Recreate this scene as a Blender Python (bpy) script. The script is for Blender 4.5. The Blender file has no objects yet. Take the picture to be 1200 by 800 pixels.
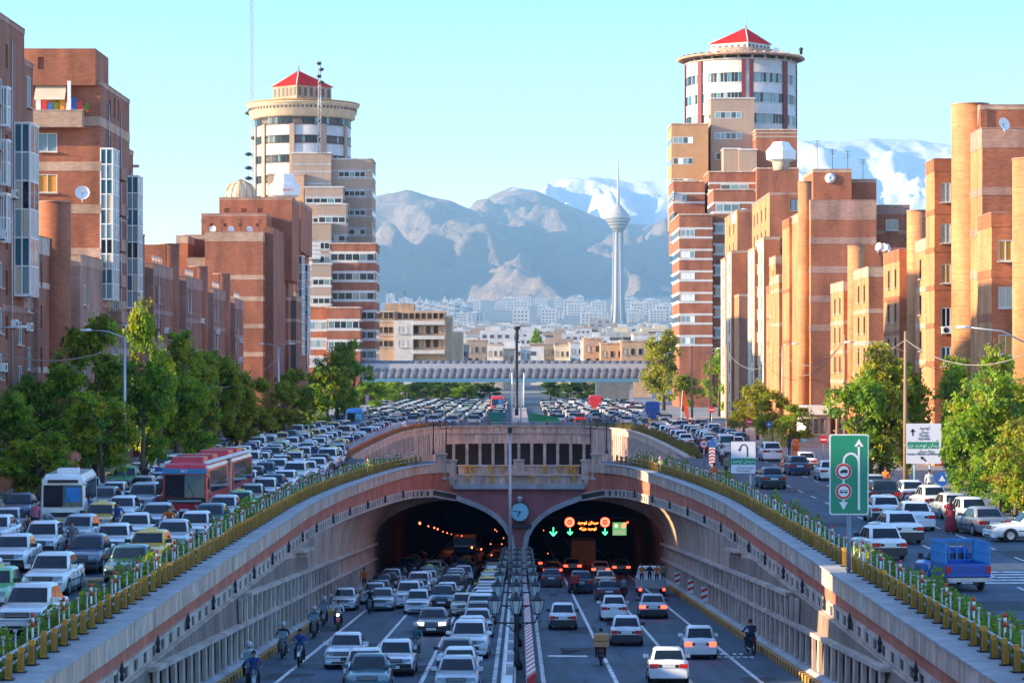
import bpy, bmesh, math, random
from mathutils import Vector, Matrix, noise
R = math.radians
rnd = random.Random(7)
C = bpy.context.scene.collection
SC = bpy.context.scene

# ------------------------------------------------------------------ camera, sky, sun
HAZE = 6.2e-5
FPX = 3000.0                      # focal length in pixels of a 1200 px wide frame
CAMZ = 8.2
cam = bpy.data.objects.new('camera', bpy.data.cameras.new('camera'))
C.objects.link(cam); SC.camera = cam
cam.location = (0, 0, CAMZ); cam.rotation_euler = (R(90), 0, 0)
cam.data.sensor_width = 36; cam.data.lens = 36 * FPX / 1200
cam.data.shift_x = -8 / 1200; cam.data.shift_y = 30 / 1200
cam.data.clip_start = 1; cam.data.clip_end = 60000

SUN_EL, SUN_AZ = 14.0, 11.0       # elevation; degrees south of due left
world = bpy.data.worlds.new('World'); SC.world = world; world.use_nodes = True
wn = world.node_tree; bg = wn.nodes['Background']
sky = wn.nodes.new('ShaderNodeTexSky'); sky.sky_type = 'NISHITA'; sky.sun_disc = False
sky.sun_elevation = R(SUN_EL); sky.sun_rotation = R(270 - SUN_AZ); sky.air_density = 1.0; sky.dust_density = 0.35; sky.ozone_density = 2.0
tint = wn.nodes.new('ShaderNodeMix'); tint.data_type = 'RGBA'; tint.blend_type = 'MULTIPLY'
tint.inputs[0].default_value = 1.0
tco = wn.nodes.new('ShaderNodeTexCoord'); sxyz = wn.nodes.new('ShaderNodeSeparateXYZ'); wn.links.new(tco.outputs['Generated'], sxyz.inputs[0])
rmp = wn.nodes.new('ShaderNodeMapRange'); rmp.inputs[1].default_value = 0.045; rmp.inputs[2].default_value = 0.185; wn.links.new(sxyz.outputs[2], rmp.inputs[0])
grd = wn.nodes.new('ShaderNodeMix'); grd.data_type = 'RGBA'; grd.inputs[6].default_value = (1.70, 1.38, 1.42, 1); grd.inputs[7].default_value = (0.25, 0.96, 1.38, 1)
rm2 = wn.nodes.new('ShaderNodeMapRange'); rm2.inputs[1].default_value = 0.17; rm2.inputs[2].default_value = 0.6; wn.links.new(sxyz.outputs[2], rm2.inputs[0])
gr2 = wn.nodes.new('ShaderNodeMix'); gr2.data_type = 'RGBA'; gr2.inputs[7].default_value = (1.12, 1.12, 1.42, 1)
wn.links.new(rmp.outputs[0], grd.inputs[0]); wn.links.new(grd.outputs[2], gr2.inputs[6]); wn.links.new(rm2.outputs[0], gr2.inputs[0]); wn.links.new(gr2.outputs[2], tint.inputs[7])
wn.links.new(sky.outputs[0], tint.inputs[6]); wn.links.new(tint.outputs[2], bg.inputs[0])
bg.inputs[1].default_value = 0.125
sl = bpy.data.lights.new('sun', 'SUN'); sl.energy = 4.4; sl.angle = R(0.6); sl.color = (1.0, 0.78, 0.48)
sun = bpy.data.objects.new('sun', sl); C.objects.link(sun)
to_sun = Vector((-math.cos(R(SUN_AZ)) * math.cos(R(SUN_EL)), -math.sin(R(SUN_AZ)) * math.cos(R(SUN_EL)), math.sin(R(SUN_EL))))
sun.rotation_euler = to_sun.to_track_quat('Z', 'Y').to_euler()
SC.view_settings.view_transform = 'Standard'; SC.view_settings.look = 'None'
SC.view_settings.exposure = 1.6; SC.view_settings.gamma = 1
SC.cycles.max_bounces = 6; SC.cycles.diffuse_bounces = 4; SC.cycles.glossy_bounces = 3
SC.cycles.transmission_bounces = 4; SC.cycles.volume_bounces = 0
SC.cycles.sample_clamp_indirect = 6

# ------------------------------------------------------------------ materials
MT = {}
def mat(name, col, rough=0.8, amt=0.0, scale=1.0, stretch=(1, 1, 1), metal=0.0, emit=None, stain=0.0, bump=0.0, spec=None, col2=None, coat=0.0):
    if name in MT: return MT[name]
    m = bpy.data.materials.new(name); m.use_nodes = True; nt = m.node_tree
    b = nt.nodes['Principled BSDF']
    b.inputs['Base Color'].default_value = (*col, 1); b.inputs['Roughness'].default_value = rough
    b.inputs['Metallic'].default_value = metal
    if spec is not None: b.inputs['Specular IOR Level'].default_value = spec
    if coat: b.inputs['Coat Weight'].default_value = coat; b.inputs['Coat Roughness'].default_value = 0.08
    if emit:
        b.inputs['Emission Color'].default_value = (*emit[:3], 1); b.inputs['Emission Strength'].default_value = emit[3]
    if amt or stain or bump:
        g = nt.nodes.new('ShaderNodeNewGeometry'); mp = nt.nodes.new('ShaderNodeMapping')
        mp.inputs['Scale'].default_value = stretch
        nt.links.new(g.outputs['Position'], mp.inputs[0])
        n = nt.nodes.new('ShaderNodeTexNoise'); n.inputs['Scale'].default_value = scale; n.inputs['Detail'].default_value = 4
        nt.links.new(mp.outputs[0], n.inputs[0])
        mr = nt.nodes.new('ShaderNodeMapRange'); mr.inputs[1].default_value = 0.3; mr.inputs[2].default_value = 0.7
        mr.inputs[3].default_value = 1 - amt; mr.inputs[4].default_value = 1 + amt
        nt.links.new(n.outputs[0], mr.inputs[0])
        mx = nt.nodes.new('ShaderNodeMix'); mx.data_type = 'RGBA'; mx.blend_type = 'MULTIPLY'; mx.inputs[0].default_value = 1
        mx.inputs[6].default_value = (*col, 1)
        if col2:
            cm = nt.nodes.new('ShaderNodeMix'); cm.data_type = 'RGBA'
            cm.inputs[6].default_value = (*col, 1); cm.inputs[7].default_value = (*col2, 1)
            nt.links.new(n.outputs[0], cm.inputs[0]); nt.links.new(cm.outputs[2], mx.inputs[6])
        last = mr.outputs[0]
        if stain:
            n2 = nt.nodes.new('ShaderNodeTexNoise'); n2.inputs['Scale'].default_value = 0.35; n2.inputs['Detail'].default_value = 6
            mp2 = nt.nodes.new('ShaderNodeMapping'); mp2.inputs['Scale'].default_value = (1.6, 1.6, 0.5)
            nt.links.new(g.outputs['Position'], mp2.inputs[0]); nt.links.new(mp2.outputs[0], n2.inputs[0])
            m2 = nt.nodes.new('ShaderNodeMapRange'); m2.inputs[1].default_value = 0.3; m2.inputs[2].default_value = 0.7
            m2.inputs[3].default_value = 1 - stain; m2.inputs[4].default_value = 1 + stain * .6
            nt.links.new(n2.outputs[0], m2.inputs[0])
            mm = nt.nodes.new('ShaderNodeMath'); mm.operation = 'MULTIPLY'
            nt.links.new(last, mm.inputs[0]); nt.links.new(m2.outputs[0], mm.inputs[1]); last = mm.outputs[0]
        nt.links.new(last, mx.inputs[7]); nt.links.new(mx.outputs[2], b.inputs['Base Color'])
        if bump:
            bp = nt.nodes.new('ShaderNodeBump'); bp.inputs['Strength'].default_value = bump; bp.inputs['Distance'].default_value = 0.05
            nt.links.new(n.outputs[0], bp.inputs['Height']); nt.links.new(bp.outputs[0], b.inputs['Normal'])
    MT[name] = m; return m

def brick(name, col):
    """brick courses: streaky rows with pale joints and blotches of darker bricks"""
    if name in MT: return MT[name]
    m = mat(name, col, 0.9, amt=0.13, scale=2.2, stretch=(0.9, 0.9, 5.5), stain=0.38, bump=0.4)
    nt = m.node_tree; b = nt.nodes['Principled BSDF']
    src = b.inputs['Base Color'].links[0].from_socket
    g = nt.nodes.new('ShaderNodeNewGeometry'); sx = nt.nodes.new('ShaderNodeSeparateXYZ'); nt.links.new(g.outputs['Position'], sx.inputs[0])
    ad = nt.nodes.new('ShaderNodeMath'); ad.operation = 'ADD'; nt.links.new(sx.outputs[0], ad.inputs[0]); nt.links.new(sx.outputs[1], ad.inputs[1])
    cb = nt.nodes.new('ShaderNodeCombineXYZ'); nt.links.new(ad.outputs[0], cb.inputs[0]); nt.links.new(sx.outputs[2], cb.inputs[1])
    br = nt.nodes.new('ShaderNodeTexBrick'); br.inputs['Scale'].default_value = 1.0
    br.inputs['Brick Width'].default_value = 0.42; br.inputs['Row Height'].default_value = 0.15; br.inputs['Mortar Size'].default_value = 0.012
    br.inputs['Color1'].default_value = (0.72, 0.68, 0.68, 1); br.inputs['Color2'].default_value = (1.18, 1.16, 1.14, 1); br.inputs['Mortar'].default_value = (1.1, 1.15, 1.2, 1)
    nt.links.new(cb.outputs[0], br.inputs[0])
    mx = nt.nodes.new('ShaderNodeMix'); mx.data_type = 'RGBA'; mx.blend_type = 'MULTIPLY'; mx.inputs[0].default_value = 0.5
    nt.links.new(src, mx.inputs[6]); nt.links.new(br.outputs['Color'], mx.inputs[7]); nt.links.new(mx.outputs[2], b.inputs['Base Color'])
    return m

brickR = brick('red_brick', (0.33, 0.115, 0.062)); brickP = brick('shaded_face_brick', (0.29, 0.12, 0.075))  # plum: shade of the left street faces put into the colour
brickO = brick('orange_brick', (0.40, 0.12, 0.05)); brickT = brick('tan_brick', (0.47, 0.31, 0.22)); brickL = brick('sunlit_face_brick', (0.53, 0.225, 0.095))  # buff: sunlight on the right row's west faces put into the colour
brickB = brick('brown_brick', (0.38, 0.22, 0.17))
conc = mat('concrete', (0.54, 0.42, 0.35), 0.85, 0.24, 1.3, (1, 1, 1), stain=0.28, bump=0.3)
concP = mat('pink_concrete', (0.56, 0.40, 0.31), 0.85, 0.3, 1.1, (2.2, 2.2, 0.5), stain=0.35, bump=0.3)
concG = mat('grey_concrete', (0.38, 0.38, 0.38), 0.85, 0.15, 2.0, stain=0.25, bump=0.2)
redband = mat('red_stone', (0.52, 0.15, 0.09), 0.8, 0.18, 1.5, (2, 2, .6), stain=0.3)
plaque = mat('plum_render', (0.33, 0.12, 0.12), 0.8, 0.12, 1.5, stain=0.2)
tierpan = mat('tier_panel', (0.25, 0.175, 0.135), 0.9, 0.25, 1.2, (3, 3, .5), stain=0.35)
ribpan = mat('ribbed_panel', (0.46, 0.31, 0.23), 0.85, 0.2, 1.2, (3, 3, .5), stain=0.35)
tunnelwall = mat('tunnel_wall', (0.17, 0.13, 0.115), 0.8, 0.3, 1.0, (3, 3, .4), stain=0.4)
asph = mat('asphalt', (0.032, 0.062, 0.098), 0.72, 0.38, 0.9, (1.9, .08, 1), stain=0.35, bump=0.1)
asph2 = mat('street_asphalt', (0.040, 0.072, 0.110), 0.78, 0.34, 0.8, (1.5, .10, 1), stain=0.35, bump=0.1)
paintW = mat('road_paint', (0.72, 0.72, 0.70), 0.7, 0.12, 3)
pave = mat('pavement', (0.27, 0.245, 0.23), 0.9, 0.15, 2, stain=.2)
def worn(m, under, thr=.55):
    nt = m.node_tree; b = nt.nodes['Principled BSDF']; src = b.inputs['Base Color'].links[0].from_socket
    g = nt.nodes.new('ShaderNodeNewGeometry'); n = nt.nodes.new('ShaderNodeTexNoise'); n.inputs['Scale'].default_value = 2.3; n.inputs['Detail'].default_value = 8; n.inputs['Roughness'].default_value = .7
    nt.links.new(g.outputs['Position'], n.inputs[0]); mr = nt.nodes.new('ShaderNodeMapRange'); mr.inputs[1].default_value = thr - .04; mr.inputs[2].default_value = thr + .08; nt.links.new(n.outputs[0], mr.inputs[0])
    mx = nt.nodes.new('ShaderNodeMix'); mx.data_type = 'RGBA'; mx.inputs[7].default_value = (*under, 1); nt.links.new(mr.outputs[0], mx.inputs[0]); nt.links.new(src, mx.inputs[6]); nt.links.new(mx.outputs[2], b.inputs['Base Color'])
worn(paintW, (.06, .08, .1))
soil = mat('soil', (0.10, 0.07, 0.05), 1, 0.3, 2)
yel = mat('yellow_paint', (0.60, 0.28, 0.025), 0.6, 0.25, 3, stain=.15); blk = mat('black_paint', (0.02, 0.02, 0.022), 0.5)
orangeP = mat('orange_paint', (0.72, 0.17, 0.03), 0.6, 0.15, 3)
wht = mat('white_paint', (0.78, 0.78, 0.76), 0.5, 0.05, 3); redP = mat('red_paint', (0.62, 0.03, 0.03), 0.45)
steel = mat('galvanised_steel', (0.45, 0.46, 0.48), 0.45, 0.1, 3, metal=0.6); dsteel = mat('dark_iron', (0.035, 0.04, 0.045), 0.5, metal=.4)
glassD = mat('dark_glass', (0.018, 0.03, 0.045), 0.06, spec=0.9); glassB = mat('blue_glass', (0.035, 0.13, 0.18), 0.08, spec=0.8)
glassL = mat('pale_glass', (0.20, 0.30, 0.34), 0.25); curtain = mat('curtain', (0.52, 0.46, 0.36), 0.7)
amberP = mat('amber_blind', (0.62, 0.26, 0.03), 0.6)
metalroof = mat('bridge_shell', (0.13, 0.14, 0.175), 0.5, 0.08, 2); blueG = mat('blue_girder', (0.08, 0.22, 0.34), 0.5)
cream = mat('cream_render', (0.62, 0.50, 0.36), 0.85, 0.08, 1, stain=.15); whiteR = mat('white_render', (0.58, 0.55, 0.53), 0.8, 0.06, 1, stain=.12)
beige = mat('beige_cladding', (0.37, 0.265, 0.20), 0.8, 0.06, 1, (1, 1, 3), stain=.1); peach = mat('peach_render', (0.54, 0.34, 0.21), 0.85, 0.08, 1, stain=.15)
tileR = mat('red_roof_sheet', (0.62, 0.018, 0.02), 0.9, 0.08, 1, spec=0.1)
tglass = mat('tower_glass', (0.016, 0.024, 0.035), 0.2, spec=0.25)
grn = mat('sign_green', (0.01, 0.25, 0.13), 0.5); blu = mat('sign_blue', (0.02, 0.13, 0.5), 0.5)
bark = mat('bark', (0.12, 0.085, 0.06), 0.95, 0.3, 3, (1, 1, .3)); wood = mat('weathered_pole', (0.27, 0.17, 0.11), 0.9, 0.2, 3, (3, 3, .2))
tyre = mat('tyre', (0.018, 0.018, 0.02), 0.85); rim = mat('wheel_rim', (0.4, 0.4, 0.42), 0.35, metal=0.7); rimG = mat('steel_rim', (0.17, 0.17, 0.18), 0.5, metal=.5)
trim = mat('black_trim', (0.03, 0.031, 0.034), 0.55); carglass = mat('car_glass', (0.008, 0.018, 0.028), 0.06, spec=0.55)
lampW = mat('headlamp', (0.22, 0.27, 0.30), 0.12, spec=1); lampR = mat('tail_lamp', (0.55, 0.02, 0.015), 0.2); plateM = mat('plate_white', (0.75, 0.75, 0.72), 0.5)
plateY = mat('plate_yellow', (0.78, 0.5, 0.04), 0.5)
skin = mat('skin', (0.42, 0.24, 0.16), 0.6); hairM = mat('dark_hair', (0.02, 0.015, 0.012), 0.8)

def leafmat(name, col, tr):
    m = bpy.data.materials.new(name); m.use_nodes = True; nt = m.node_tree
    b = nt.nodes['Principled BSDF']; b.inputs['Roughness'].default_value = 0.55; b.inputs['Base Color'].default_value = (*col, 1)
    g = nt.nodes.new('ShaderNodeNewGeometry'); n = nt.nodes.new('ShaderNodeTexNoise'); n.inputs['Scale'].default_value = 1.1; n.inputs['Detail'].default_value = 2
    nt.links.new(g.outputs['Position'], n.inputs[0])
    cr = nt.nodes.new('ShaderNodeMix'); cr.data_type = 'RGBA'; cr.inputs[6].default_value = (col[0] * .55, col[1] * .6, col[2] * .7, 1); cr.inputs[7].default_value = (col[0] * 1.5, col[1] * 1.4, col[2] * 1.2, 1)
    nt.links.new(n.outputs[0], cr.inputs[0]); nt.links.new(cr.outputs[2], b.inputs['Base Color'])
    t = nt.nodes.new('ShaderNodeBsdfTranslucent'); t.inputs[0].default_value = (*tr, 1)
    ms = nt.nodes.new('ShaderNodeMixShader'); ms.inputs[0].default_value = 0.45
    out = nt.nodes['Material Output']
    nt.links.new(b.outputs[0], ms.inputs[1]); nt.links.new(t.outputs[0], ms.inputs[2]); nt.links.new(ms.outputs[0], out.inputs[0])
    MT[name] = m; return m
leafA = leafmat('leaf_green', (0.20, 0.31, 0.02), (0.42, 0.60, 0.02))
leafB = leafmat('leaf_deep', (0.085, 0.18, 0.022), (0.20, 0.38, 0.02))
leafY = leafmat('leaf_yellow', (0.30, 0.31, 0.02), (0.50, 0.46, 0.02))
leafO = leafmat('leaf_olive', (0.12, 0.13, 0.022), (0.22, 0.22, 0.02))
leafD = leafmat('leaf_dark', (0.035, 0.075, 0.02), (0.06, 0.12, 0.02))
flower = leafmat('flower_yellow', (0.55, 0.42, 0.02), (0.6, 0.5, 0.02))

# ------------------------------------------------------------------ helpers
class MB:
    """collects shapes and links them as one mesh object"""
    def __init__(s): s.v = []; s.f = []; s.m = []; s.mats = []; s.sm = []
    def mi(s, m):
        if m not in s.mats: s.mats.append(m)
        return s.mats.index(m)
    def add(s, vs, fs, m, smooth=False):
        o = len(s.v); s.v += [tuple(v) for v in vs]; i = s.mi(m)
        for f in fs: s.f.append(tuple(o + k for k in f)); s.m.append(i); s.sm.append(smooth)
        return s
    def box(s, x0, x1, y0, y1, z0, z1, m):
        return s.add([(x0, y0, z0), (x1, y0, z0), (x1, y1, z0), (x0, y1, z0), (x0, y0, z1), (x1, y0, z1), (x1, y1, z1), (x0, y1, z1)],
                     [(0, 3, 2, 1), (4, 5, 6, 7), (0, 1, 5, 4), (1, 2, 6, 5), (2, 3, 7, 6), (3, 0, 4, 7)], m)
    def quad(s, a, b, c, d, m): return s.add([a, b, c, d], [(0, 1, 2, 3)], m)
    def poly(s, pts, m): return s.add(pts, [tuple(range(len(pts)))], m)
    def prism(s, pts, z0, z1, m):
        n = len(pts); vs = [(x, y, z0) for x, y in pts] + [(x, y, z1) for x, y in pts]
        return s.add(vs, [tuple(range(n - 1, -1, -1)), tuple(range(n, 2 * n))] + [(i, (i + 1) % n, n + (i + 1) % n, n + i) for i in range(n)], m)
    def rings(s, rs, m, cap=True, close=True, smooth=False):
        n = len(rs[0]); vs = [p for r in rs for p in r]; fs = []
        for k in range(len(rs) - 1):
            for i in range(n if close else n - 1):
                j = (i + 1) % n; fs.append((k * n + i, k * n + j, (k + 1) * n + j, (k + 1) * n + i))
        if cap: fs += [tuple(range(n - 1, -1, -1)), tuple(range((len(rs) - 1) * n, len(rs) * n))]
        return s.add(vs, fs, m, smooth)
    def lathe(s, prof, m, n=12, c=(0, 0, 0), smooth=True):
        return s.rings([[(c[0] + r * math.cos(2 * math.pi * i / n), c[1] + r * math.sin(2 * math.pi * i / n), c[2] + z) for i in range(n)] for r, z in prof], m, smooth=smooth)
    def tube(s, pts, rad, m, n=6, smooth=True):
        rs = []; pts = [Vector(p) for p in pts]
        for i, p in enumerate(pts):
            d = (pts[min(i + 1, len(pts) - 1)] - pts[max(i - 1, 0)]).normalized()
            u = d.cross(Vector((0, 0, 1))) if abs(d.z) < 0.95 else d.cross(Vector((1, 0, 0)))
            u.normalize(); w = d.cross(u); r = rad[i] if isinstance(rad, (list, tuple)) else rad
            rs.append([p + u * r * math.cos(2 * math.pi * k / n) + w * r * math.sin(2 * math.pi * k / n) for k in range(n)])
        return s.rings(rs, m, smooth=smooth)
    def mesh(s, name):
        me = bpy.data.meshes.new(name); me.from_pydata(s.v, [], s.f)
        for m in s.mats: me.materials.append(m)
        me.polygons.foreach_set('material_index', s.m); me.polygons.foreach_set('use_smooth', s.sm)
        bm = bmesh.new(); bm.from_mesh(me); bmesh.ops.recalc_face_normals(bm, faces=bm.faces); bm.to_mesh(me); bm.free()
        return me
    def obj(s, name, parent=None, loc=None, rz=0):
        return link(name, s.mesh(name), parent, loc, rz)
def link(name, me, parent=None, loc=None, rz=0):
    o = bpy.data.objects.new(name, me); C.objects.link(o)
    if parent: o.parent = parent
    if loc: o.location = loc
    if rz: o.rotation_euler[2] = rz
    return o
def tag(o, label=None, cat=None, group=None, kind=None):
    if label: o['label'] = label
    if cat: o['category'] = cat
    if group: o['group'] = group
    if kind: o['kind'] = kind
    return o
def thing(name, label, cat, loc=(0, 0, 0), rz=0, group=None):
    o = bpy.data.objects.new(name, None); C.objects.link(o); o.location = loc; o.rotation_euler[2] = rz
    return tag(o, label, cat, group)
def struct(o): o['kind'] = 'structure'; return o
def dup(root, loc, rz=0, label=None, group=None, scale=None):
    r = root.copy(); C.objects.link(r); r.location = loc; r.rotation_euler[2] = rz
    if scale: r.scale = scale
    if label: r['label'] = label
    if group: r['group'] = group
    for ch in list(root.children):
        c = ch.copy(); C.objects.link(c); c.parent = r
        for g in list(ch.children):
            d = g.copy(); C.objects.link(d); d.parent = c
    return r
ONES = ['', 'first', 'second', 'third', 'fourth', 'fifth', 'sixth', 'seventh', 'eighth', 'ninth', 'tenth', 'eleventh', 'twelfth', 'thirteenth', 'fourteenth', 'fifteenth', 'sixteenth', 'seventeenth', 'eighteenth', 'nineteenth']
TENS = {2: 'twent', 3: 'thirt', 4: 'fort', 5: 'fift', 6: 'sixt', 7: 'sevent'}
def nth(n):
    if n < 20: return ONES[n]
    t, u = divmod(n, 10)
    return TENS[t] + ('ieth' if u == 0 else 'y-' + ONES[u])
def PX(px, Y): return (px - 608) * Y / FPX
def PZ(py, Y): return CAMZ + (430 - py) * Y / FPX
def at(px, py, Y): return (PX(px, Y), Y, PZ(py, Y))
def zr(Y): return 0.3 - 0.0467 * Y          # the descending carriageways
def lerp(tab, x):
    if x <= tab[0][0]: return tab[0][1]
    for (a, b), (c, d) in zip(tab, tab[1:]):
        if x <= c: return b + (d - b) * (x - a) / (c - a)
    return tab[-1][1]
def text(s, size, m, parent, loc, rot=(R(90), 0, 0), name='lettering', ext=0.004):
    cu = bpy.data.curves.new(name, 'FONT'); cu.body = s; cu.size = size; cu.extrude = ext; cu.align_x = 'CENTER'; cu.align_y = 'CENTER'
    cu.materials.append(m); cu.resolution_u = 2
    t = bpy.data.objects.new('tmp', cu); C.objects.link(t); bpy.context.view_layer.update()
    me = bpy.data.meshes.new_from_object(t.evaluated_get(bpy.context.evaluated_depsgraph_get())); bpy.data.objects.remove(t)
    o = link(name, me, parent, loc); o.rotation_euler = rot; return o
# ------------------------------------------------------------------ the trench, portal and streets
EDGE = [(40, 12.6), (150, 12.6), (160, 12.45), (168, 12.15), (176, 11.8), (184, 11.3), (192, 10.75), (201, 10.0), (206, 9.5), (211, 8.85), (214, 8.2), (216.5, 7.2), (218, 5.4)]
ZM = [(40, -1.75), (97, -1.78), (159, -2.02), (184, -2.2), (201, -2.36), (211, -2.5), (216.5, -2.68), (218, -3.1)]
def edge(Y): return lerp(EDGE, Y)
def zm(Y): return lerp(ZM, Y)
YS = [40 + 2.5 * k for k in range(45)] + [153, 156, 159, 162, 165, 168, 171, 174, 177, 180, 183, 186, 189, 192, 195, 198, 201, 204, 206, 208, 209.5, 211, 212.5, 214, 215.3, 216.5, 217.3, 218]
HOLE = [(15.2, 230), (15.35, 252), (15.3, 275), (15.1, 300), (14.6, 320), (13.6, 334), (12, 343), (10, 348.5), (7.5, 351.5), (4, 353), (0, 353.4)]

mb = MB(); mb.quad((-12.2, 20, zr(20)), (12.2, 20, zr(20)), (12.2, 430, zr(430)), (-12.2, 430, zr(430)), asph)
struct(mb.obj('underpass_road'))
mb = MB()
for s in (-1, 1):
    for x in (1.0, 3.95, 6.95, 9.8):
        w = 0.09
        mb.quad((s * x - w, 30, zr(30) + .006), (s * x + w, 30, zr(30) + .006), (s * x + w, 400, zr(400) + .006), (s * x - w, 400, zr(400) + .006), paintW)
z = lambda y: zr(y) + .006
mb.quad((1.35, 119.0, z(119.0)), (3.2, 119, z(119)), (3.2, 120.2, z(120.2)), (1.35, 120.2, z(120.2)), paintW)
for k in range(7):  # worn lettering painted on the shoulder
    mb.quad((8.9 + k * .3, 118.5 + .1 * (k % 2), z(118.5)), (9.1 + k * .3, 118.5, z(118.5)), (9.12 + k * .3, 119.3, z(119.3)), (8.92 + k * .3, 119.2, z(119.2)), paintW)
    if k % 3: mb.quad((8.9 + k * .3, 120.5, z(120.5)), (9.08 + k * .3, 120.5, z(120.5)), (9.1 + k * .3, 121.6, z(121.6)), (8.92 + k * .3, 121.5, z(121.5)), paintW)
struct(mb.obj('lane_markings'))
mb = MB(); r5 = random.Random(9); pat = mat('asphalt_patch', (0.020, 0.030, 0.042), .85, .2, 3); pat2 = mat('pale_patch', (0.055, 0.075, 0.10), .85, .2, 3)
for k in range(34):
    x = r5.choice((-1, 1)) * r5.uniform(1.6, 10.8); y = r5.uniform(92, 210); w = r5.uniform(.3, 1.1); l = r5.uniform(1.2, 7)
    mb.quad((x - w, y, zr(y) + .003), (x + w, y + r5.uniform(-.3, .3), zr(y) + .003), (x + w, y + l, zr(y + l) + .003), (x - w, y + l, zr(y + l) + .003), pat if k % 3 else pat2)
for k in range(16):
    x = r5.choice((-1, 1)) * r5.uniform(1.6, 10.8); y = r5.uniform(92, 180)
    for q in range(6):
        x2 = x + r5.uniform(-.25, .25); y2 = y + r5.uniform(1.2, 2.5); mb.quad((x - .03, y, zr(y) + .0045), (x + .03, y, zr(y) + .0045), (x2 + .03, y2, zr(y2) + .0045), (x2 - .03, y2, zr(y2) + .0045), pat); x, y = x2, y2
struct(mb.obj('road_patches'))

# vault profile of the left tube (x, z at Y = 218); mirrored for the right one
VP = [(-12.2, -9.9), (-12.25, -7.6), (-12.15, -6.2), (-11.8, -5.0), (-11.1, -4.0), (-10.1, -3.25), (-8.9, -2.8), (-7.6, -2.62), (-6.4, -2.75), (-5.4, -3.1), (-4.0, -3.62), (-2.9, -4.1), (-2.0, -4.7), (-1.35, -5.4), (-.9, -6.2), (-.7, -7.2), (-.65, -10.0)]
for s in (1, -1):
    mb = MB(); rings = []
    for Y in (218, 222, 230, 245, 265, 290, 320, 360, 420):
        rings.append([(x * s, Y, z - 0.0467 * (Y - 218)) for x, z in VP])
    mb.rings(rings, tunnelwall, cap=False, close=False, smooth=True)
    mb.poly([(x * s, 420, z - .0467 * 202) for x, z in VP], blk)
    cp = VP[:10]; mb.rings([[(x * s, 218.02, z) for x, z in cp], [((-6.4 + (x + 6.4) * 1.3) * s, 218.02, (-7 + (z + 7) * 1.22)) for x, z in cp]], tunnelwall, cap=False, close=False)  # collar added to block sun leaking past the vault mouth
    struct(mb.obj('tunnel_vault'))

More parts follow.
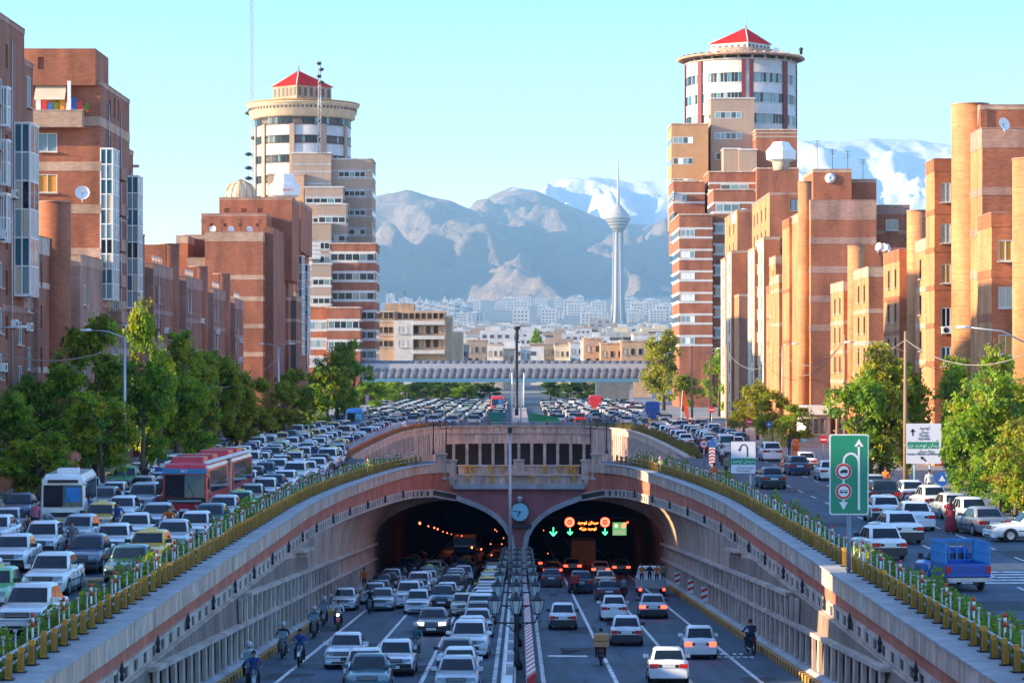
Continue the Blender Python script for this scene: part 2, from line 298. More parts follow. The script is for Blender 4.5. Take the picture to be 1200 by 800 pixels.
for s, side in ((-1, 'left'), (1, 'right')):
    W = thing('retaining_wall', '%s ribbed retaining wall of the underpass bending into the tunnel vault' % side, 'wall')
    # panelled wall and flaring vault, lofted along the road
    mb = MB(); rings = []; low = []
    for Y in YS:
        zt = zm(Y); z0 = zr(Y); e = edge(Y)
        f = max(0.0, min(1.0, (Y - 128) / 55)); zs = min(z0 + 4.25 - 1.1 * f, zt - 0.05)
        xs = 12.2 + 0.15
        ring = [(s * 12.2, Y, z0), (s * (12.2 + .08), Y, (z0 + zs) / 2), (s * xs, Y, zs)]
        low.append(list(ring))
        for k in range(1, 9):
            t = k / 8 * math.pi / 2
            ring.append((s * (e + 0.0 + (xs - e) * math.cos(t) if xs > e else xs + (e - .15 - xs) * math.sin(t)), Y, zs + (zt - zs) * math.sin(t)))
        rings.append(ring[2:])
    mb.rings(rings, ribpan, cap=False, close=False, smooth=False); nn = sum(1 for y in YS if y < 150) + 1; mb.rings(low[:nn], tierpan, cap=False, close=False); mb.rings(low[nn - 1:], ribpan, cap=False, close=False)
    struct_body = mb.obj('wall_face', W)
    # ledges
    for h in (1.75, 3.0, 4.2):
        mb = MB(); rr = []
        for Y in YS:
            if zr(Y) + h < zm(Y) - .12 and Y < (230, 230, 152)[int(h > 2) + int(h > 4)]:
                z0 = zr(Y) + h; x = 12.2 + .05; xi = 12.0
                rr.append([(s * xi, Y, z0), (s * (x + .2), Y, z0), (s * (x + .2), Y, z0 + .16), (s * xi, Y, z0 + .16)])
        mb.rings(rr, conc); mb.obj('ledge', W)
    # upright fins, one by one
    for ti, (h0, h1) in enumerate(((0.42, 1.75), (1.91, 3.0), (3.16, 4.2))):
        me = MB().box(-.07, .07, -.26, .26, 0, h1 - h0, conc).mesh('fin')
        Y = 66.0
        while Y < 216:
            if zr(Y) + h1 < zm(Y) - .1 and Y < (206, 175, 140)[ti]: link('fin', me, W, (s * (12.15 + .03 * ti), Y, zr(Y) + h0))
            Y += 2.2 if Y < 150 else 3.0
    # smooth panels above the ledges: vertical joint strips
    js = MB()
    for k in range(52):
        Y = 72 + k * 1.6
        a = zr(Y) + 4.36
        if a < zm(Y) - .3: js.box(s * 12.36 - .04, s * 12.36 + .04, Y - .03, Y + .03, a, zm(Y) - .02, concG)
    js.obj('panel_joint', W)
    # kerb with yellow and black blocks
    kb = thing('striped_kerb', 'low yellow and black kerb at the foot of the %s retaining wall' % side, 'kerb')
    cur = MB(); cur.rings([[(s * 11.75, Y, zr(Y)), (s * 12.28, Y, zr(Y)), (s * 12.28, Y, zr(Y) + .42), (s * 11.98, Y, zr(Y) + .42), (s * 11.75, Y, zr(Y) + .26)] for Y in (40, 120, 217)], concG); cur.obj('gutter', kb)
    by = MB().box(-.13, .13, -.28, .28, 0, .3, yel).mesh('block'); bk = MB().box(-.125, .125, -.28, .28, 0, .29, blk).mesh('block')
    for k in range(190):
        Y = 88 + k * .58; link('block', (by, bk)[k % 2], kb, (s * 11.66, Y, zr(Y)))
    # moulding with little balusters on a painted shade strip under the red band
    D = thing('deck_edge', '%s stone deck edge with red band and baluster moulding above the underpass' % side, 'parapet')
    red = MB(); red.rings([[(s * (edge(Y) + .02), Y, zm(Y) + .52), (s * (edge(Y) + .3), Y, zm(Y) + .52), (s * (edge(Y) + .3), Y, -.72), (s * (edge(Y) + .02), Y, -.72)] for Y in YS], redband); red.obj('red_band', D)
    mo = MB()
    for a, b in ((0.0, .14), (.54, .66)):
        mo.rings([[(s * (edge(Y) - .09), Y, zm(Y) - .1 + a), (s * (edge(Y) + .35), Y, zm(Y) - .1 + a), (s * (edge(Y) + .35), Y, zm(Y) - .1 + b), (s * (edge(Y) - .09), Y, zm(Y) - .1 + b)] for Y in YS], conc)
    mo.rings([[(s * (edge(Y) - .01), Y, zm(Y)), (s * (edge(Y) + .3), Y, zm(Y)), (s * (edge(Y) + .3), Y, zm(Y) + .5), (s * (edge(Y) - .01), Y, zm(Y) + .5)] for Y in YS], mat('painted_gap_shade', (.05, .045, .045), .9))  # dark strip: shade of the gaps put into its colour
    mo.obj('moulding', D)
    bal = MB().box(-.035, .035, -.62, .62, 0, .42, conc).mesh('baluster'); drk = MB()
    Y = 66.0; n = 0
    while Y < 217:
        if n < 290: o = link('baluster', bal, D, (s * (edge(Y) - .03), Y, zm(Y) + .03)); n += 1; o.rotation_euler[2] = s * -math.atan((edge(Y + .5) - edge(Y - .5))) * -1 * -1; o.scale[1] = 1 if Y < 150 else .62
        Y += 2.1 if Y < 150 else 1.25
    fig = MB().lathe([(.02, .2), (.08, .25), (.05, .45), (.09, .55), (.05, .72), (.01, .85)], dsteel, 8).mesh('bracket_lamp')
    for Y in (72, 80, 88, 96, 104, 112, 120, 129, 138, 147, 156, 166, 176, 186, 196, 206):
        link('bracket_lamp', fig, D, (s * (edge(Y) - .2), Y, zm(Y) - .05))
    # coping panels, one by one
    Y = 60.0; k = 0
    while Y < 217.4:
        L = 2.9 if Y < 180 else 1.4
        y1 = min(Y + L, 217.9); p = MB(); a, b = edge(Y), edge(y1 - .04)
        t = .0 + rnd.uniform(0, .02)
        p.add([(s * (a - .1 - t), Y, -.75), (s * (a + .2), Y, -.75), (s * (b + .2), y1 - .04, -.75), (s * (b - .1 - t), y1 - .04, -.75),
               (s * (a - .1 - t), Y, -.03), (s * (a + .2), Y, -.03), (s * (b + .2), y1 - .04, -.03), (s * (b - .1 - t), y1 - .04, -.03)],
              [(0, 3, 2, 1), (4, 5, 6, 7), (0, 1, 5, 4), (1, 2, 6, 5), (2, 3, 7, 6), (3, 0, 4, 7)], (concP if rnd.random() < .7 else conc)); p.obj('panel', D)
        Y = y1
        if y1 >= 217.8: break
    # walkway on top of the edge
    wk = MB(); wk.rings([[(s * (edge(Y) - .2), Y, -.03), (s * (edge(Y) + 1.5), Y, -.03), (s * (edge(Y) + 1.5), Y, .03), (s * (edge(Y) - .2), Y, .03)] for Y in YS if Y <= 216.5], concG); wk.obj('walkway', D)

# portal front between the two vaults
P = thing('tunnel_portal', 'twin arched tunnel portal with plum front wall and pale parapet', 'tunnel portal')
arch = [(-5.4, -3.1), (-4.0, -3.62), (-2.9, -4.1), (-2.0, -4.7), (-1.35, -5.4), (-.9, -6.2), (-.7, -7.2), (-.65, -10.0)]
mb = MB()
pts = [(x, z) for x, z in arch] + [(-x, z) for x, z in reversed(arch)] + [(5.4, -1.7), (-5.4, -1.7)]
n = len(pts)
mb.add([(x, 218, z) for x, z in pts] + [(x, 222, z) for x, z in pts], [tuple(range(n)), tuple(range(2 * n - 1, n - 1, -1))] + [(i, (i + 1) % n, n + (i + 1) % n, n + i) for i in range(n)], plaque)
mb.obj('front_wall', P)
for s in (-1, 1):
    mb = MB()
    for w0, w1, y in ((0.0, .42, 217.75), ):
        rr = []
        for i, (x, z) in enumerate(arch):
            a = arch[max(i - 1, 0)]; b = arch[min(i + 1, len(arch) - 1)]; t = Vector((b[0] - a[0], b[1] - a[1])).normalized(); nn = Vector((-t.y, t.x))
            rr.append([(s * -(abs(x) - 0 * nn.x), y, z), (s * -(abs(x) - nn.x * w1), y, z + nn.y * w1), (s * -(abs(x) - nn.x * w1), y + .3, z + nn.y * w1), (s * -abs(x), y + .3, z)])
        mb.rings(rr, concG)
    mb.obj('arch_ring', P)
mb = MB(); mb.box(-5.6, 5.6, 217.5, 222.1, -2.15, -1.68, concG); mb.obj('cornice', P)
mb = MB(); mb.box(-5.4, 5.4, 217.8, 218.1, -1.68, -1.05, concP); mb.box(-5.5, 5.5, 217.7, 218.2, -1.05, -.93, conc); mb.obj('parapet', P)
mb = MB(); mb.box(-5.2, 5.2, 220.6, 220.9, -1.1, -.35, concP); mb.box(-5.3, 5.3, 220.5, 221, -.35, -.22, conc); mb.obj('rear_parapet', P)
yp = MB().box(-.1, .1, -.12, .02, 0, .62, yel).box(-.22, .22, -.13, .03, .5, .62, yel).mesh('yellow_post')
for x in (-4.3, -2.3, -.95, 1.15, 3.0, 4.7): link('yellow_post', yp, P, (x, 217.68, -1.6))
for x in (-4.6, -4.2, -3.8, -2.4, -1.4, 2.2, 3.5, 4.2, 4.5, 4.8): link('yellow_post', yp, P, (x, 220.5, -.9))
mb = MB(); mb.box(-.45, .45, 217.6, 218.5, -.93, .25, concP); mb.prism([(-.9, 217.4), (.9, 217.4), (.6, 218.7), (-.6, 218.7)], -1.0, -.75, concP); mb.box(-.5, .5, 217.5, 218.6, .25, .33, conc); mb.obj('centre_pedestal', P)
for s in (-1, 1):
    for x, h in ((5.75, .2), (6.6, .75)):
        mb = MB(); y = 217.2 if x > 6 else 217.6
        mb.box(s * x - .42, s * x + .42, y, y + .9, -1.3, h, concP); mb.box(s * x - .52, s * x + .52, y - .1, y + 1, h, h + .12, conc)
        mb.box(s * x - .5, s * x + .5, y - .1, y + 1, -1.35, -1.1, conc); mb.lathe([(.05, -2.2), (.25, -1.9), (.42, -1.36)], conc, 8, (s * x, y + .3, 0)); mb.obj('corner_pedestal', P)
# lower part of the centre pier
mb = MB(); mb.box(-.64, .64, 217.9, 222, -10.5, -7.2, concG); mb.obj('pier', P)
# clock
ck = thing('street_clock', 'round pale blue clock over the pier between the tunnel arches', 'clock', (0.08, 217.6, PZ(599.5, 217.6)))
mb = MB(); N = 28
for r0, y0, y1, m in ((.84, -.12, .25, dsteel), (.76, -.17, -.12, mat('clock_face', (0.25, 0.60, 0.72), 0.3))):
    mb.rings([[(r0 * math.cos(2 * math.pi * i / N), y, r0 * math.sin(2 * math.pi * i / N)) for i in range(N)] for y in (y0, y1)], m)
mb.obj('clock_case', ck)
for nm, ang, L, w in (('minute_hand', R(-78), .62, .07), ('hour_hand', R(-155), .45, .09)):
    mb = MB(); mb.box(-w / 2, w / 2, -.21, -.18, -.12, L, dsteel); o = mb.obj(nm, ck); o.rotation_euler[1] = ang
mb = MB()
for k in range(12):
    a = 2 * math.pi * k / 12; mb.box(.68 * math.sin(a) - .025, .68 * math.sin(a) + .025, -.185, -.17, .68 * math.cos(a) - .05, .68 * math.cos(a) + .05, dsteel)
mb.obj('hour_mark', ck)
mb = MB(); mb.lathe([(.05, .8), (.3, .86), (.22, 1.0), (.34, 1.15), (.2, 1.32), (.03, 1.4)], steel, 10); mb.obj('finial', ck)
mb = MB(); mb.box(-1.0, 1.0, -.05, .12, -1.35, -1.05, dsteel); mb.tube([(-1, 0, -1.1), (-.5, 0, -1.0), (0, 0, -.85), (.5, 0, -1.0), (1, 0, -1.1)], .05, dsteel); mb.obj('bracket', ck)

# the open well behind the portal, its round panelled wall and the columns
H = thing('well_wall', 'curved pale panel wall with a colonnade round the open well behind the portal', 'wall')
def hole_pts(): return [(-x, y) for x, y in HOLE] + [(x, y) for x, y in reversed(HOLE[:-1])]
hp = hole_pts()
def seglen(a, b): return math.hypot(b[0] - a[0], b[1] - a[1])
mbw = MB()
for (a, b) in zip(hp, hp[1:]):
    c = ((a[0] + b[0]) / 2, (a[1] + b[1]) / 2); back = abs(c[0]) < 9.2
    nx, ny = (b[1] - a[1]), -(b[0] - a[0]); l = math.hypot(nx, ny); nx /= l; ny /= l     # towards the inside of the hole
    q = [(a[0], a[1]), (b[0], b[1]), (b[0] - nx * .5, b[1] - ny * .5), (a[0] - nx * .5, a[1] - ny * .5)]
    mbw.prism([(p[0], p[1]) for p in q], -2.3 if back else -7.5, -.02, concP)
    if back: mbw.prism([(p[0], p[1]) for p in q], -9.5, -7.2, concG)
    q2 = [(a[0] + nx * .25, a[1] + ny * .25), (b[0] + nx * .25, b[1] + ny * .25), (b[0] - nx * .7, b[1] - ny * .7), (a[0] - nx * .7, a[1] - ny * .7)]
    mbw.prism(q2, -.02, .16, conc); mbw.prism([(p[0], p[1]) for p in q2], -.9, -.72, conc) if back else None
mbw.obj('well_face', H)
mb = MB(); mb.box(-12, 12, 358, 359, -10, -1, blk); mb.obj('black_backdrop', H)  # slab painted black for the darkness behind the columns
colm = MB().box(-.2, .2, -.3, .3, -7.3, -2.28, conc).mesh('column')
for k in range(-5, 6):
    x = k * 1.78; y = 353.4 - (abs(x) / 10) ** 2 * 5.2 + .35
    link('column', colm, H, (x, y, 0))
rib = MB().box(-.07, .07, -.12, .12, -7.4, -.75, conc).mesh('rib')
for (a, b) in zip(hp, hp[1:]):
    l = seglen(a, b); c = (a[0] + b[0]) / 2
    if abs(c) < 9.2: continue
    n = max(1, int(l / 1.15))
    for k in range(n):
        t = k / n; o = link('rib', rib, H, (a[0] + (b[0] - a[0]) * t, a[1] + (b[1] - a[1]) * t, 0)); o.rotation_euler[2] = math.atan2(b[1] - a[1], b[0] - a[0])
mb = MB(); mb.quad((-16, 221, -3.0), (16, 221, -3.0), (16, 356, -8.8), (-16, 356, -8.8), concG); struct(mb.obj('well_floor'))

# street decks round the trench (sheets just above one another)
mb = MB()
for s in (-1, 1):
    mb.quad((s * 13.9, 40, 0), (s * 45, 40, 0), (s * 45, 150, 0), (s * 13.9, 150, 0), asph2)
    ys = [150, 168, 184, 201, 211, 216.5]
    for a, b in zip(ys, ys[1:]): mb.quad((s * (edge(a) + 1.3), a, 0), (s * 45, a, 0), (s * 45, b, 0), (s * (edge(b) + 1.3), b, 0), asph2)
    mb.quad((s * 8.0, 216.5, 0), (s * 45, 216.5, 0), (s * 45, 222, 0), (s * 6.2, 222, 0), asph2)
    mb.poly([(s * 6.2, 222, 0), (s * 45, 222, 0), (s * 45, 230, 0), (s * 15.2, 230, 0)], asph2)
    for a, b in zip(HOLE, HOLE[1:]):
        mb.quad((s * a[0], a[1], 0), (s * 45, a[1], 0), (s * 45, b[1], 0), (s * b[0], b[1], 0), asph2)
mb.quad((-45, 353.4, 0), (45, 353.4, 0), (45, 760, 0), (-45, 760, 0), asph2)
struct(mb.obj('street'))
mb = MB()
for s in (-1, 1):
    x0 = 28.3 if s < 0 else 24.6
    mb.box(min(s * x0, s * 44), max(s * x0, s * 44), 40, 700, -.2, .13, pave)
    mb.box(min(s * x0, s * (x0 - .25)), max(s * x0, s * (x0 - .25)), 40, 700, -.2, .14, conc)
struct(mb.obj('pavement'))
mb = MB()
for x in (18.6, 21.4):
    for k in range(60):
        Y = 70 + k * 7.5
        if Y < 330: mb.quad((x - .06, Y, .006), (x + .06, Y, .006), (x + .06, Y + 3, .006), (x - .06, Y + 3, .006), paintW)
for k in range(5): mb.quad((14.6, 97 + k * 1.3, .006), (24, 97.2 + k * 1.3, .006), (24, 97.7 + k * 1.3, .006), (14.6, 97.5 + k * 1.3, .006), paintW)
struct(mb.obj('street_markings'))
mb = MB()
for k in range(40):
    x = r5.choice((-1, 1)) * r5.uniform(15, 25); y = r5.uniform(76, 240); w = r5.uniform(.3, 1.2); l = r5.uniform(1.5, 9)
    mb.quad((x - w, y, .0035), (x + w, y + r5.uniform(-.3, .3), .0035), (x + w, y + l, .0035), (x - w, y + l, .0035), pat if k % 3 else pat2)
struct(mb.obj('street_patches'))

# planting strip beside the railing
def hedge(name, label, pts, w, h, dens, mats, seed, z0=0.0):
    r = random.Random(seed); mb = MB()
    for (a, b) in zip(pts, pts[1:]):
        L = seglen(a, b)
        for k in range(int(L * dens)):
            t = r.random(); big = max(.12, .5 + .75 * noise.noise(Vector((a[0] + t * 3, (a[1] + (b[1] - a[1]) * t) * .6, seed))))
            u = r.uniform(-w, w); x = a[0] + (b[0] - a[0]) * t + u; y = a[1] + (b[1] - a[1]) * t + r.uniform(-.2, .2); zz = z0 + h * big * r.random() * math.sqrt(max(.1, 1 - (u / w) ** 2)) * 1.6
            s = r.uniform(.05, .12); d = Vector((r.gauss(0, 1), r.gauss(0, 1), r.gauss(0, 1))).normalized(); e = d.orthogonal().normalized(); g = d.cross(e)
            c = Vector((x, y, zz)); m = mats[min(len(mats) - 1, int(r.random() ** 1.6 * len(mats)))]
            mb.add([c - e * s, c + g * s * .6, c + e * s, c - g * s * .6], [(0, 1, 2, 3)], m)
    o = mb.obj(name); tag(o, label, 'hedge', kind='stuff'); return o
for s, side in ((-1, 'left'), (1, 'right')):
    pts = [(s * 14.0, 62), (s * 14.0, 110), (s * 14.0, 150), (s * 13.5, 170), (s * 12.6, 186), (s * 11.2, 203), (s * 9.8, 214)]
    hedge('hedge', 'low ragged green hedge behind the yellow railing on the %s side' % side, pts, .5, 1.0, 260 if s < 0 else 240, [leafB, leafO, leafA, leafB], 3 + s)
    mb = MB(); mb.rings([[(s * (a[0] * s - .45), a[1], 0), (s * (a[0] * s + .5), a[1], 0), (s * (a[0] * s + .5), a[1], .14), (s * (a[0] * s - .45), a[1], .14)] for a in pts], soil); struct(mb.obj('planting_bed'))
for k, (px, Y, L) in enumerate(((270, 131, 9), (983, 104, 5), (1185, 70, 3))):
    X = -14.0 if px < 600 else 13.95
    hedge('flower_bush', ('yellow flowering shrub in the left hedge beside the red bus', 'yellow flowering shrub in the right hedge by the green sign', 'yellow flowering shrub in the right hedge nearest the camera')[k], [(X, Y - L / 2), (X, Y + L / 2)], .45, .72, 170, [flower, leafY, flower], 40 + k)
hedge('hedge', 'long brown-green clipped hedge along the right rim of the well', [(x + .8, y) for x, y in HOLE[:9]], .5, .95, 130, [leafO, leafO, mat('brown_leaf', (0.14, 0.06, 0.02), .8)], 77)
hedge('hedge', 'thin hedge on the rim behind the middle of the well', [(-7, 352.8), (0, 354.3), (8, 352.3)], .4, .5, 60, [leafB, leafY], 78)

# railings: posts, rails and slim stakes
def railing(name, label, path, spacing, postmat, stakes=True, hz=.74):
    rt = thing(name, label, 'railing'); pts = []
    for a, b in zip(path, path[1:]):
        n = max(1, int(round(seglen(a, b) / spacing)))
        pts += [(a[0] + (b[0] - a[0]) * k / n, a[1] + (b[1] - a[1]) * k / n) for k in range(n)]
    pts.append(path[-1])
    pm = MB(); pm.box(-.085, .085, -.09, .07, 0, hz - .08, postmat); pm.box(-.093, -.085, -.09, .07, 0, hz - .12, dsteel).box(.085, .093, -.09, .07, 0, hz - .12, dsteel); pm.prism([(-.08, -.08), (.08, -.08), (.08, .06), (-.08, .06)], hz - .08, hz - .04, postmat)
    pm.box(-.07, .07, -.09, .08, hz - .04, hz, postmat); pm.box(-.06, .06, -.096, -.09, .08, hz - .16, mat('post_panel', (postmat.node_tree.nodes['Principled BSDF'].inputs['Base Color'].default_value[0] * .55, .18, .02), .7)); pm.box(-.16, .16, -.2, .17, 0, .04, dsteel)  # darker panel on the post front
    me = pm.mesh('post'); st = MB().tube([(0, 0, 0), (0, 0, 1.02)], .03, steel).box(-.05, .05, -.05, .05, 1.0, 1.06, steel).mesh('stake')
    dl = MB().tube([(0, 0, 0), (0, 0, .85)], .035, wht).tube([(0, 0, .85), (0, 0, 1.0)], .05, redP).tube([(0, 0, 1.0), (0, 0, 1.12)], .05, wht).tube([(0, 0, 1.12), (0, 0, 1.25)], .05, redP).mesh('delineator')
    for i, p in enumerate(pts):
        if i > 280: break
        q = pts[min(i + 1, len(pts) - 1)]; a = math.atan2(q[1] - p[1], q[0] - p[0]) - math.pi / 2 if q != p else 0
        o = link('post', me, rt, (p[0], p[1], .03)); o.rotation_euler = (rnd.uniform(-.05, .05), rnd.uniform(-.05, .05), a + rnd.uniform(-.12, .12)); o.scale[2] = rnd.uniform(.9, 1.06)
        if stakes:
            sx = .36 if p[0] > 0 else -.36
            if i % 3 == 0: link('delineator', dl, rt, (p[0] + sx, p[1] + .3, .03))
            link('stake', st, rt, (p[0] + sx * .8, p[1] + .75, .03))
    for zc in (.28, .56):
        mb = MB(); mb.tube([(p[0] + (.16 if p[0] > 0 else -.16) * (1 if stakes else 0), p[1], .03 + zc) for p in (pts[::4] + [pts[-1]])], .05, steel, 6); mb.obj('rail', rt)
    return rt
for s, side in ((-1, 'left'), (1, 'right')):
    path = [(s * (edge(Y) + .75), Y) for Y in (62, 90, 120, 150, 160, 168, 176, 184, 192, 201, 206, 211, 213.8, 216)]
    path = path[:-1] + [(s * 8.3, 216.2)]
    railing('yellow_railing', 'yellow post railing on the %s rim of the underpass' % side, path, 1.65, yel)
railing('orange_railing', 'orange post railing on the left rim of the well behind the portal', [(-x, y) for x, y in HOLE[:8]], .95, orangeP)
railing('yellow_railing', 'sparse railing across the far rim of the well', [(-10, 348.7), (-7.5, 351.7), (-4, 353.2), (0, 353.6), (4, 353.2), (7.5, 351.7), (10, 348.7)], 2.2, mat('salmon_paint', (.6, .3, .15), .6), False, .9)
# median barrier
mdb = thing('median_barrier', 'low white concrete barrier blocks between the two underpass roads', 'barrier')
bl = MB().prism([(-.3, -1.2), (.3, -1.2), (.3, 1.2), (-.3, 1.2)], 0, .12, wht).box(-.18, .18, -1.15, 1.15, .12, .62, wht).mesh('barrier_block')
bt = MB().prism([(-.15, -.5), (.15, -.5), (.15, .5), (-.15, .5)], 0, .9, concG).mesh('barrier_block')
for k in range(48):
    Y = 96 + k * 2.5; o = link('barrier_block', bl, mdb, (-.42, Y, zr(Y))); o.rotation_euler[0] = -.0467
    if k % 3 == 1: link('barrier_block', bt, mdb, (-.35, Y + 1.2, zr(Y)))
m2 = MB()
for k in range(75):
    Y = 94 + k * 1.6; m2.box(.28, .62, Y, Y + 1.5, zr(Y), zr(Y) + .5, concG)
m2.obj('kerb_row', mdb)
stp = thing('striped_barrier', 'red and white striped barrier rail beside the median lamps', 'barrier')
sb = []
for m_ in (redP, wht): sb.append(MB().add([(-.16, -.25, 0), (.16, -.25, .22), (.16, .25, .22), (-.16, .25, 0), (-.16, -.25, .4), (.16, -.25, .62), (.16, .25, .62), (-.16, .25, .4)], [(0, 3, 2, 1), (4, 5, 6, 7), (0, 1, 5, 4), (1, 2, 6, 5), (2, 3, 7, 6), (3, 0, 4, 7)], m_).mesh('stripe'))
for k in range(120):
    Y = 94 + k * .62; link('stripe', sb[(k // 2) % 2], stp, (.46, Y, zr(Y) + .5))
# ------------------------------------------------------------------ buildings
winmesh = {}
PANES = {'dark': glassD, 'blue': glassB, 'pale': glassL, 'curtain': curtain, 'amber': amberP}
framew = mat('window_frame', (0.62, 0.62, 0.6), 0.5); framed = mat('dark_frame', (0.10, 0.075, 0.07), 0.6)
def window(root, x, y, z, w, h, face, pane='dark', fr=None, mull=1, sill=True, sub=True):
    """a window with frame, mullions and pane; face: 'S' looks at -Y, 'E' at +X, 'W' at -X"""
    fr = fr or framew
    key = (round(w, 2), round(h, 2), pane, fr.name, mull, sill)
    if key not in winmesh:
        f = MB(); t = min(.08, w * .12)
        f.box(-w / 2, -w / 2 + t, -.04, .06, 0, h, fr); f.box(w / 2 - t, w / 2, -.04, .06, 0, h, fr)
        f.box(-w / 2 + t, w / 2 - t, -.04, .06, 0, t, fr); f.box(-w / 2 + t, w / 2 - t, -.04, .06, h - t, h, fr)
        for k in range(mull): xx = -w / 2 + w * (k + 1) / (mull + 1); f.box(xx - t * .4, xx + t * .4, -.03, .05, t, h - t, fr)
        if sill: f.box(-w / 2 - .08, w / 2 + .08, -.26, -.03, -.09, 0.0, conc)
        g = MB()
        n = mull + 1
        for k in range(n):
            pm = PANES[pane]
            if pane == 'mix': pm = PANES['dark']
            a = -w / 2 + t + (w - 2 * t) * k / n; b = -w / 2 + t + (w - 2 * t) * (k + 1) / n
            yy = .02 if k % 2 == 0 else .035
            g.quad((a, yy, t), (b, yy, t), (b, yy, h - t), (a, yy, h - t), pm)
        winmesh[key] = (f.mesh('window'), g.mesh('pane'))
    fm, gm = winmesh[key]; rz = {'S': 0, 'E': math.pi / 2, 'W': -math.pi / 2}[face]
    o = link('window', fm, root, (x, y, z), rz)
    if sub: link('pane', gm, o)
    else: link('pane', gm, o)
    return o

def facegrid(mb, P, u0, u1, z0, z1, ops, m, depth=.16, inward=(0, 1)):
    """a wall face with real openings; P(u, d, z) gives the point, d runs into the wall"""
    us = sorted({u0, u1} | {v for o in ops for v in o[:2]}); zs = sorted({z0, z1} | {v for o in ops for v in o[2:4]})
    us = [u for u in us if u0 <= u <= u1]; zs = [q for q in zs if z0 <= q <= z1]
    for a, b in zip(us, us[1:]):
        run = None
        for c, d in zip(zs, zs[1:]):
            cu, cz = (a + b) / 2, (c + d) / 2
            solid = not any(o[0] < cu < o[1] and o[2] < cz < o[3] for o in ops)
            if solid:
                if run is None: run = c
                end = d
            elif run is not None:
                mb.quad(P(a, 0, run), P(b, 0, run), P(b, 0, end), P(a, 0, end), m); run = None
        if run is not None: mb.quad(P(a, 0, run), P(b, 0, run), P(b, 0, end), P(a, 0, end), m)
    for o in ops:
        a, b, c, d = o[:4]; D = depth
        mb.quad(P(a, 0, c), P(a, D, c), P(a, D, d), P(a, 0, d), m); mb.quad(P(b, 0, c), P(b, D, c), P(b, D, d), P(b, 0, d), m)
        mb.quad(P(a, 0, c), P(b, 0, c), P(b, D, c), P(a, D, c), m); mb.quad(P(a, 0, d), P(b, 0, d), P(b, D, d), P(a, D, d), m)
        mb.quad(P(a, D, c), P(b, D, c), P(b, D, d), P(a, D, d), m)

def block(root, X0, X1, Y0, Y1, Z1, ms, mf=None, side='L', fw=(), sw=(), bands=None, bandm=None, parapet=True, z0=-.3, frame=None, top=.95, bandh=.42, name='wall'):
    """one box-shaped wing: south face at Y0 (openings fw), street face (openings sw)
    openings: (u0, u1, zlo, zhi, pane, mullions)"""
    mf = mf or ms; mb = MB(); xf = X1 if side == 'L' else X0; xo = X0 if side == 'L' else X1; sg = 1 if side == 'L' else -1
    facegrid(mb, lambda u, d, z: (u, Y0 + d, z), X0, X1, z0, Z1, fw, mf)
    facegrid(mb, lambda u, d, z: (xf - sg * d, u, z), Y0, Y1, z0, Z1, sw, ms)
    mb.quad((xo, Y0, z0), (xo, Y1, z0), (xo, Y1, Z1), (xo, Y0, Z1), mf); mb.quad((X0, Y1, z0), (X1, Y1, z0), (X1, Y1, Z1), (X0, Y1, Z1), mf)
    mb.quad((X0, Y0, Z1), (X1, Y0, Z1), (X1, Y1, Z1), (X0, Y1, Z1), mf)
    mb.obj(name, root)
    for o in fw:
        if len(o) > 4 and o[4]: window(root, (o[0] + o[1]) / 2, Y0 + .07, o[2], o[1] - o[0], o[3] - o[2], 'S', o[4], frame, o[5] if len(o) > 5 else 1)
    for o in sw:
        if len(o) > 4 and o[4]: window(root, xf - sg * .07, (o[0] + o[1]) / 2, o[2], o[1] - o[0], o[3] - o[2], 'E' if side == 'L' else 'W', o[4], frame, o[5] if len(o) > 5 else 1)
    bandm = bandm or brickT
    t = .035
    bl = list(bands or [])
    zs = [(b - bandh / 2, b + bandh / 2) for b in bl if b < Z1 - 1.2]
    if parapet: zs.append((Z1 - top, Z1 + .03))
    def cuts(u0, u1, a, b, ops):
        segs = [(u0, u1)]
        for o in ops:
            if o[2] < b and o[3] > a:
                ns = []
                for (p, q) in segs:
                    if o[1] <= p or o[0] >= q: ns.append((p, q)); continue
                    if o[0] > p: ns.append((p, o[0]))
                    if o[1] < q: ns.append((o[1], q))
                segs = ns
        return segs
    for (a, b) in zs:
        m = MB()
        for (p, q) in cuts(X0 - (t if side != 'L' else 0), X1 + (t if side == 'L' else 0), a, b, fw): m.box(p, q, Y0 - t, Y0 - .001, a, b, bandm)
        for (p, q) in cuts(Y0, Y1, a, b, sw): m.box(min(xf + sg * .001, xf + sg * t), max(xf + sg * .001, xf + sg * t), p, q, a, b, bandm)
        m.obj('band', root)
    if parapet:
        c = MB(); c.box(X0 - .06, X1 + .06, Y0 - .07, Y0 + .3, Z1 + .03, Z1 + .1, brickB); c.box(min(xf + sg * .07, xf - sg * .3), max(xf + sg * .07, xf - sg * .3), Y0 + .3, Y1, Z1 + .03, Z1 + .1, brickB); c.obj('coping', root)
def floors(Z1, fh=3.0, off=.45): return [Z1 - off - .5 - fh * k - .2 for k in range(int(Z1 / fh) + 1) if Z1 - off - .7 - fh * k > 1.0]
def rows(Z1, u0, u1, h, pane, mull, drop=2.4, fh=3.0, n=20, lo=1.0, jump=None, seed=0):
    r = random.Random(seed); out = []
    for k in range(n):
        z = Z1 - drop - fh * k
        if z < lo: break
        if jump and k in jump: continue
        p = pane if pane is None or isinstance(pane, str) else r.choice(pane)
        out.append((u0, u1, z, z + h, p, mull))
    return out
acm = None
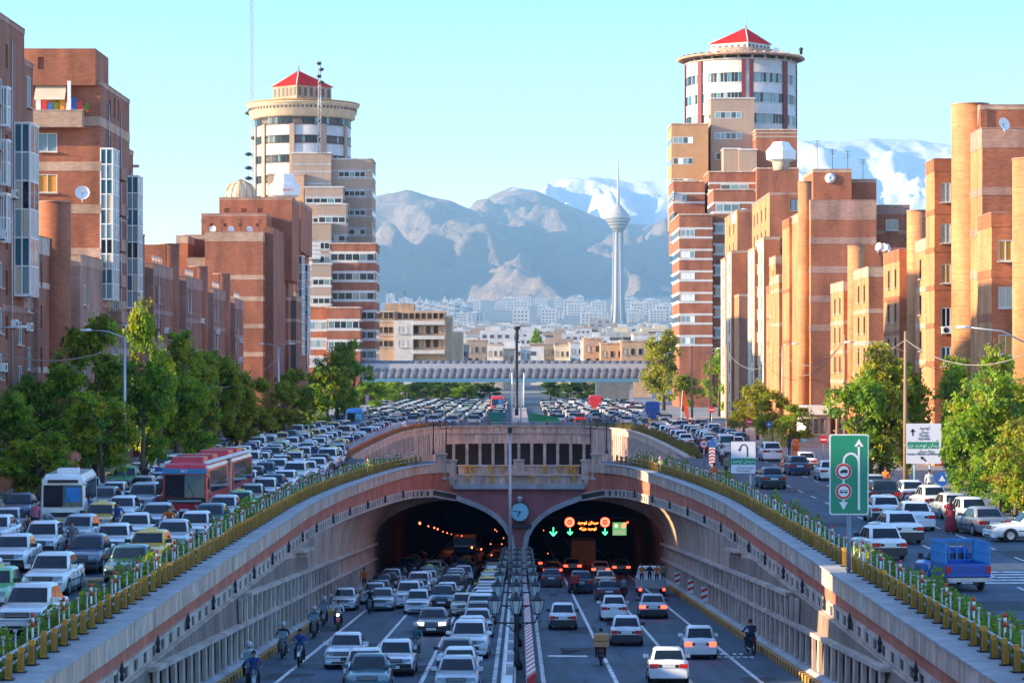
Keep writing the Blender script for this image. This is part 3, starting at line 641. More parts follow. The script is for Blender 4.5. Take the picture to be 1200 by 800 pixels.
def ac_unit(root, x, y, z, face):
    global acm
    if acm is None: acm = MB().box(-.42, .42, -.34, 0, 0, .58, wht).rings([[(.22 * math.cos(2 * math.pi * i / 10) - .1, yy, .29 + .22 * math.sin(2 * math.pi * i / 10)) for i in range(10)] for yy in (-.34, -.36)], blk).box(-.4, .4, -.3, .02, -.06, 0, dsteel).mesh('air_conditioner')
    link('air_conditioner', acm, root, (x, y, z), {'S': 0, 'E': math.pi / 2, 'W': -math.pi / 2}[face])
def dish(root, x, y, z, s=.5, aim=0):
    mb = MB(); mb.tube([(0, 0, 0), (0, 0, s * 1.5)], .04, steel)
    mb.rings([[(r * s * math.cos(2 * math.pi * i / 12), -d * s, s * 1.6 + r * s * math.sin(2 * math.pi * i / 12)) for i in range(12)] for r, d in ((.05, 0), (.6, .08), (1, .3))], wht, cap=False, smooth=True)
    mb.tube([(0, 0, s * 1.6), (0, -s * .7, s * 1.7)], .025, steel); o = mb.obj('dish_antenna', root, (x, y, z)); o.rotation_euler[2] = aim; o.rotation_euler[0] = -.3
def antenna(root, x, y, z, h):
    mb = MB(); mb.tube([(0, 0, 0), (0, 0, h)], .035, dsteel, 5)
    for k in range(3): mb.tube([(-.5 + .1 * k, 0, h * (.97 - .1 * k)), (.5 - .1 * k, 0, h * (.97 - .1 * k))], .022, dsteel, 4)
    mb.obj('antenna', root, (x, y, z))
def bay(root, x0, x1, y0, y1, z0, z1, n, side, lighted=()):
    """glazed oriel: n storeys of blue and white panels"""
    h = (z1 - z0) / n; sg = 1 if side == 'L' else -1; xf = x1 if side == 'L' else x0
    m = MB(); m.box(x0 + .05, x1 - .05, y0 + .05, y1 - .05, z0, z1, trim); m.box(x0, x1 + .06, y0 - .06, y1 + .06, z1, z1 + .12, wht); m.box(x0, x1 + .03, y0 - .04, y1 + .04, z0 - .12, z0, wht); b = m.obj('oriel', root)
    fr = MB()
    for k in range(n + 1):
        for hh in (0, .5):
            z = z0 + h * (k + hh)
            if z <= z1: fr.box(x0, x1 + .02, y0 - .02, y0 + .03, z - .05, z + .05, wht); fr.box(xf - .03, xf + .03, y0, y1, z - .05, z + .05, wht)
    for u in (x0 + .04, (x0 + x1) / 2, x1 - .02): fr.box(u - .05, u + .05, y0 - .03, y0 + .03, z0, z1, wht)
    for u in (y0 + .04, (y0 + y1) / 2, y1 - .04): fr.box(xf - .03, xf + .035, u - .05, u + .05, z0, z1, wht)
    fr.obj('frame', b)
    for k in range(2 * n):
        z = z0 + h * .5 * k + .06
        pm = (glassB if k % 2 else glassL) if k % 4 < 3 else (glassD if k % 8 < 4 else glassB)
        for q in range(2):
            a = x0 + .09 + q * (x1 - x0) / 2; c = a + (x1 - x0) / 2 - .14
            g = MB().quad((a, y0 + .01, z), (c, y0 + .01, z), (c, y0 + .01, z + h * .5 - .12), (a, y0 + .01, z + h * .5 - .12), pm if rnd.random() < .85 else curtain); g.obj('pane', b)
        g = MB()
        for q in range(2):
            a = y0 + .1 + q * (y1 - y0) / 2; c = a + (y1 - y0) / 2 - .16
            g.quad((xf + .005, a, z), (xf + .005, c, z), (xf + .005, c, z + h * .5 - .12), (xf + .005, a, z + h * .5 - .12), pm)
        g.obj('pane', b)
def turret(root, x, y, r, Z1, m, name='stair_turret', n=20):
    mb = MB(); mb.lathe([(r, -.3), (r, Z1)], m, n, (x, y, 0)); mb.lathe([(r + .05, Z1), (r + .05, Z1 + .12)], brickB, n, (x, y, 0)); mb.obj(name, root)

mixd = ['dark', 'dark', 'blue', 'pale', 'curtain']
# ---- left row (street face near x = -34)
B = thing('apartment_building', 'shaded brick apartment block at the left edge with a blue glazed oriel column', 'apartment building', (0, 0, 0))
Z1 = 31.3
sw = rows(Z1, 164.2, 164.9, 1.7, None, 0, 3.1, 3.0) + rows(Z1, 169.6, 170.4, 1.6, None, 0, 3.3, 3.0) + rows(Z1, 167.2, 168.5, 1.7, mixd, 1, 5.9, 3.0, seed=2) + rows(Z1 - 19, 173.8, 175.3, 1.6, ['blue', 'dark'], 1, 2.6, 3.0)
sw = [o for o in sw]
block(B, -52, -34, 166, 176, Z1, brickP, brickR, 'L', fw=[], sw=sw, bands=[Z1 - 7.2 - 6 * k for k in range(4)], bandm=brickB, top=.3)
block(B, -50, -34.05, 176, 179.4, 29.3, brickP, brickR, 'L', sw=[(177.2, 178.8, 26.2, 28.4, 'blue', 2), (177.4, 178.7, 8, 9.6, 'dark', 1), (177.4, 178.7, 12, 13.6, 'dark', 1)], bands=[24.5, 18.5, 12.5], bandm=brickB, top=.3)
bay(B, -34.02, -32.95, 172.5, 175.6, PZ(345, 172.5), PZ(145, 172.5), 3, 'L')
for q0, q1 in ((146, 103), (215, 165), (282, 228)): bay(B, -34.02, -33.6, 168.0, 169.2, PZ(q0, 168), PZ(q1, 168), 1, 'L')
ac_unit(B, -33.98, 177.0, PZ(388, 177), 'E'); [ac_unit(B, -33.98, 164.5 + (k % 3) * 3.6, 5 + k * 2.9, 'E') for k in range(7)]; MB().tube([(-33.94, 171.4, 0), (-33.94, 171.4, 30)], .06, steel, 6).obj('downpipe', B)
block(B, -50, -33.9, 180.4, 187.5, 17.4, brickP, brickB, 'L', sw=rows(17.4, 181.4, 182.1, 1.6, None, 0, 3.4), bands=[14, 8, 5], bandm=conc, top=1.2)
turret(B, -33.7, 186, 1.15, 20.1, brickR)
dish(B, -35, 184, 17.6, .5, .4); antenna(B, -36, 182, 17.6, 2)

B = thing('apartment_building', 'tall brick apartment block on the left with a roof terrace and two glazed oriel columns', 'apartment building')
Z1 = 31.4; cols = [PX(62, 208), PX(87, 208)]
fwl = [(PX(44, 208), PX(67, 208), PZ(178, 208), PZ(156, 208), 'pale', 1), (PX(44, 208), PX(67, 208), PZ(226, 208), PZ(204, 208), 'amber', 1),
       (PX(44, 208), PX(67, 208), PZ(274, 208), PZ(252, 208), 'pale', 1), (-49, -36, PZ(129, 208), PZ(96, 208), None, 0)]
sw = [(212.5, 213.3, 29 - 3 * k, 30.4 - 3 * k, None, 0) for k in range(8)] + [(215, 215.8, 29.1, 30.8, None, 0), (217, 217.8, 29.1, 30.8, None, 0)]
sw += [(214.2, 217.2, z, z + 2.2, 'dark', 2) for z in (24.2, 21.2, 18.2, 15.2, 12.2, 9.2, 6.2)]
block(B, -54, -34, 208, 223.5, Z1, brickP, brickR, 'L', fwl, sw, bands=[PZ(142, 208), PZ(195, 208), PZ(245, 208), PZ(296, 208), 13.5, 9.5], bandm=brickT, bandh=.75, top=.3)
block(B, -53.9, -34.2, 223.5, 227, 27.2, brickP, brickR, 'L', sw=[(224.6, 225.4, z, z + 1.6, None, 0) for z in (24, 21, 18)], bands=[25, 19, 13], top=.3)
block(B, -50, -34.3, 207.4, 214, PZ(58, 208), brickP, brickR, 'L', z0=Z1 - .4, fw=[(PX(46, 208), PX(53, 208), 33.3 - 1, 33.3, None, 0)], parapet=False)
# roof terrace: balustrade, posts, awning and washing
mb = MB(); mb.box(-49.5, -35.3, 206.9, 208, PZ(149, 207), PZ(130, 207), brickT); mb.box(-49.6, -35.2, 206.85, 207.1, PZ(130, 207), PZ(129, 207), conc); mb.obj('terrace_parapet', B)
mb = MB(); mb.box(PX(79, 207), PX(83, 207), 206.95, 207.15, PZ(129, 207), PZ(95, 207), wht); mb.obj('post', B)
mb = MB(); mb.quad((PX(40, 207), 206.9, PZ(117, 207)), (PX(76, 207), 206.9, PZ(117, 207)), (PX(76, 207), 207.8, PZ(98, 207)), (PX(40, 207), 207.8, PZ(98, 207)), cream); mb.obj('awning', B)
for k in range(9):
    mb = MB(); x = PX(45 + k * 7, 207.5); c = (wht, redP, blu, leafA, amberP, wht, blu, redP, leafA)[k]
    mb.box(x - .18, x + .2, 207.4, 207.48, PZ(128 - 0 * k, 207), PZ(114 + 3 * (k % 3), 207), c); mb.obj('hanging_cloth', B)
bay(B, -34.02, -33.0, 208, 211.2, PZ(350, 208), PZ(175, 208), 5, 'L'); bay(B, -34.02, -33.0, 222, 224.5, PZ(360, 222), PZ(207, 222), 4, 'L')
for k in range(5):
    mb = MB(); z = 24 - k * 3; mb.box(-34, -33.2, 213.9, 217.4, z - .1, z + .9, brickB); mb.obj('balcony', B)
for k in range(7): ac_unit(B, -33.98, 213.2 + (k % 3) * 3.4, 5.5 + k * 3.1, 'E')
for q in (218.4, 212.0): MB().tube([(-33.94, q, 0), (-33.94, q, 30)], .06, steel, 6).obj('downpipe', B)
dish(B, PX(97, 206.8), 206.6, PZ(240, 207), .6, .2)
mb = MB(); mb.box(-34.5, -33.7, 226.6, 227.4, 25.9, 26.1, conc); mb.obj('ledge', B)
# low wings in front
block(B, -44, -35.6, 196.5, 207.8, 16.6, brickP, brickP, 'L', fw=[(-38.2, -37.0, z, z + 1.6, 'blue', 1) for z in (11.2, 8.0, 4.8)], bands=[13.3, 10.1, 6.9], bandm=conc, top=1.2)
block(B, -36.0, -33.8, 197.3, 207.9, 16.8, brickB, brickB, 'L', sw=[(199, 200.2, z, z + 1.6, 'dark', 1) for z in (13, 10, 7)], bands=[9.7, 6.5], bandm=brickT, top=.8)

def module(x, Y, zt, zb, label, seed, w=14, depth=15.0):
    """the repeated low module: turret slab, tan parapet wing with slit windows"""
    r = random.Random(seed); B = thing('apartment_building', label, 'apartment building', group='low brick modules of the left row')
    block(B, x - 3.6, x - .9, Y, Y + 7, zt, brickP, brickR, 'L', bands=[], parapet=False)
    turret(B, x - .7, Y + 1.0, 1.0, zt, brickR, n=16)
    y2 = Y + 7.2
    block(B, x - w, x - 1.9, y2, y2 + 1.2, zb - .1, brickP, brickP, 'L', fw=[(x - 3.7, x - 2.5, z, z + 1.5, r.choice(['blue', 'pale', 'dark']), 1) for z in (zb - 4, zb - 7, zb - 10)], bands=[zb - 4.6, zb - 7.6, zb - 10.6], bandm=brickB, top=1.1)
    block(B, x - w, x, y2 + 1.2, Y + depth, zb, brickP, brickB, 'L', sw=[(y, y + .75, z, z + 1.6, r.choice([None, 'dark', 'pale', None]), 0) for y in (y2 + 3, y2 + 5.6) for z in (zb - 3.6, zb - 6.7, zb - 9.8, zb - 12.9)], bands=[zb - 4.4, zb - 7.5, zb - 10.6], bandm=brickB, top=1.1)
    for k in range(3):
        if r.random() < .7: dish(B, x - 2 - r.random() * 5, y2 + 3 + k * 2, zb + .2, r.uniform(.4, .7), r.uniform(-.6, .6))
        if r.random() < .6: antenna(B, x - 3 - r.random() * 5, y2 + 3 + k * 2, zb + .2, r.uniform(1.2, 2.6))
    for k in range(4): ac_unit(B, x + .02, r.uniform(y2 + 2, Y + depth - 1), r.uniform(3, zb - 4), 'E')
    MB().tube([(x + .06, y2 + 4.6, 0), (x + .06, y2 + 4.6, zb - .3)], .06, steel, 6).obj('downpipe', B)
    # roof terrace rail
    m = MB()
    for k in range(7): m.tube([(x - .1, y2 + 1.5 + k, zb), (x - .1, y2 + 1.5 + k, zb + .8)], .03, steel, 4)
    m.tube([(x - .1, y2 + 1.5, zb + .8), (x - .1, y2 + 7.5, zb + .8)], .03, steel, 4); m.obj('roof_rail', B)
    return B
module(-34, 229.5, 20.0, 17.8, 'brick module with a tall turret right behind the terrace block on the left', 11, depth=22)
module(-34, 253, 20.3, 17.4, 'second low brick module behind the terrace block on the left, before the big block', 12, depth=22)
module(-34, 276.5, 19.0, 16.9, 'third low brick module behind the terrace block on the left', 13, depth=20)
module(-34, 298, 19.0, 16.3, 'last low brick module of the left row, just before the wide brick block', 14, depth=18)

B = thing('apartment_building', 'wide striped brick apartment block with stepped roof below the left round tower', 'apartment building')
Y = 332
bl = [PZ(q, Y) for q in (325, 350, 382, 415)]
block(B, PX(240, Y), PX(308, Y), Y, 355, PZ(272, Y), brickP, brickR, 'L', bands=bl, bandh=.6, top=1.2, sw=[(336, 337, z, z + 1.5, None, 0) for z in (20, 17, 14, 11)])
block(B, PX(218, Y), PX(240, Y) - .02, Y + 1, 350, PZ(302, Y), brickO, brickR, 'L', bands=bl, bandh=.6, top=1.2)
block(B, PX(204, Y), PX(218, Y) - .02, Y + 2, 350, PZ(276, Y), brickO, brickO, 'L', top=.9)
block(B, PX(204, Y), PX(238, Y) - .02, Y + 9, 352, PZ(276, Y + 9), brickO, brickO, 'L', top=.5)
block(B, PX(236, 342), PX(312, 342), 342, 356, PZ(251, 342), brickR, brickR, 'L', bands=[], top=.3, bandm=brickB, z0=20, fw=[(PX(q, 342), PX(q + 4, 342), PZ(266, 342), PZ(262, 342), None, 0) for q in (246, 262, 280, 300)])
block(B, PX(257, 350), PX(342, 350), 350, 362, PZ(232, 350), brickR, brickR, 'L', bands=[], top=.3, bandm=brickB, z0=20, fw=[(PX(q, 350), PX(q + 6, 350), PZ(249, 350), PZ(244, 350), None, 0) for q in (263, 283, 302)])
block(B, PX(308, 334) + .02, PX(320, 334), 334.5, 356, PZ(266, 334), brickP, brickP, 'L', parapet=False)
block(B, PX(320, 360), PX(333, 360), 360, 366, PZ(290, 360), blk, framed, 'L', parapet=False, fw=[(PX(321, 360), PX(325, 360), PZ(q + 9, 360), PZ(q, 360), 'blue', 0) for q in (298, 326, 350, 374, 398)])
for q, (a, b, yt, Y) in enumerate(((323, 338, 322, 352), (336, 347, 348, 356))):
    block(B, PX(a, Y), PX(b, Y), Y, Y + 8, PZ(yt, Y), brickP, brickR if q == 0 else framed, 'L', bands=[PZ(z_, Y) for z_ in (350, 375, 400)], top=.5)
for k in range(7): dish(B, PX(240 + k * 11, 340), 338, PZ(272, 332), .45, rnd.uniform(-.7, .7)) if k % 2 else antenna(B, PX(240 + k * 11, 340), 338, PZ(272, 332), 2)
block(B, PX(318, 368), PX(346, 368), 368, 392, PZ(256, 368), brickR, brickR, 'L', bands=[PZ(q, 368) for q in (290, 320, 345, 370)], bandh=.6, top=1.3,
      sw=[(y, y + 1.2, PZ(290 + 25 * k, 372), PZ(281 + 25 * k, 372), 'pale', 1) for k in range(5) for y in (371, 376)])
block(B, PX(316, 371), PX(352, 371), 371.5, 392, PZ(236, 371), brickR, brickR, 'L', z0=25, top=.4, bandm=brickB)
mb = MB(); mb.box(PX(318, 368), PX(332, 368), 367.5, 367.9, PZ(275, 368), PZ(258, 368), wht); mb.obj('roof_screen', B)
bay(B, PX(346, 374), PX(354, 374), 374, 378, PZ(415, 374), PZ(300, 374), 6, 'L'); bay(B, PX(354, 384), PX(361, 384), 384, 388, PZ(415, 384), PZ(310, 384), 6, 'L')

# ---- the left round tower with its stepped wings
def strip_windows(root, x0, x1, y, z0, z1, n, face='S', m=None, pan=None):
    """a ribbon window: recessed dark strip with frames, one part with its panes"""
    mb = MB(); fr = framew
    if face == 'S':
        mb.box(x0, x1, y - .03, y + .1, z0, z0 + .12, fr); mb.box(x0, x1, y - .03, y + .1, z1 - .12, z1, fr)
        for k in range(n + 1): u = x0 + (x1 - x0) * k / n; mb.box(u - .06, u + .06, y - .02, y + .1, z0, z1, fr)
        o = mb.obj('ribbon_window', root)
        for k in range(n):
            a = x0 + (x1 - x0) * k / n + .06; b = x0 + (x1 - x0) * (k + 1) / n - .06
            MB().quad((a, y - .005 - .004 * (k % 2), z0 + .12), (b, y - .005 - .004 * (k % 2), z0 + .12), (b, y - .005, z1 - .12), (a, y - .005, z1 - .12), rnd.choice(pan or [tglass, tglass, tglass, tglass, glassB])).obj('pane', o)
    else:
        mb.box(y - .05, y + .05, x0, x1, z0, z0 + .12, fr); mb.box(y - .05, y + .05, x0, x1, z1 - .12, z1, fr); o = mb.obj('ribbon_window', root)
        MB().box(y - .02, y + .02, x0, x1, z0 + .12, z1 - .12, rnd.choice([glassB, glassD])).obj('pane', o)
def wing(root, p0, p1, yt, Y, dep, m1, m2=None, step=22.5, first=12, wh=9, side='L', mf=None, wn=4, yb=430, bands=True, wx=None, pan=None, wb=True):
    """stepped wing with ribbon windows every floor"""
    x0, x1 = PX(p0, Y), PX(p1, Y); z1 = PZ(yt, Y)
    mb = MB(); mb.box(x0, x1, Y, Y + dep, PZ(yb, Y) - 8.5, z1, m1); mb.obj('wall', root)
    c = MB(); c.box(x0 - .15, x1 + .15, Y - .15, Y + dep, z1, z1 + .3, whiteR if m1 in (beige, whiteR) else concP); c.obj('coping', root)
    k = 0; xf = x1 if side == 'L' else x0; sg = 1 if side == 'L' else -1
    while True:
        ya = yt + first + step * k
        if ya + wh > yb: break
        za, zb = PZ(ya + wh, Y), PZ(ya, Y); a, b = (x0 + .3, x1 - .3) if wx is None else (PX(wx[0], Y), PX(wx[1], Y))
        if wb: strip_windows(root, a, b, Y - .03, za, zb, wn, pan=pan); strip_windows(root, Y + .8, Y + dep - .8, xf + sg * .03, za, zb, 1, 'E')
        if m2:
            m = MB(); m.box(x0 - .04, x1 + .04, Y - .06, Y + dep, zb + .02, zb + .45, m2); m.box(x0 - .04, x1 + .04, Y - .06, Y + dep, za - .45, za - .02, m2); m.obj('band', root)
        k += 1
def drumtower(root, pcx, pr, Y, ytop, ybot, floors_, m, pil, wh, prim):
    cx = PX(pcx, Y); r = pr * Y / FPX; N = 48; zt, zb = PZ(ytop, Y), PZ(ybot, Y)
    mb = MB(); mb.lathe([(r, zb), (r, zt)], m, N, (cx, Y, 0)); mb.obj('drum', root)
    for yw in floors_:
        z0, z1 = PZ(yw + wh, Y), PZ(yw, Y); fr = MB(); fr.lathe([(r + .12, z0 - .15), (r + .12, z0), (r + .03, z0), (r + .03, z1), (r + .12, z1), (r + .12, z1 + .15)], framed if pcx < 600 else framew, N, (cx, Y, 0)); o = fr.obj('ribbon_window', root)
        for k in range(0, 48):
            if k % prim[0] in prim[1]: continue
            if pcx < 600 and k % 12 > 9: continue
            a0, a1 = math.pi * (1 + k / 48.0) + .006, math.pi * (1 + (k + 1) / 48.0) - .006; R_ = r + .06
            MB().quad((cx + R_ * math.cos(a0), Y + R_ * math.sin(a0), z0 + .05), (cx + R_ * math.cos(a1), Y + R_ * math.sin(a1), z0 + .05), (cx + R_ * math.cos(a1), Y + R_ * math.sin(a1), z1 - .05), (cx + R_ * math.cos(a0), Y + R_ * math.sin(a0), z1 - .05), rnd.choice([tglass, tglass, tglass, glassB] if pcx < 600 else [tglass, glassB, glassL, tglass])).obj('pane', o)
    for ang, w, mm in pil:
        a = R(ang); x, y = cx + (r + .1) * math.cos(a), Y + (r + .1) * math.sin(a)
        p = MB(); p.box(-w / 2, w / 2, -.25, .25, zb, zt, mm); o = p.obj('pilaster', root, (x, y, 0)); o.rotation_euler[2] = a + math.pi / 2
    return cx, r
def pavilion(root, p0, p1, ytop, ybot, yapex, pcx, Y, mw):
    """square pavilion turned so that one edge faces the street, with a red pyramid roof"""
    cx = PX(pcx, Y); xl, xr = PX(p0, Y), PX(p1, Y); zt, zb = PZ(ytop, Y), PZ(ybot, Y); dy = 9
    q = [(xl, Y), (PX(pcx + (0), Y), Y - dy * .55), (xr, Y + 1), (cx, Y + dy)]
    mb = MB(); mb.prism(q, zb, zt, mw); mb.obj('pavilion', root)
    ov = [(cx + (x - cx) * 1.07, Y + (y - Y) * 1.07) for x, y in q]
    mb = MB(); vs = [(x, y, zt) for x, y in ov] + [(cx, Y, PZ(yapex, Y))]
    mb.add(vs, [(3, 2, 1, 0), (0, 1, 4), (1, 2, 4), (2, 3, 4), (3, 0, 4)], tileR); o = mb.obj('roof', root)
    for i in range(4): MB().tube([vs[i], vs[4]], .14, whiteR, 4).obj('ridge_cap', o)
    MB().tube([(cx, Y, PZ(yapex, Y)), (cx, Y, PZ(yapex - 14, Y))], [.18, .03], steel, 5).obj('finial', root)
    for i in range(4):
        a, b = q[i], q[(i + 1) % 4]
        for k in range(6):
            t = (k + .5) / 6
            MB().box(-.35, .35, -.08, .05, zb + (zt - zb) * .35, zt - .5, framed).obj('louvre', root, (a[0] + (b[0] - a[0]) * t, a[1] + (b[1] - a[1]) * t, 0), math.atan2(b[1] - a[1], b[0] - a[0]))

T = thing('round_tower', 'round tower with cream cornice and red pyramid roof over stepped beige wings, on the left', 'tower')
Y = 580
cx, r = drumtower(T, 355, 56, Y, 150, 300, [142, 163.5, 186, 209, 232], whiteR, [(200, 1.1, beige), (222, 1.1, beige), (262, 1.1, beige), (300, 1.1, beige), (335, 1.1, beige)], 8, (12, (0,)))
mb = MB(); rr = 1.0
mb.lathe([(r, PZ(142, Y)), (r + 1.0, PZ(140, Y)), (r + 1.0, PZ(135, Y)), (r + 1.4, PZ(134, Y)), (r + 1.4, PZ(127, Y)), (r + 1.9, PZ(126, Y)), (r + 2.0, PZ(124.5, Y))], cream, 48, (cx, Y, 0)); mb.obj('cornice', T)
mb = MB(); mb.lathe([(r + 2.0, PZ(124.5, Y)), (r + 2.1, PZ(122.5, Y)), (r + .5, PZ(121.5, Y)), (0.1, PZ(121, Y))], mat('ochre_rim', (0.40, 0.22, 0.07), .8), 48, (cx, Y, 0)); mb.obj('rim', T)
dm = MB().box(-.22, .22, -.1, .1, -.3, .3, framed).mesh('dentil')
for k in range(40):
    a = math.pi * (1 + k / 40); o = link('dentil', dm, T, (cx + (r + 1.42) * math.cos(a), Y + (r + 1.42) * math.sin(a), PZ(130.5, Y))); o.rotation_euler[2] = a + math.pi / 2
pavilion(T, 320, 388, 102, 121, 83, 350, Y, brickT)
mb = MB()                                            # open mast on the roof
for dx, dy in ((-.35, -.35), (.35, -.35), (.35, .35), (-.35, .35)): mb.tube([(PX(377, 572) + dx, 566 + dy, PZ(180, 566)), (PX(377, 572) + dx * .6, 566 + dy * .6, PZ(70, 566))], .07, steel, 4)
for k in range(20): z = PZ(180 - 5.5 * k, 566); mb.tube([(PX(377, 572) - .33, 565.7, z), (PX(377, 572) + .33, 565.7, z + .9)], .05, redP if k % 4 < 2 else wht, 4)
for q in (75, 82, 90, 97): mb.lathe([(.1, -.4), (.55, -.1), (.55, .2), (.1, .4)], dsteel, 8, (PX(377 + (q % 3 - 1) * 3, 566), 565.5, PZ(q, 566)))
mb.obj('roof_mast', T)
wing(T, 342, 388, 180, 566, 12, beige, concG, 22.5, 14, 6, wn=5, wb=False, yb=300); wing(T, 387, 436, 187, 568, 14, beige, concG, 22.5, 14, 6.5, wn=5, yb=300, wx=(397, 428))
wing(T, 357, 402, 220, 560, 6, beige, concG, 23, 12, 6, wn=5, yb=300); wing(T, 314, 356, 205, 564, 8, peach, None, 20, 8, 5, yb=300, wb=False)
wing(T, 372, 406, 240, 556, 6, beige, concG, 22, 14, 7, wn=4, yb=330); wing(T, 366, 388, 262, 552, 5, beige, concG, 16, 22, 8, wn=3, yb=310)
wing(T, 386, 440, 286, 552, 16, brickR, whiteR, 22.8, 11, 8.5, wn=6, yb=428)
wing(T, 365, 388, 310, 548, 10, beige, whiteR, 22, 17, 7, wn=3, yb=362); wing(T, 362, 384, 360, 545.5, 10, brickO, whiteR, 21, 17, 9, wn=3, yb=430, pan=[glassL, concG, glassL])
wing(T, 383, 422, 361, 544, 9, brickR, whiteR, 24, 15, 9, wn=5, yb=430)
wing(T, 340, 366, 300, 550, 6, beige, whiteR, 20, 9, 6, wn=3, yb=430)
mb = MB(); mb.box(PX(361, 550), PX(376, 550), 549.3, 549.9, PZ(304, 550), PZ(284, 550), whiteR)
for k in range(4): mb.box(PX(361, 550), PX(376, 550), 549.2, 549.3, PZ(303 - 5 * k, 550), PZ(302.3 - 5 * k, 550), steel)
mb.obj('white_screen', T)
# white eight-sided dome house with red lettering
S = thing('octagonal_rooftop_sign', 'white faceted rooftop pod with red lettering beside the left round tower', 'rooftop sign', (PX(336, 545), 540, PZ(225, 540)))
mb = MB(); mb.lathe([(1.9, -1.3), (3.3, -.8), (3.3, 1.3), (2.3, 2.2), (2.0, 3.7), (.2, 3.9)], wht, 8, smooth=False); mb.obj('pod', S)
mb = MB(); mb.lathe([(1.2, -3.2), (1.5, -2.4), (2.3, -1.3)], amberP, 8, smooth=False); mb.obj('bracket', S)
text('T Electro', 1.0, redP, S, (.3, -3.32, .3))
for lab, px, py in (('octagonal_dome', 280, 222),):
    S2 = thing('rooftop_dome', 'pale lattice dome on the flat roof left of the round tower', 'dome', (PX(281, 352), 353, PZ(232, 352)))
    MB().lathe([(2.1, 0), (2.1, .5), (1.95, 1.1), (1.5, 1.8), (.8, 2.3), (.05, 2.5)], cream, 14, smooth=False).obj('shell', S2)
    m = MB()
    for k in range(7): a = math.pi * (1 + k / 6); m.tube([(2.15 * math.cos(a), 2.15 * math.sin(a), 0), (1.98 * math.cos(a), 1.98 * math.sin(a), 1.2), (1.5 * math.cos(a), 1.5 * math.sin(a), 1.9), (.1, -.1, 2.6)], .06, amberP, 4)
    m.obj('ribs', S2)
M_ = thing('radio_mast', 'very tall thin guyed radio mast rising left of the round tower', 'mast', (PX(295, 640), 640, 0))
mb = MB()
for dx, dy in ((-.3, -.2), (.3, -.2), (0, .35)): mb.tube([(dx, dy, 0), (dx, dy, 108)], .07, steel, 4)
for k in range(54): mb.tube([(-.3 if k % 2 else .3, -.2, k * 2), (.3 if k % 2 else -.3, -.2, k * 2 + 2)], .045, steel, 3)
mb.obj('mast', M_)
for q in (133, 162, 181, 197, 209): MB().lathe([(.1, -.5), (.9, -.2), (.9, .2), (.1, .5)], dsteel, 8, (-.8 if q % 2 else .7, -.4, PZ(q, 640))).obj('dish_antenna', M_)
mb = MB()
for ax, zt in ((-26, 100), (-19, 78), (-13, 60)): mb.tube([(0, 0, zt), (ax, 10, 5)], .03, steel, 3)
mb.obj('guy_wire', M_)
# ---- right row
def rblock(root, pc, Y, dep, yt, w, m_w, m_s, sl=(), fw=(), bands=None, **kw):
    x = PX(pc, Y); Z1 = PZ(yt, Y)
    sw = []
    for (f0, wd) in sl:
        k = 0
        while True:
            z = Z1 - 3.3 - 3.1 * k
            if z < 1: break
            sw.append((Y + f0, Y + f0 + wd, z, z + 1.7, 'dark', 0)); k += 1
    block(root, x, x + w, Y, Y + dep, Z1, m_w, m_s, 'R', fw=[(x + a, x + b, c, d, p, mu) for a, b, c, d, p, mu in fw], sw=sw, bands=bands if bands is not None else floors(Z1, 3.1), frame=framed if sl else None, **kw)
    return x, Z1
B = thing('apartment_building', 'tall orange brick apartment block at the right edge with a thick round turret', 'apartment building')
turret(B, PX(1197, 172) + 1, 173.3, 1.35, PZ(186, 172), brickL)
Z = PZ(250, 181)
x = PX(1162, 181); w1 = lambda q, p: (PX(1166, 181) - x, PX(1188, 181) - x, PZ(q + 27, 181), PZ(q, 181), p, 1)
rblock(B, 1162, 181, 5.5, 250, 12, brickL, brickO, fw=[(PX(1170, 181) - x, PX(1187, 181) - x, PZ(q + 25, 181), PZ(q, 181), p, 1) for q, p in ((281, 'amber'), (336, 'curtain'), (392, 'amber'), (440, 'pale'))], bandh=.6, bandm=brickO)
ac_unit(B, PX(1180, 181), 180.95, PZ(425, 181), 'S'); ac_unit(B, PX(1170, 181), 180.95, PZ(424, 181), 'S')
rblock(B, 1151, 188, 4.8, 151, 16, brickL, brickR, bands=[PZ(q, 188) for q in (224, 270, 320)], bandh=.6, bandm=brickB, top=1.4)
rblock(B, 1149, 193, 9, 124, 20, brickO, brickR, bands=[], top=.3, z0=5)
turret(B, PX(1137, 195), 195, 1.42, PZ(124, 195), brickL, n=28)
mb = MB(); mb.tube([(PX(1149, 192), 192.8, PZ(150, 193)), (PX(1149, 192), 192.8, PZ(124, 193))], .07, concP); mb.obj('downpipe', B)
dish(B, PX(1178, 187), 187, PZ(158, 187), .5, .5)
B = thing('apartment_building', 'orange brick apartment block with slit windows beside the thick round turret on the right', 'apartment building')
x = PX(1095, 209)
rblock(B, 1095, 209, 4.4, 187, 5, brickL, brickO, fw=[(PX(1103, 209) - x, PX(1114.5, 209) - x, PZ(q + 23, 209), PZ(q, 209), p, 1) for q, p in ((214, 'curtain'), (262, 'curtain'), (309, 'amber'), (360, 'dark'), (406, 'blue'))], bandm=brickO, sl=())
ac_unit(B, PX(1109, 209), 208.9, PZ(391, 209), 'S')
rblock(B, 1094.5, 213.5, 10, 277, 6, brickL, brickO, sl=((2.6, 1.2), (6.6, 1.2)), z0=-.3)
turret(B, PX(1075, 225), 225, .92, PZ(248, 225), brickL, n=24)
rblock(B, 1080, 225.5, 7, 247, 3, brickL, brickR, bands=[], parapet=False)
antenna(B, PX(1090, 215), 216, PZ(279, 213), 2)
B = thing('apartment_building', 'low orange brick block with two slit-window columns, second below the thick round turret', 'apartment building')
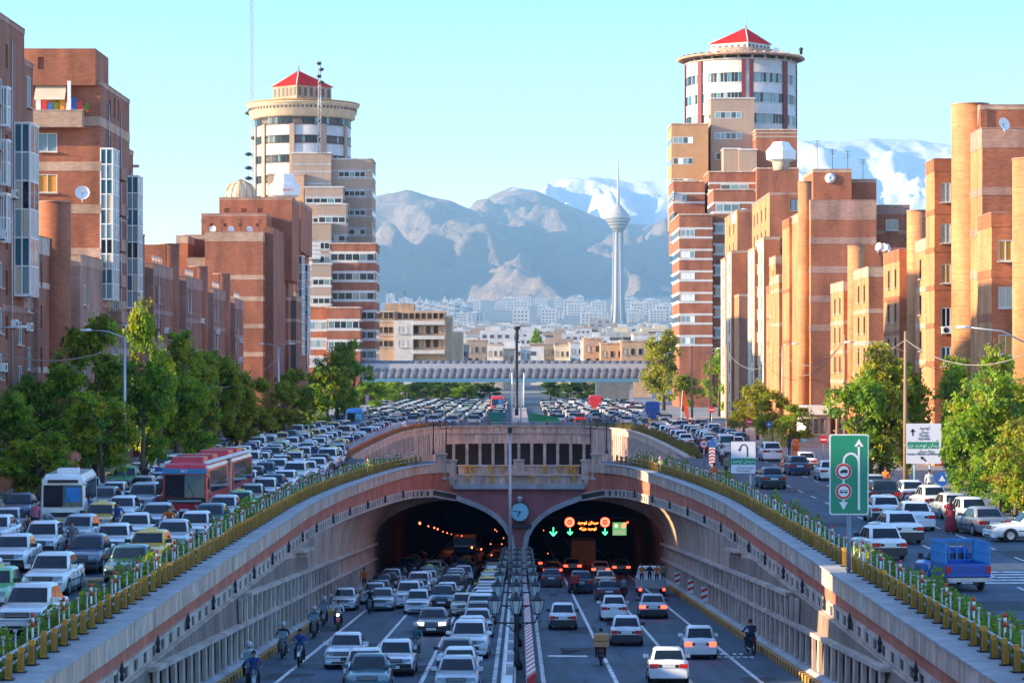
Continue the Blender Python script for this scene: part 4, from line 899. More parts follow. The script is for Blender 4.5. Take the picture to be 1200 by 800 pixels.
rblock(B, 1054, 229, 10, 293, 7, brickL, brickO, sl=((1.8, 1.3), (6.0, 1.3)), bandm=brickO)
rblock(B, 1012, 264, 5, 290, 4.4, brickO, brickR, bands=[], parapet=False)
turret(B, PX(1003, 262.6), 262.6, .85, PZ(289, 262.6), brickL, n=24)
for k in range(3): dish(B, PX(1030 + k * 9, 235), 236 + k, PZ(293, 229), .4, k - 1)
B = thing('apartment_building', 'sunlit-sided low brick block between the lowest block and the small round turret', 'apartment building')
rblock(B, 1018, 249, 11.5, 313, 8, brickL, brickR, sl=((2.6, 1.3), (6.8, 1.3)), bandm=brickT)
B = thing('apartment_building', 'lowest small brick block of the right row with slit windows', 'apartment building')
rblock(B, 988.5, 268, 11, 330, 4, brickL, brickO, sl=((2.4, 1.3), (6.6, 1.3)), bandm=brickT)
B = thing('apartment_building', 'large plum brick block with wide tan stripes and round corner turret on the right', 'apartment building')
x = PX(950, 289)
rblock(B, 950, 289, 11, 235, PX(1027, 289) - x, brickL, brickR, bands=[PZ(q, 289) for q in (282, 316, 350, 384)], bandh=.75, bandm=brickB, top=2.2)
turret(B, PX(943, 291), 291, .78, PZ(214, 291), brickL, n=24)
rblock(B, 953, 296, 10, 199, PX(998, 296) - PX(953, 296), brickO, brickR, bands=[], top=.3, z0=20)
rblock(B, 998, 297, 10, 211, PX(1027, 297) - PX(998, 297), brickO, brickR, bands=[], top=.3, z0=20)
rblock(B, 1026, 293, 10, 241, PX(1066, 293) - PX(1026, 293), brickB, brickR, bands=[PZ(272, 293)], bandm=brickB, top=1, fw=[(1.2, 2.6, PZ(270, 293), PZ(257, 293), 'blue', 1)])
rblock(B, 936, 296, 9, 250, 1.3, brickL, brickO, bands=[])
rblock(B, 925, 303, 8, 256, 2.6, brickL, brickO, bands=[PZ(q, 303) for q in (340, 400)], bandm=brickO, fw=[(.55, 1.3, PZ(q + 13, 303), PZ(q, 303), p, 0) for q, p in ((273, 'dark'), (305, 'amber'), (336, 'amber'), (368, 'dark'), (400, 'curtain'), (433, 'curtain'))])
rblock(B, 913, 312, 10, 322, 3, brickL, brickO, bands=[PZ(q, 312) for q in (340, 380)], bandm=brickT)
rblock(B, 909, 318, 8, 300, 2.2, brickL, brickO, bands=[PZ(q, 318) for q in (330, 370, 410)], bandm=brickT, sl=((3, 1.2),))
dish(B, PX(975, 294), 295, PZ(214, 296), .3, .2)
for k in range(4): antenna(B, PX(960 + k * 18, 295), 297, PZ(199 if k < 2 else 211, 296), 3.5 - k % 2)
mb = MB(); mb.lathe([(.6, -.1), (.6, .1)], wht, 16); o = mb.obj('round_plate', B, (PX(974, 295), 295.9, PZ(209, 296))); o.rotation_euler[0] = R(90)
B = thing('apartment_building', 'tall brick block with bright street face left of the striped block on the right', 'apartment building')
x = PX(902, 345)
rblock(B, 902, 345, 26, 226, PX(938, 345) - x, brickL, brickR, bands=[PZ(q, 345) for q in (286, 316, 350, 384)], bandh=.9, bandm=brickB, top=.3, fw=[(PX(926, 345) - x, PX(936.5, 345) - x, PZ(247, 345), PZ(233, 345), 'pale', 1)], sl=((5, 1.5), (11, 1.5), (17, 1.5), (22, 1.5)))
rblock(B, 906, 345 - .3, 1, 249.5, PX(938, 345) - PX(906, 345), brickB, brickB, bands=[], parapet=False, z0=PZ(259, 345)) if False else None
rblock(B, 895, 343, 12, 278, 2.2, cream, brickO, bands=[], top=.3, sl=((3, 1.2), (8, 1.2))); rblock(B, 884, 352, 10, 290, 3, cream, brickR, bands=[], top=.3, sl=((3, 1.3),))
rblock(B, 906, 329, 9, 334, 3, brickL, brickO, bands=[PZ(q, 329) for q in (372, 402)], bandm=brickO, fw=[(.6, 1.5, PZ(q + 12, 329), PZ(q, 329), 'dark', 0) for q in (345, 385, 415)])
B = thing('apartment_building', 'slim brick block with a bright sunlit side just right of the right round tower base', 'apartment building')
x = PX(864, 400)
rblock(B, 864, 400, 24, 246, PX(884, 400) - x, brickL, brickR, bands=[PZ(q, 400) for q in (302, 360)], bandh=.9, bandm=brickB, top=.3, sl=((6, 1.6), (14, 1.6)))
rblock(B, 866, 385, 8, 345, PX(880, 385) - PX(866, 385), brickL, brickP, bands=[], top=.3)
rblock(B, 857, 396, 9, 294, 2.4, cream, brickO, bands=[], top=.3, sl=((3, 1.4),)); rblock(B, 850, 407, 9, 302, 2.4, cream, brickR, bands=[], top=.3, sl=((3, 1.4),))
mb = MB(); mb.lathe([(1.9, 0), (1.9, 1.2), (1.2, 2.1), (.1, 2.4)], wht, 10); mb.obj('water_tank', B, (PX(871, 405), 404, PZ(262, 404)))

T = thing('round_tower', 'round white tower with a wide flat ring canopy and red pyramid roof, on the right', 'tower')
Y = 580
plumM = mat('plum_pilaster', (0.16, 0.02, 0.03), .7)
cx, r = drumtower(T, 868, 64, Y, 77, 260, [92, 115, 139, 162], whiteR, [(182, .8, plumM), (219, 1.2, plumM), (268, .9, plumM), (276, .9, plumM), (317, 1.5, plumM), (358, 1.2, plumM)], 11, (12, (0,)))
ring = mat('ring_canopy', (0.42, 0.27, 0.20), .7)
mb = MB(); mb.lathe([(r + .3, PZ(77, Y)), (r + .35, PZ(75.5, Y)), (r - .3, PZ(75, Y)), (r - .5, PZ(77, Y))], concG, 48, (cx, Y, 0)); mb.obj('parapet', T)
mb = MB(); R2 = 75 * Y / FPX; mb.lathe([(R2, PZ(71, Y)), (R2 - .1, PZ(69.6, Y)), (R2 - 3.2, PZ(67.5, Y)), (R2 - 3.2, PZ(68.3, Y)), (R2 - .6, PZ(72, Y)), (R2, PZ(71, Y))], ring, 56, (cx, Y, 0)); ro = mb.obj('ring_canopy', T)
rm = MB().box(-R2 + .4, -R2 + 4.4, -.12, .12, -.6, .25, brickB).mesh('canopy_rib')
for k in range(40): o = link('canopy_rib', rm, T, (cx, Y, PZ(69, Y))); o.rotation_euler[2] = 2 * math.pi * k / 40
cm_ = MB().box(-.2, .2, -.2, .2, PZ(77, Y), PZ(69, Y), whiteR).mesh('strut')
for k in range(12): a = math.pi * (1 + (k + .5) / 12); link('strut', cm_, T, (cx + (r - .6) * math.cos(a), Y + (r - .6) * math.sin(a), 0))
mb = MB(); mb.lathe([(r * .62, PZ(77, Y)), (r * .62, PZ(60, Y))], brickT, 24, (cx, Y, 0)); mb.obj('upper_drum', T)
pavilion(T, 833, 903, 52, 62, 33, 874, Y, whiteR)
for q, s_ in ((833, -1), (908, 1)): dish(T, PX(q, 575), 570, PZ(75, Y), 1.0, s_ * .4)
MB().lathe([(.3, 0), (.35, .9), (.6, 1.2), (.1, 1.6)], dsteel, 8).obj('rooftop_lamp', T, (PX(937, 575), 572, PZ(69, Y)))
wing(T, 833, 884, 116, 560, 12, beige, None, 24.2, 15, 8, side='R', wn=5, wx=(838, 869), yb=215, pan=[glassL, glassL, glassD])
wing(T, 787, 830, 146, 558, 14, mat('ochre_render', (.48, .26, .12), .8, .08, 1, stain=.1), None, 24.4, 14.5, 8, side='R', wn=4, wx=(789, 812), yb=222, pan=[glassL, wht, glassD])
wing(T, 886, 934, 153, 552, 12, brickR, beige, 200, 4, 2, side='R', wb=False, yb=240)
wing(T, 848, 868, 175, 550, 6, beige, None, 30, 20, 8, side='R', wb=False, yb=220); wing(T, 866, 887, 176, 549, 6, beige, None, 30, 20, 8, side='R', wb=False, yb=220)
wing(T, 789, 826, 213, 545, 16, brickR, whiteR, 24, 15, 8, side='R', wn=3, wx=(791, 804), yb=250, pan=[glassL, wht])
wing(T, 831, 888, 202, 543, 16, brickR, whiteR, 40, 14, 6, side='R', wn=3, wx=(845, 877), yb=240, pan=[glassL, glassD])
wing(T, 836, 884, 223, 520, 16, brickR, whiteR, 24.4, 16, 9, side='R', wn=3, wx=(839, 866), yb=428, pan=[glassL, glassB])
wing(T, 796, 835, 252, 515, 24, brickR, whiteR, 25.2, 17, 8, side='R', wn=3, wx=(798, 814), yb=428, pan=[glassL, wht])
wing(T, 887, 936, 198, 540, 14, brickR, None, 200, 20, 5, side='R', wb=False, yb=240)
for k in range(8): strip_windows(T, 541, 556, PX(789, 545) - .05, PZ(226 + 24 * k + 9, 548), PZ(226 + 24 * k, 548), 1, 'E')
S = thing('octagonal_rooftop_sign', 'white faceted rooftop pod in front of the right round tower', 'rooftop pod', (PX(914, 530), 528, PZ(185, 528)))
MB().lathe([(1.6, -1.0), (3.0, -.4), (3.1, 1.4), (2.2, 2.3), (1.6, 3.2), (.1, 3.4)], wht, 8, smooth=False).obj('pod', S)
MB().lathe([(1.6, -2.6), (1.8, -.8)], concP, 8).obj('base', S)

# unseen left row, added to cast shade; heights and gap shaped for the light
for k, (y0, y1, h) in enumerate(((-20, 66, 24), (66, 88, 22), (96.5, 165, 15))):
    B = thing('apartment_building', ('unseen brick block added to cast shade, nearest the viewer', 'unseen brick block added to cast shade, before the gap for sunlight', 'unseen brick block added to cast shade, past the gap for sunlight')[k], 'apartment building')
    block(B, -60, -34.2, y0, y1, h, brickP, brickR, 'L', bands=floors(h), sw=[(y, y + 1.1, z, z + 1.5, None, 0) for y in range(int(y0) + 3, int(y1) - 3, 7) for z in range(4, int(h) - 4, 3)])
# ------------------------------------------------------------------ vehicles (front looks at -Y)
CARS = {  # L, W, H, hood_z, belt_z, windshield base y, roof front y, roof rear y, rear glass base y, trunk_z, roof half width
 'sedan': (4.45, 1.72, 1.42, .86, .92, -.78, -.10, 1.02, 1.52, .96, .58),
 'old_sedan': (4.35, 1.68, 1.38, .84, .90, -.85, -.28, .95, 1.35, .92, .60),
 'compact_sedan': (3.95, 1.62, 1.43, .84, .90, -.80, -.22, .98, 1.40, .93, .57),
 'hatchback': (3.85, 1.66, 1.43, .84, .92, -.88, -.20, 1.25, 1.75, .98, .57),
 'crossover': (4.45, 1.84, 1.68, 1.02, 1.06, -.95, -.30, 1.55, 2.02, 1.12, .66),
 'van': (4.4, 1.70, 1.88, 1.0, 1.06, -1.75, -1.15, 1.95, 2.1, 1.1, .72)}
PAINT = {}
def paint(n, c, coat=.6, r=.3): PAINT[n] = mat('paint_' + n, c, r, 0.10, 1.3, coat=coat, stain=.16)
paint('white', (.80, .81, .80)); paint('silver', (.50, .54, .57)); paint('grey', (.20, .22, .24)); paint('black', (.018, .02, .024)); paint('navy', (.02, .05, .12))
paint('teal', (.03, .11, .15)); paint('cream', (.62, .56, .42)); paint('yellow', (.75, .47, .05)); paint('green', (.20, .50, .22)); paint('red', (.60, .018, .03)); paint('beige', (.45, .42, .34)); paint('blue', (.01, .10, .42))
wheelm = None
def wheel_mesh(r=.30, w=.19, part=None):
    mb = MB()
    if part != 1: mb.rings([[(x, rr * math.cos(2 * math.pi * i / 14), rr * math.sin(2 * math.pi * i / 14)) for i in range(14)] for x, rr in ((-w / 2, r * .86), (-w / 2 + .03, r), (w / 2 - .03, r), (w / 2, r * .86))], tyre, smooth=True)
    for s in ((-1, 1) if part != 0 else ()): mb.rings([[(s * x, rr * math.cos(2 * math.pi * i / 10), rr * math.sin(2 * math.pi * i / 10)) for i in range(10)] for x, rr in ((w / 2 - .02, r * .68), (w / 2 + .012, r * .60), (w / 2 + .004, r * .12))], rim)
    return mb.mesh('wheel')
def body_mesh(k, pm):
    L, W, H, hz, bz, wy, rf, rr, gy, tz, rw = CARS[k]; w = W / 2; h = L / 2; mb = MB()
    van = k == 'van'; hatch = k in ('hatchback', 'crossover', 'van')
    st = [(-h, w * .80, .30, .50, .62 * hz / .85), (-h + .05, w * .90, .24, .52, .70 * hz / .85), (-h + .22, w * .97, .22, .54, hz * .90), (-h + .7, w, .20, .55, hz * .97), (wy - .02, w, .20, .56, hz + .02), (wy + .45, w, .20, .56, bz), (gy - .35, w, .20, .56, bz + .02),
          (gy + .02, w * .99, .20, .56, tz), (h - .30, w * .97, .22, .56, tz - .02), (h - .06, w * .92, .25, .54, tz - .07), (h, w * .84, .32, .52, tz - .2)]
    if van: st[1] = (-h + .05, w * .92, .24, .52, .85); st[2] = (-h + .2, w * .97, .22, .54, .95)
    st = sorted(st, key=lambda s_: s_[0]); rs = []
    for y, ww, zb, zmid, zt in st:
        half = [(ww * .86, zb), (ww * .985, zb + .1), (ww, zmid), (ww * .985, zt - .12), (ww * .93, zt - .03), (ww * .72, zt), (0, zt + .025)]
        rs.append([(x, y, z) for x, z in half] + [(-x, y, z) for x, z in reversed(half[:-1])])
    mb.rings(rs, pm, smooth=True)
    # cabin
    b = w * .90; lo = bz - .06; m = rr - (rr - rf) * .5
    cab = []
    for t, (f, r_, hw) in ((0, (wy, gy, b)), (.55, (wy + (rf - wy) * .58, gy + (rr - gy) * .52, b + (rw - b) * .50)), (.88, (rf - .03, rr + .03, rw + .03)), (1, (rf + .10, rr - .10, rw - .08))):
        z = lo + (H - lo) * t; ym = (f + r_) / 2
        cab.append([(-hw * .96, f + .05, z), (-hw * .6, f - .015, z + .0), (hw * .6, f - .015, z), (hw * .96, f + .05, z), (hw, f + .25, z), (hw, ym, z + (.02 if t == 1 else 0)), (hw, r_ - .2, z), (hw * .95, r_ - .03, z), (hw * .6, r_ + .015, z), (-hw * .6, r_ + .015, z), (-hw * .95, r_ - .03, z), (-hw, r_ - .2, z), (-hw, ym, z + (.02 if t == 1 else 0)), (-hw, f + .25, z)])
    mb.rings(cab, pm, smooth=True)
    # sills and wheel arches
    for s in (-1, 1):
        mb.box(s * (w - .02) if s > 0 else -w - .004, s * (w - .02) if s < 0 else w + .004, -h * .52, h * .52, .19, .27, trim)
        for yy in (wy + .42, (wy + gy) * .5 + .12, gy - .28): mb.box(*sorted((s * (w - .03), s * (w + .003))), yy - .008, yy + .008, .3, bz - .1, trim)
        for yy in ((wy + gy) * .5 - .02, gy - .45): mb.box(*sorted((s * (w - .03), s * (w + .02))), yy - .09, yy + .02, bz - .2, bz - .165, trim)
        mb.box(*sorted((s * (w - .03), s * (w + .014))), -h * .42, h * .42, .50, .545, trim)
        for yw in (-h * .60, h * .60):
            mb.add([(s * (w + .006), yw, .2)] + [(s * (w + .006), yw + .36 * math.cos(a * math.pi / 8), .30 + .36 * math.sin(a * math.pi / 8)) for a in range(9)], [tuple(range(10))], blk)
    return mb.mesh('car_body')
def glass(k, which):
    """panes follow the cabin and lie about 12 mm proud of it"""
    L, W, H, hz, bz, wy, rf, rr, gy, tz, rw = CARS[k]; w = W / 2; b = w * .90; lo = bz - .06; e = .012; mb = MB()
    K = [(0, (wy, gy, b)), (.55, (wy + (rf - wy) * .58, gy + (rr - gy) * .52, b + (rw - b) * .50)), (.88, (rf - .03, rr + .03, rw + .03))]
    def cab(t):
        for (a, p), (c, q) in zip(K, K[1:]):
            if t <= c: return [p[i] + (q[i] - p[i]) * (t - a) / (c - a) for i in range(3)]
        return list(K[-1][1])
    ts = (.14, .55, .84); rs = []
    if which in ('windshield', 'rear'):
        for t in ts:
            f, r_, hw = cab(t); z = lo + (H - lo) * t
            if which == 'windshield': rs.append([(-hw * .88, f + .028 - e, z), (-hw * .6, f - .015 - e, z), (hw * .6, f - .015 - e, z), (hw * .88, f + .028 - e, z)])
            else: rs.append([(-hw * .84, r_ + .0 + e, z), (-hw * .6, r_ + .015 + e, z), (hw * .6, r_ + .015 + e, z), (hw * .84, r_ + .0 + e, z)])
    else:
        s = 1 if 'r' in which else -1; i = int(which[-1])
        cuts = [0, .36, .72, 1.0] if k not in ('hatchback',) else [0, .5, .98]
        if i >= len(cuts) - 1: return None
        for t in ts:
            f, r_, hw = cab(t); z = lo + (H - lo) * t; y0, y1 = f + .22, r_ - .18
            rs.append([(s * (hw + e), y0 + (y1 - y0) * (cuts[i] + .03), z), (s * (hw + e), y0 + (y1 - y0) * (cuts[i + 1] - .03), z)])
    mb.rings(rs, carglass, cap=False, close=False)
    return mb.mesh('window')
CARMESH = {}
def car_meshes(k, darkb):
    key = (k, darkb)
    if key in CARMESH: return CARMESH[key]
    L, W, H, hz, bz, wy, rf, rr, gy, tz, rw = CARS[k]; w = W / 2; h = L / 2; d = {}; P = PAINT['white']
    d['car_body'] = body_mesh(k, P)
    d['windshield'] = glass(k, 'windshield'); d['rear_window'] = glass(k, 'rear')
    d['sides'] = [g for g in (glass(k, s + str(i)) for s in 'lr' for i in range(3)) if g]
    mb = MB(); bm_ = trim if darkb else P
    mb.rings([[(-w * .86, y, a), (w * .86, y, a), (w * .93, y2, a), (w * .93, y2, b), (w * .86, y, b), (-w * .86, y, b), (-w * .93, y2, b), (-w * .93, y2, a)] for y, y2, a, b in ((-h - .07, -h + .18, .22, .30), (-h - .10, -h + .18, .30, .50), (-h - .06, -h + .18, .50, .54))], bm_)
    mb.box(-w * .55, w * .55, -h - .108, -h - .09, .26, .33, blk); mb.box(-w * .9, w * .9, -h - .104, -h - .02, .485, .51, trim)
    d['front_bumper'] = mb.mesh('bumper')
    mb = MB(); mb.box(-w * .88, w * .88, h - .12, h + .09, .24, .56, bm_); mb.box(-w * .93, -w * .86, h - .4, h + .02, .26, .54, bm_); mb.box(w * .86, w * .93, h - .4, h + .02, .26, .54, bm_); mb.box(-w * .6, w * .6, h - .1, h + .04, .17, .24, blk)
    d['rear_bumper'] = mb.mesh('bumper')
    zl = .60 * hz / .85
    mb = MB(); mb.box(-w * .44, w * .44, -h - .035, -h + .1, zl - .02, zl + .14, blk)
    for q in range(3): mb.box(-w * .41, w * .41, -h - .045, -h - .03, zl + .02 + q * .04, zl + .035 + q * .04, steel)
    d['grille'] = mb.mesh('grille')
    mb = MB(); mb.add([(w * .45, -h - .04, zl - .01), (w * .86, -h + .03, zl - .01), (w * .84, -h + .06, zl + .14), (w * .45, -h + .0, zl + .14), (w * .45, -h + .1, zl - .01), (w * .88, -h + .2, zl - .01), (w * .86, -h + .2, zl + .14), (w * .45, -h + .1, zl + .14)], [(0, 1, 2, 3), (4, 7, 6, 5), (1, 5, 6, 2), (0, 4, 5, 1), (3, 2, 6, 7)], lampW); d['hl'] = mb.mesh('headlight')
    mb = MB(); mb.v = [(-x, y, z) for x, y, z in []]; mb.add([(-x, y, z) for x, y, z in [(w * .45, -h - .04, zl - .01), (w * .86, -h + .03, zl - .01), (w * .84, -h + .06, zl + .14), (w * .45, -h + .0, zl + .14), (w * .45, -h + .1, zl - .01), (w * .88, -h + .2, zl - .01), (w * .86, -h + .2, zl + .14), (w * .45, -h + .1, zl + .14)]], [(0, 1, 2, 3), (4, 7, 6, 5), (1, 5, 6, 2), (0, 4, 5, 1), (3, 2, 6, 7)], lampW); d['hr'] = mb.mesh('headlight')
    tzz = tz - .33; th = .17 if k != 'crossover' else .22
    for s, nm in ((1, 'tl'), (-1, 'tr')):
        mb = MB(); a, b = sorted((s * w * .52, s * w * .93)); mb.box(a, b, h - .12, h + .025, tzz, tzz + th, lampR); d[nm] = mb.mesh('tail_light')
    mb = MB(); mb.box(-w * .50, w * .50, h - .05, h + .012, tzz + .02, tzz + th - .03, trim); d['panel'] = mb.mesh('rear_panel')
    d['plate_f'] = MB().box(-.26, .26, -h - .125, -h - .1, .34, .46, plateM).mesh('license_plate'); d['plate_r'] = MB().box(-.26, .26, h + .015, h + .04, tzz + .02, tzz + .13, plateM).mesh('license_plate')
    for s, nm in ((1, 'ml'), (-1, 'mr')):
        mb = MB(); a, b = sorted((s * (w * .9), s * (w + .15))); mb.box(a, b, wy + .30, wy + .42, bz + .0, bz + .15, P if not darkb else trim); d[nm] = mb.mesh('mirror')
    if 'wheel' not in CARMESH: CARMESH['wheel'] = wheel_mesh()
    if 'tyre' not in CARMESH: CARMESH['tyre'] = wheel_mesh(part=0); CARMESH['rim'] = wheel_mesh(part=1)
    CARMESH[key] = d; return d
taxisign = MB().box(-.22, .22, -.08, .08, 0, .12, mat('taxi_sign', (.8, .75, .3), .4)).mesh('taxi_sign')
litlamp = mat('lit_headlamp', (.8, .6, .4), .3, emit=(1, .62, .35, 6)); brakelamp = mat('lit_tail_lamp', (.7, .05, .02), .3, emit=(1, .05, .02, 2.5)); orangelamp = mat('lit_indicator', (.8, .3, .05), .3, emit=(1, .3, .05, 4))
def make_car(k, color, loc, rz, label, cat, group, dark=True, lit=False, full=True):
    name = {'sedan': 'sedan', 'old_sedan': 'sedan', 'compact_sedan': 'sedan', 'hatchback': 'hatchback', 'crossover': 'sport_utility_vehicle', 'van': 'van'}[k]
    if color in ('yellow', 'green') and k != 'van': name = 'taxi'
    d = car_meshes(k, dark); L, W, H, hz, bz, wy, rf, rr, gy, tz, rw = CARS[k]; P = PAINT[color]
    t = thing(name, label, cat, loc, rz, group)
    hr = random.Random(int(loc[0] * 100) * 7919 + int(loc[1] * 100)); t.scale = (hr.uniform(.96, 1.03), hr.uniform(.94, 1.05), hr.uniform(.96, 1.05))
    slope = loc[2] < -.5
    if slope: t.rotation_euler[0] = -math.atan(.0467) * math.cos(rz) 
    def part(me, nm, painted=False, mm=None):
        o = link(nm, me, t)
        if painted or mm:
            o.material_slots[0].link = 'OBJECT'; o.material_slots[0].material = mm or P
        return o
    part(d['car_body'], 'car_body', True); part(d['windshield'], 'windshield'); part(d['rear_window'], 'rear_window')
    for g in d['sides']: part(g, 'side_window')
    fr = math.cos(rz) > 0.3; back = math.cos(rz) < -.3
    if full or fr:
        part(d['front_bumper'], 'front_bumper', not dark); part(d['grille'], 'grille'); part(d['hl'], 'headlight', mm=litlamp if lit == 'f' else None); part(d['hr'], 'headlight', mm=litlamp if lit == 'f' else None); part(d['plate_f'], 'license_plate', mm=plateY if name == 'taxi' else None)
    if full or back:
        part(d['rear_bumper'], 'rear_bumper', not dark); part(d['panel'], 'rear_panel'); part(d['tl'], 'tail_light', mm=brakelamp if lit == 'r' else None); part(d['tr'], 'tail_light', mm=brakelamp if lit == 'r' else None); part(d['plate_r'], 'license_plate', mm=plateY if name == 'taxi' else None)
    part(d['ml'], 'mirror', not dark); part(d['mr'], 'mirror', not dark)
    for s in (-1, 1):
        for yw in (-L / 2 * .60, L / 2 * .60):
            o = link('wheel', CARMESH['wheel' if loc[1] > 150 else 'tyre'], t, (s * (W / 2 - .085), yw, .30))
            if loc[1] <= 150: link('rim', CARMESH['rim'], o)
    if name == 'taxi': link('taxi_sign', taxisign, t, (0, .3, H - .01))
    return t
lots = []   # every car: (Y, X, Z, rz, kind, colour, dark bumper, lit, label stem)
def add(X, Y, Z, rz, kind, col, dark=True, lit=False, lane=''): lots.append(dict(X=X, Y=Y, Z=Z, rz=rz, k=kind, c=col, d=dark, lit=lit, lane=lane))
KW = ['sedan', 'old_sedan', 'compact_sedan', 'hatchback', 'crossover', 'sedan', 'compact_sedan', 'old_sedan']
CW = ['white'] * 13 + ['silver'] * 4 + ['grey'] * 2 + ['navy', 'teal', 'teal', 'black', 'black', 'cream', 'yellow', 'yellow', 'green', 'beige', 'white']
cr = random.Random(21)
def jam(x, y0, y1, gap, rz, lane, zf=lambda y: .002, jit=.25, skip=(), kinds=KW, cols=CW, lit=0.0, litk='f'):
    Y = y0
    while Y < y1:
        k = cr.choice(kinds); L = CARS[k][0]; Yc = Y + L / 2
        xx = x(Yc) if callable(x) else x
        if not any(a < Yc < b for a, b in skip):
            add(xx + cr.uniform(-jit, jit), Yc, zf(Yc), rz + cr.uniform(-.03, .03), k, cr.choice(cols), cr.random() < .65, (litk if cr.random() < lit else False), lane)
        Y += L + gap * cr.uniform(.7, 1.6)
# left street, facing the camera
LS = 'in the left street lane %s'
lanes = ['next to the hedge', 'second from the hedge', 'third from the hedge', 'fourth from the hedge', 'along the left trees']
for X, Y, k, c, l in ((-15.2, 80, 'compact_sedan', 'white', 0), (-17.9, 87.5, 'old_sedan', 'green', 1), (-16.9, 93.0, 'compact_sedan', 'white', 0), (-15.0, 99.0, 'old_sedan', 'teal', 0), (-17.4, 103.5, 'sedan', 'navy', 1),
                      (-20.6, 96, 'hatchback', 'white', 2), (-20.5, 104, 'sedan', 'white', 2), (-20.7, 111.5, 'compact_sedan', 'white', 2), (-15.4, 107, 'old_sedan', 'yellow', 0), (-17.7, 112, 'old_sedan', 'white', 1), (-15.3, 113.5, 'sedan', 'silver', 0),
                      (-20.3, 118.5, 'compact_sedan', 'silver', 2), (-15.2, 120.5, 'compact_sedan', 'white', 0), (-17.9, 119.5, 'sedan', 'white', 1), (-23.9, 117, 'sedan', 'white', 3), (-15.4, 128, 'sedan', 'teal', 0), (-18.0, 127.5, 'sedan', 'silver', 1),
                      (-20.7, 127, 'sedan', 'yellow', 2), (-15.5, 134.5, 'sedan', 'silver', 0), (-24.9, 124.5, 'sedan', 'silver', 3), (-20.8, 134.5, 'hatchback', 'white', 2), (-27.2, 131, 'sedan', 'grey', 4), (-26.9, 138, 'sedan', 'navy', 4), (-15.4, 141.5, 'sedan', 'green', 0), (-20.9, 143, 'crossover', 'silver', 2)):
    add(X, Y, .002, cr.uniform(-.06, .06), k, c, cr.random() < .6, False, LS % lanes[l])
f0 = lambda y: -15.4 - max(0, min(1, (y - 215) / 25)) * 1.3 + max(0, min(1, (y - 318) / 30)) * .4
jam(f0, 147, 352, 2.2, 0, LS % lanes[0]); jam(lambda y: f0(y) - 2.7, 166, 352, 2.6, 0, LS % lanes[1]); jam(lambda y: f0(y) - 5.4, 149, 352, 2.6, 0, LS % lanes[2], skip=((158, 166),))
jam(lambda y: f0(y) - 8.2, 143, 352, 3.2, 0, LS % lanes[3], jit=.35); jam(lambda y: f0(y) - 11.0, 146, 352, 5, 0, LS % lanes[4], jit=.4)
# the jam behind the well
for i in range(9):
    jam(-26.2 + i * 2.85, 357 + (i % 3) * 1.5, 560, 1.5, 0, 'in jammed lane %s from the left behind the well' % nth(i + 1), jit=.3, cols=CW + ['teal', 'silver', 'silver'])
# right street, tails to the camera
RS = 'in the right street %s'
for X, Y, k, c, rz, l in ((15.5, 110.5, 'compact_sedan', 'white', math.pi + .12, 'inner lane'), (17.7, 120.5, 'sedan', 'white', math.pi + .1, 'middle lane'), (19.3, 136, 'hatchback', 'white', math.pi, 'middle lane'), (20.0, 130, 'sedan', 'white', math.pi, 'middle lane'), (21.2, 150, 'crossover', 'black', math.pi, 'outer lane'),
                       (22.7, 126, 'sedan', 'grey', math.pi + .15, 'parked row'), (23.3, 133, 'compact_sedan', 'white', math.pi + .1, 'parked row'), (23.5, 139.5, 'hatchback', 'silver', math.pi + .08, 'parked row'), (23.4, 146, 'compact_sedan', 'white', math.pi + .08, 'parked row'), (23.3, 153, 'sedan', 'white', math.pi + .05, 'parked row'),
                       (17.1, 174, 'sedan', 'teal', math.pi + .03, 'inner lane'), (21.3, 196, 'sedan', 'navy', math.pi, 'outer lane'), (22.5, 186.5, 'sedan', 'white', math.pi, 'parked row'), (22.1, 225, 'crossover', 'white', math.pi, 'outer lane'), (19.6, 243, 'van', 'white', math.pi, 'middle lane'), (21.3, 251, 'sedan', 'white', math.pi, 'outer lane'),
                       (22.5, 163, 'sedan', 'silver', math.pi, 'parked row'), (22.9, 205, 'hatchback', 'white', math.pi, 'parked row'), (17.0, 262, 'hatchback', 'white', math.pi, 'inner lane'), (19.0, 254, 'sedan', 'silver', math.pi, 'middle lane')):
    add(X, Y, .002, rz, k, c, cr.random() < .6, 'r' if c == 'white' and cr.random() < .2 else False, RS % l)
add(24.2, 121.0, .002, math.radians(-84), 'compact_sedan', 'white', False, False, 'standing across the parked row of the right street')
CR = ['white'] * 12 + ['silver'] * 4 + ['grey', 'navy', 'black', 'teal', 'red', 'cream', 'yellow', 'white']
jam(17.2, 272, 352, 1.8, math.pi, RS % 'inner lane', cols=CR); jam(20.0, 264, 352, 2.4, math.pi, RS % 'middle lane', cols=CR, lit=.15, litk='r'); jam(22.8, 262, 352, 2.6, math.pi, RS % 'outer lane', cols=CR)
for i in range(6):
    jam(5.5 + i * 3.2, 368 + (i % 3) * 7 - (12 if i > 2 else 0), 560, 4.0 if i < 3 else 2.0, math.pi, 'in lane %s right of the divider behind the well' % nth(i + 1), jit=.4, cols=CR)
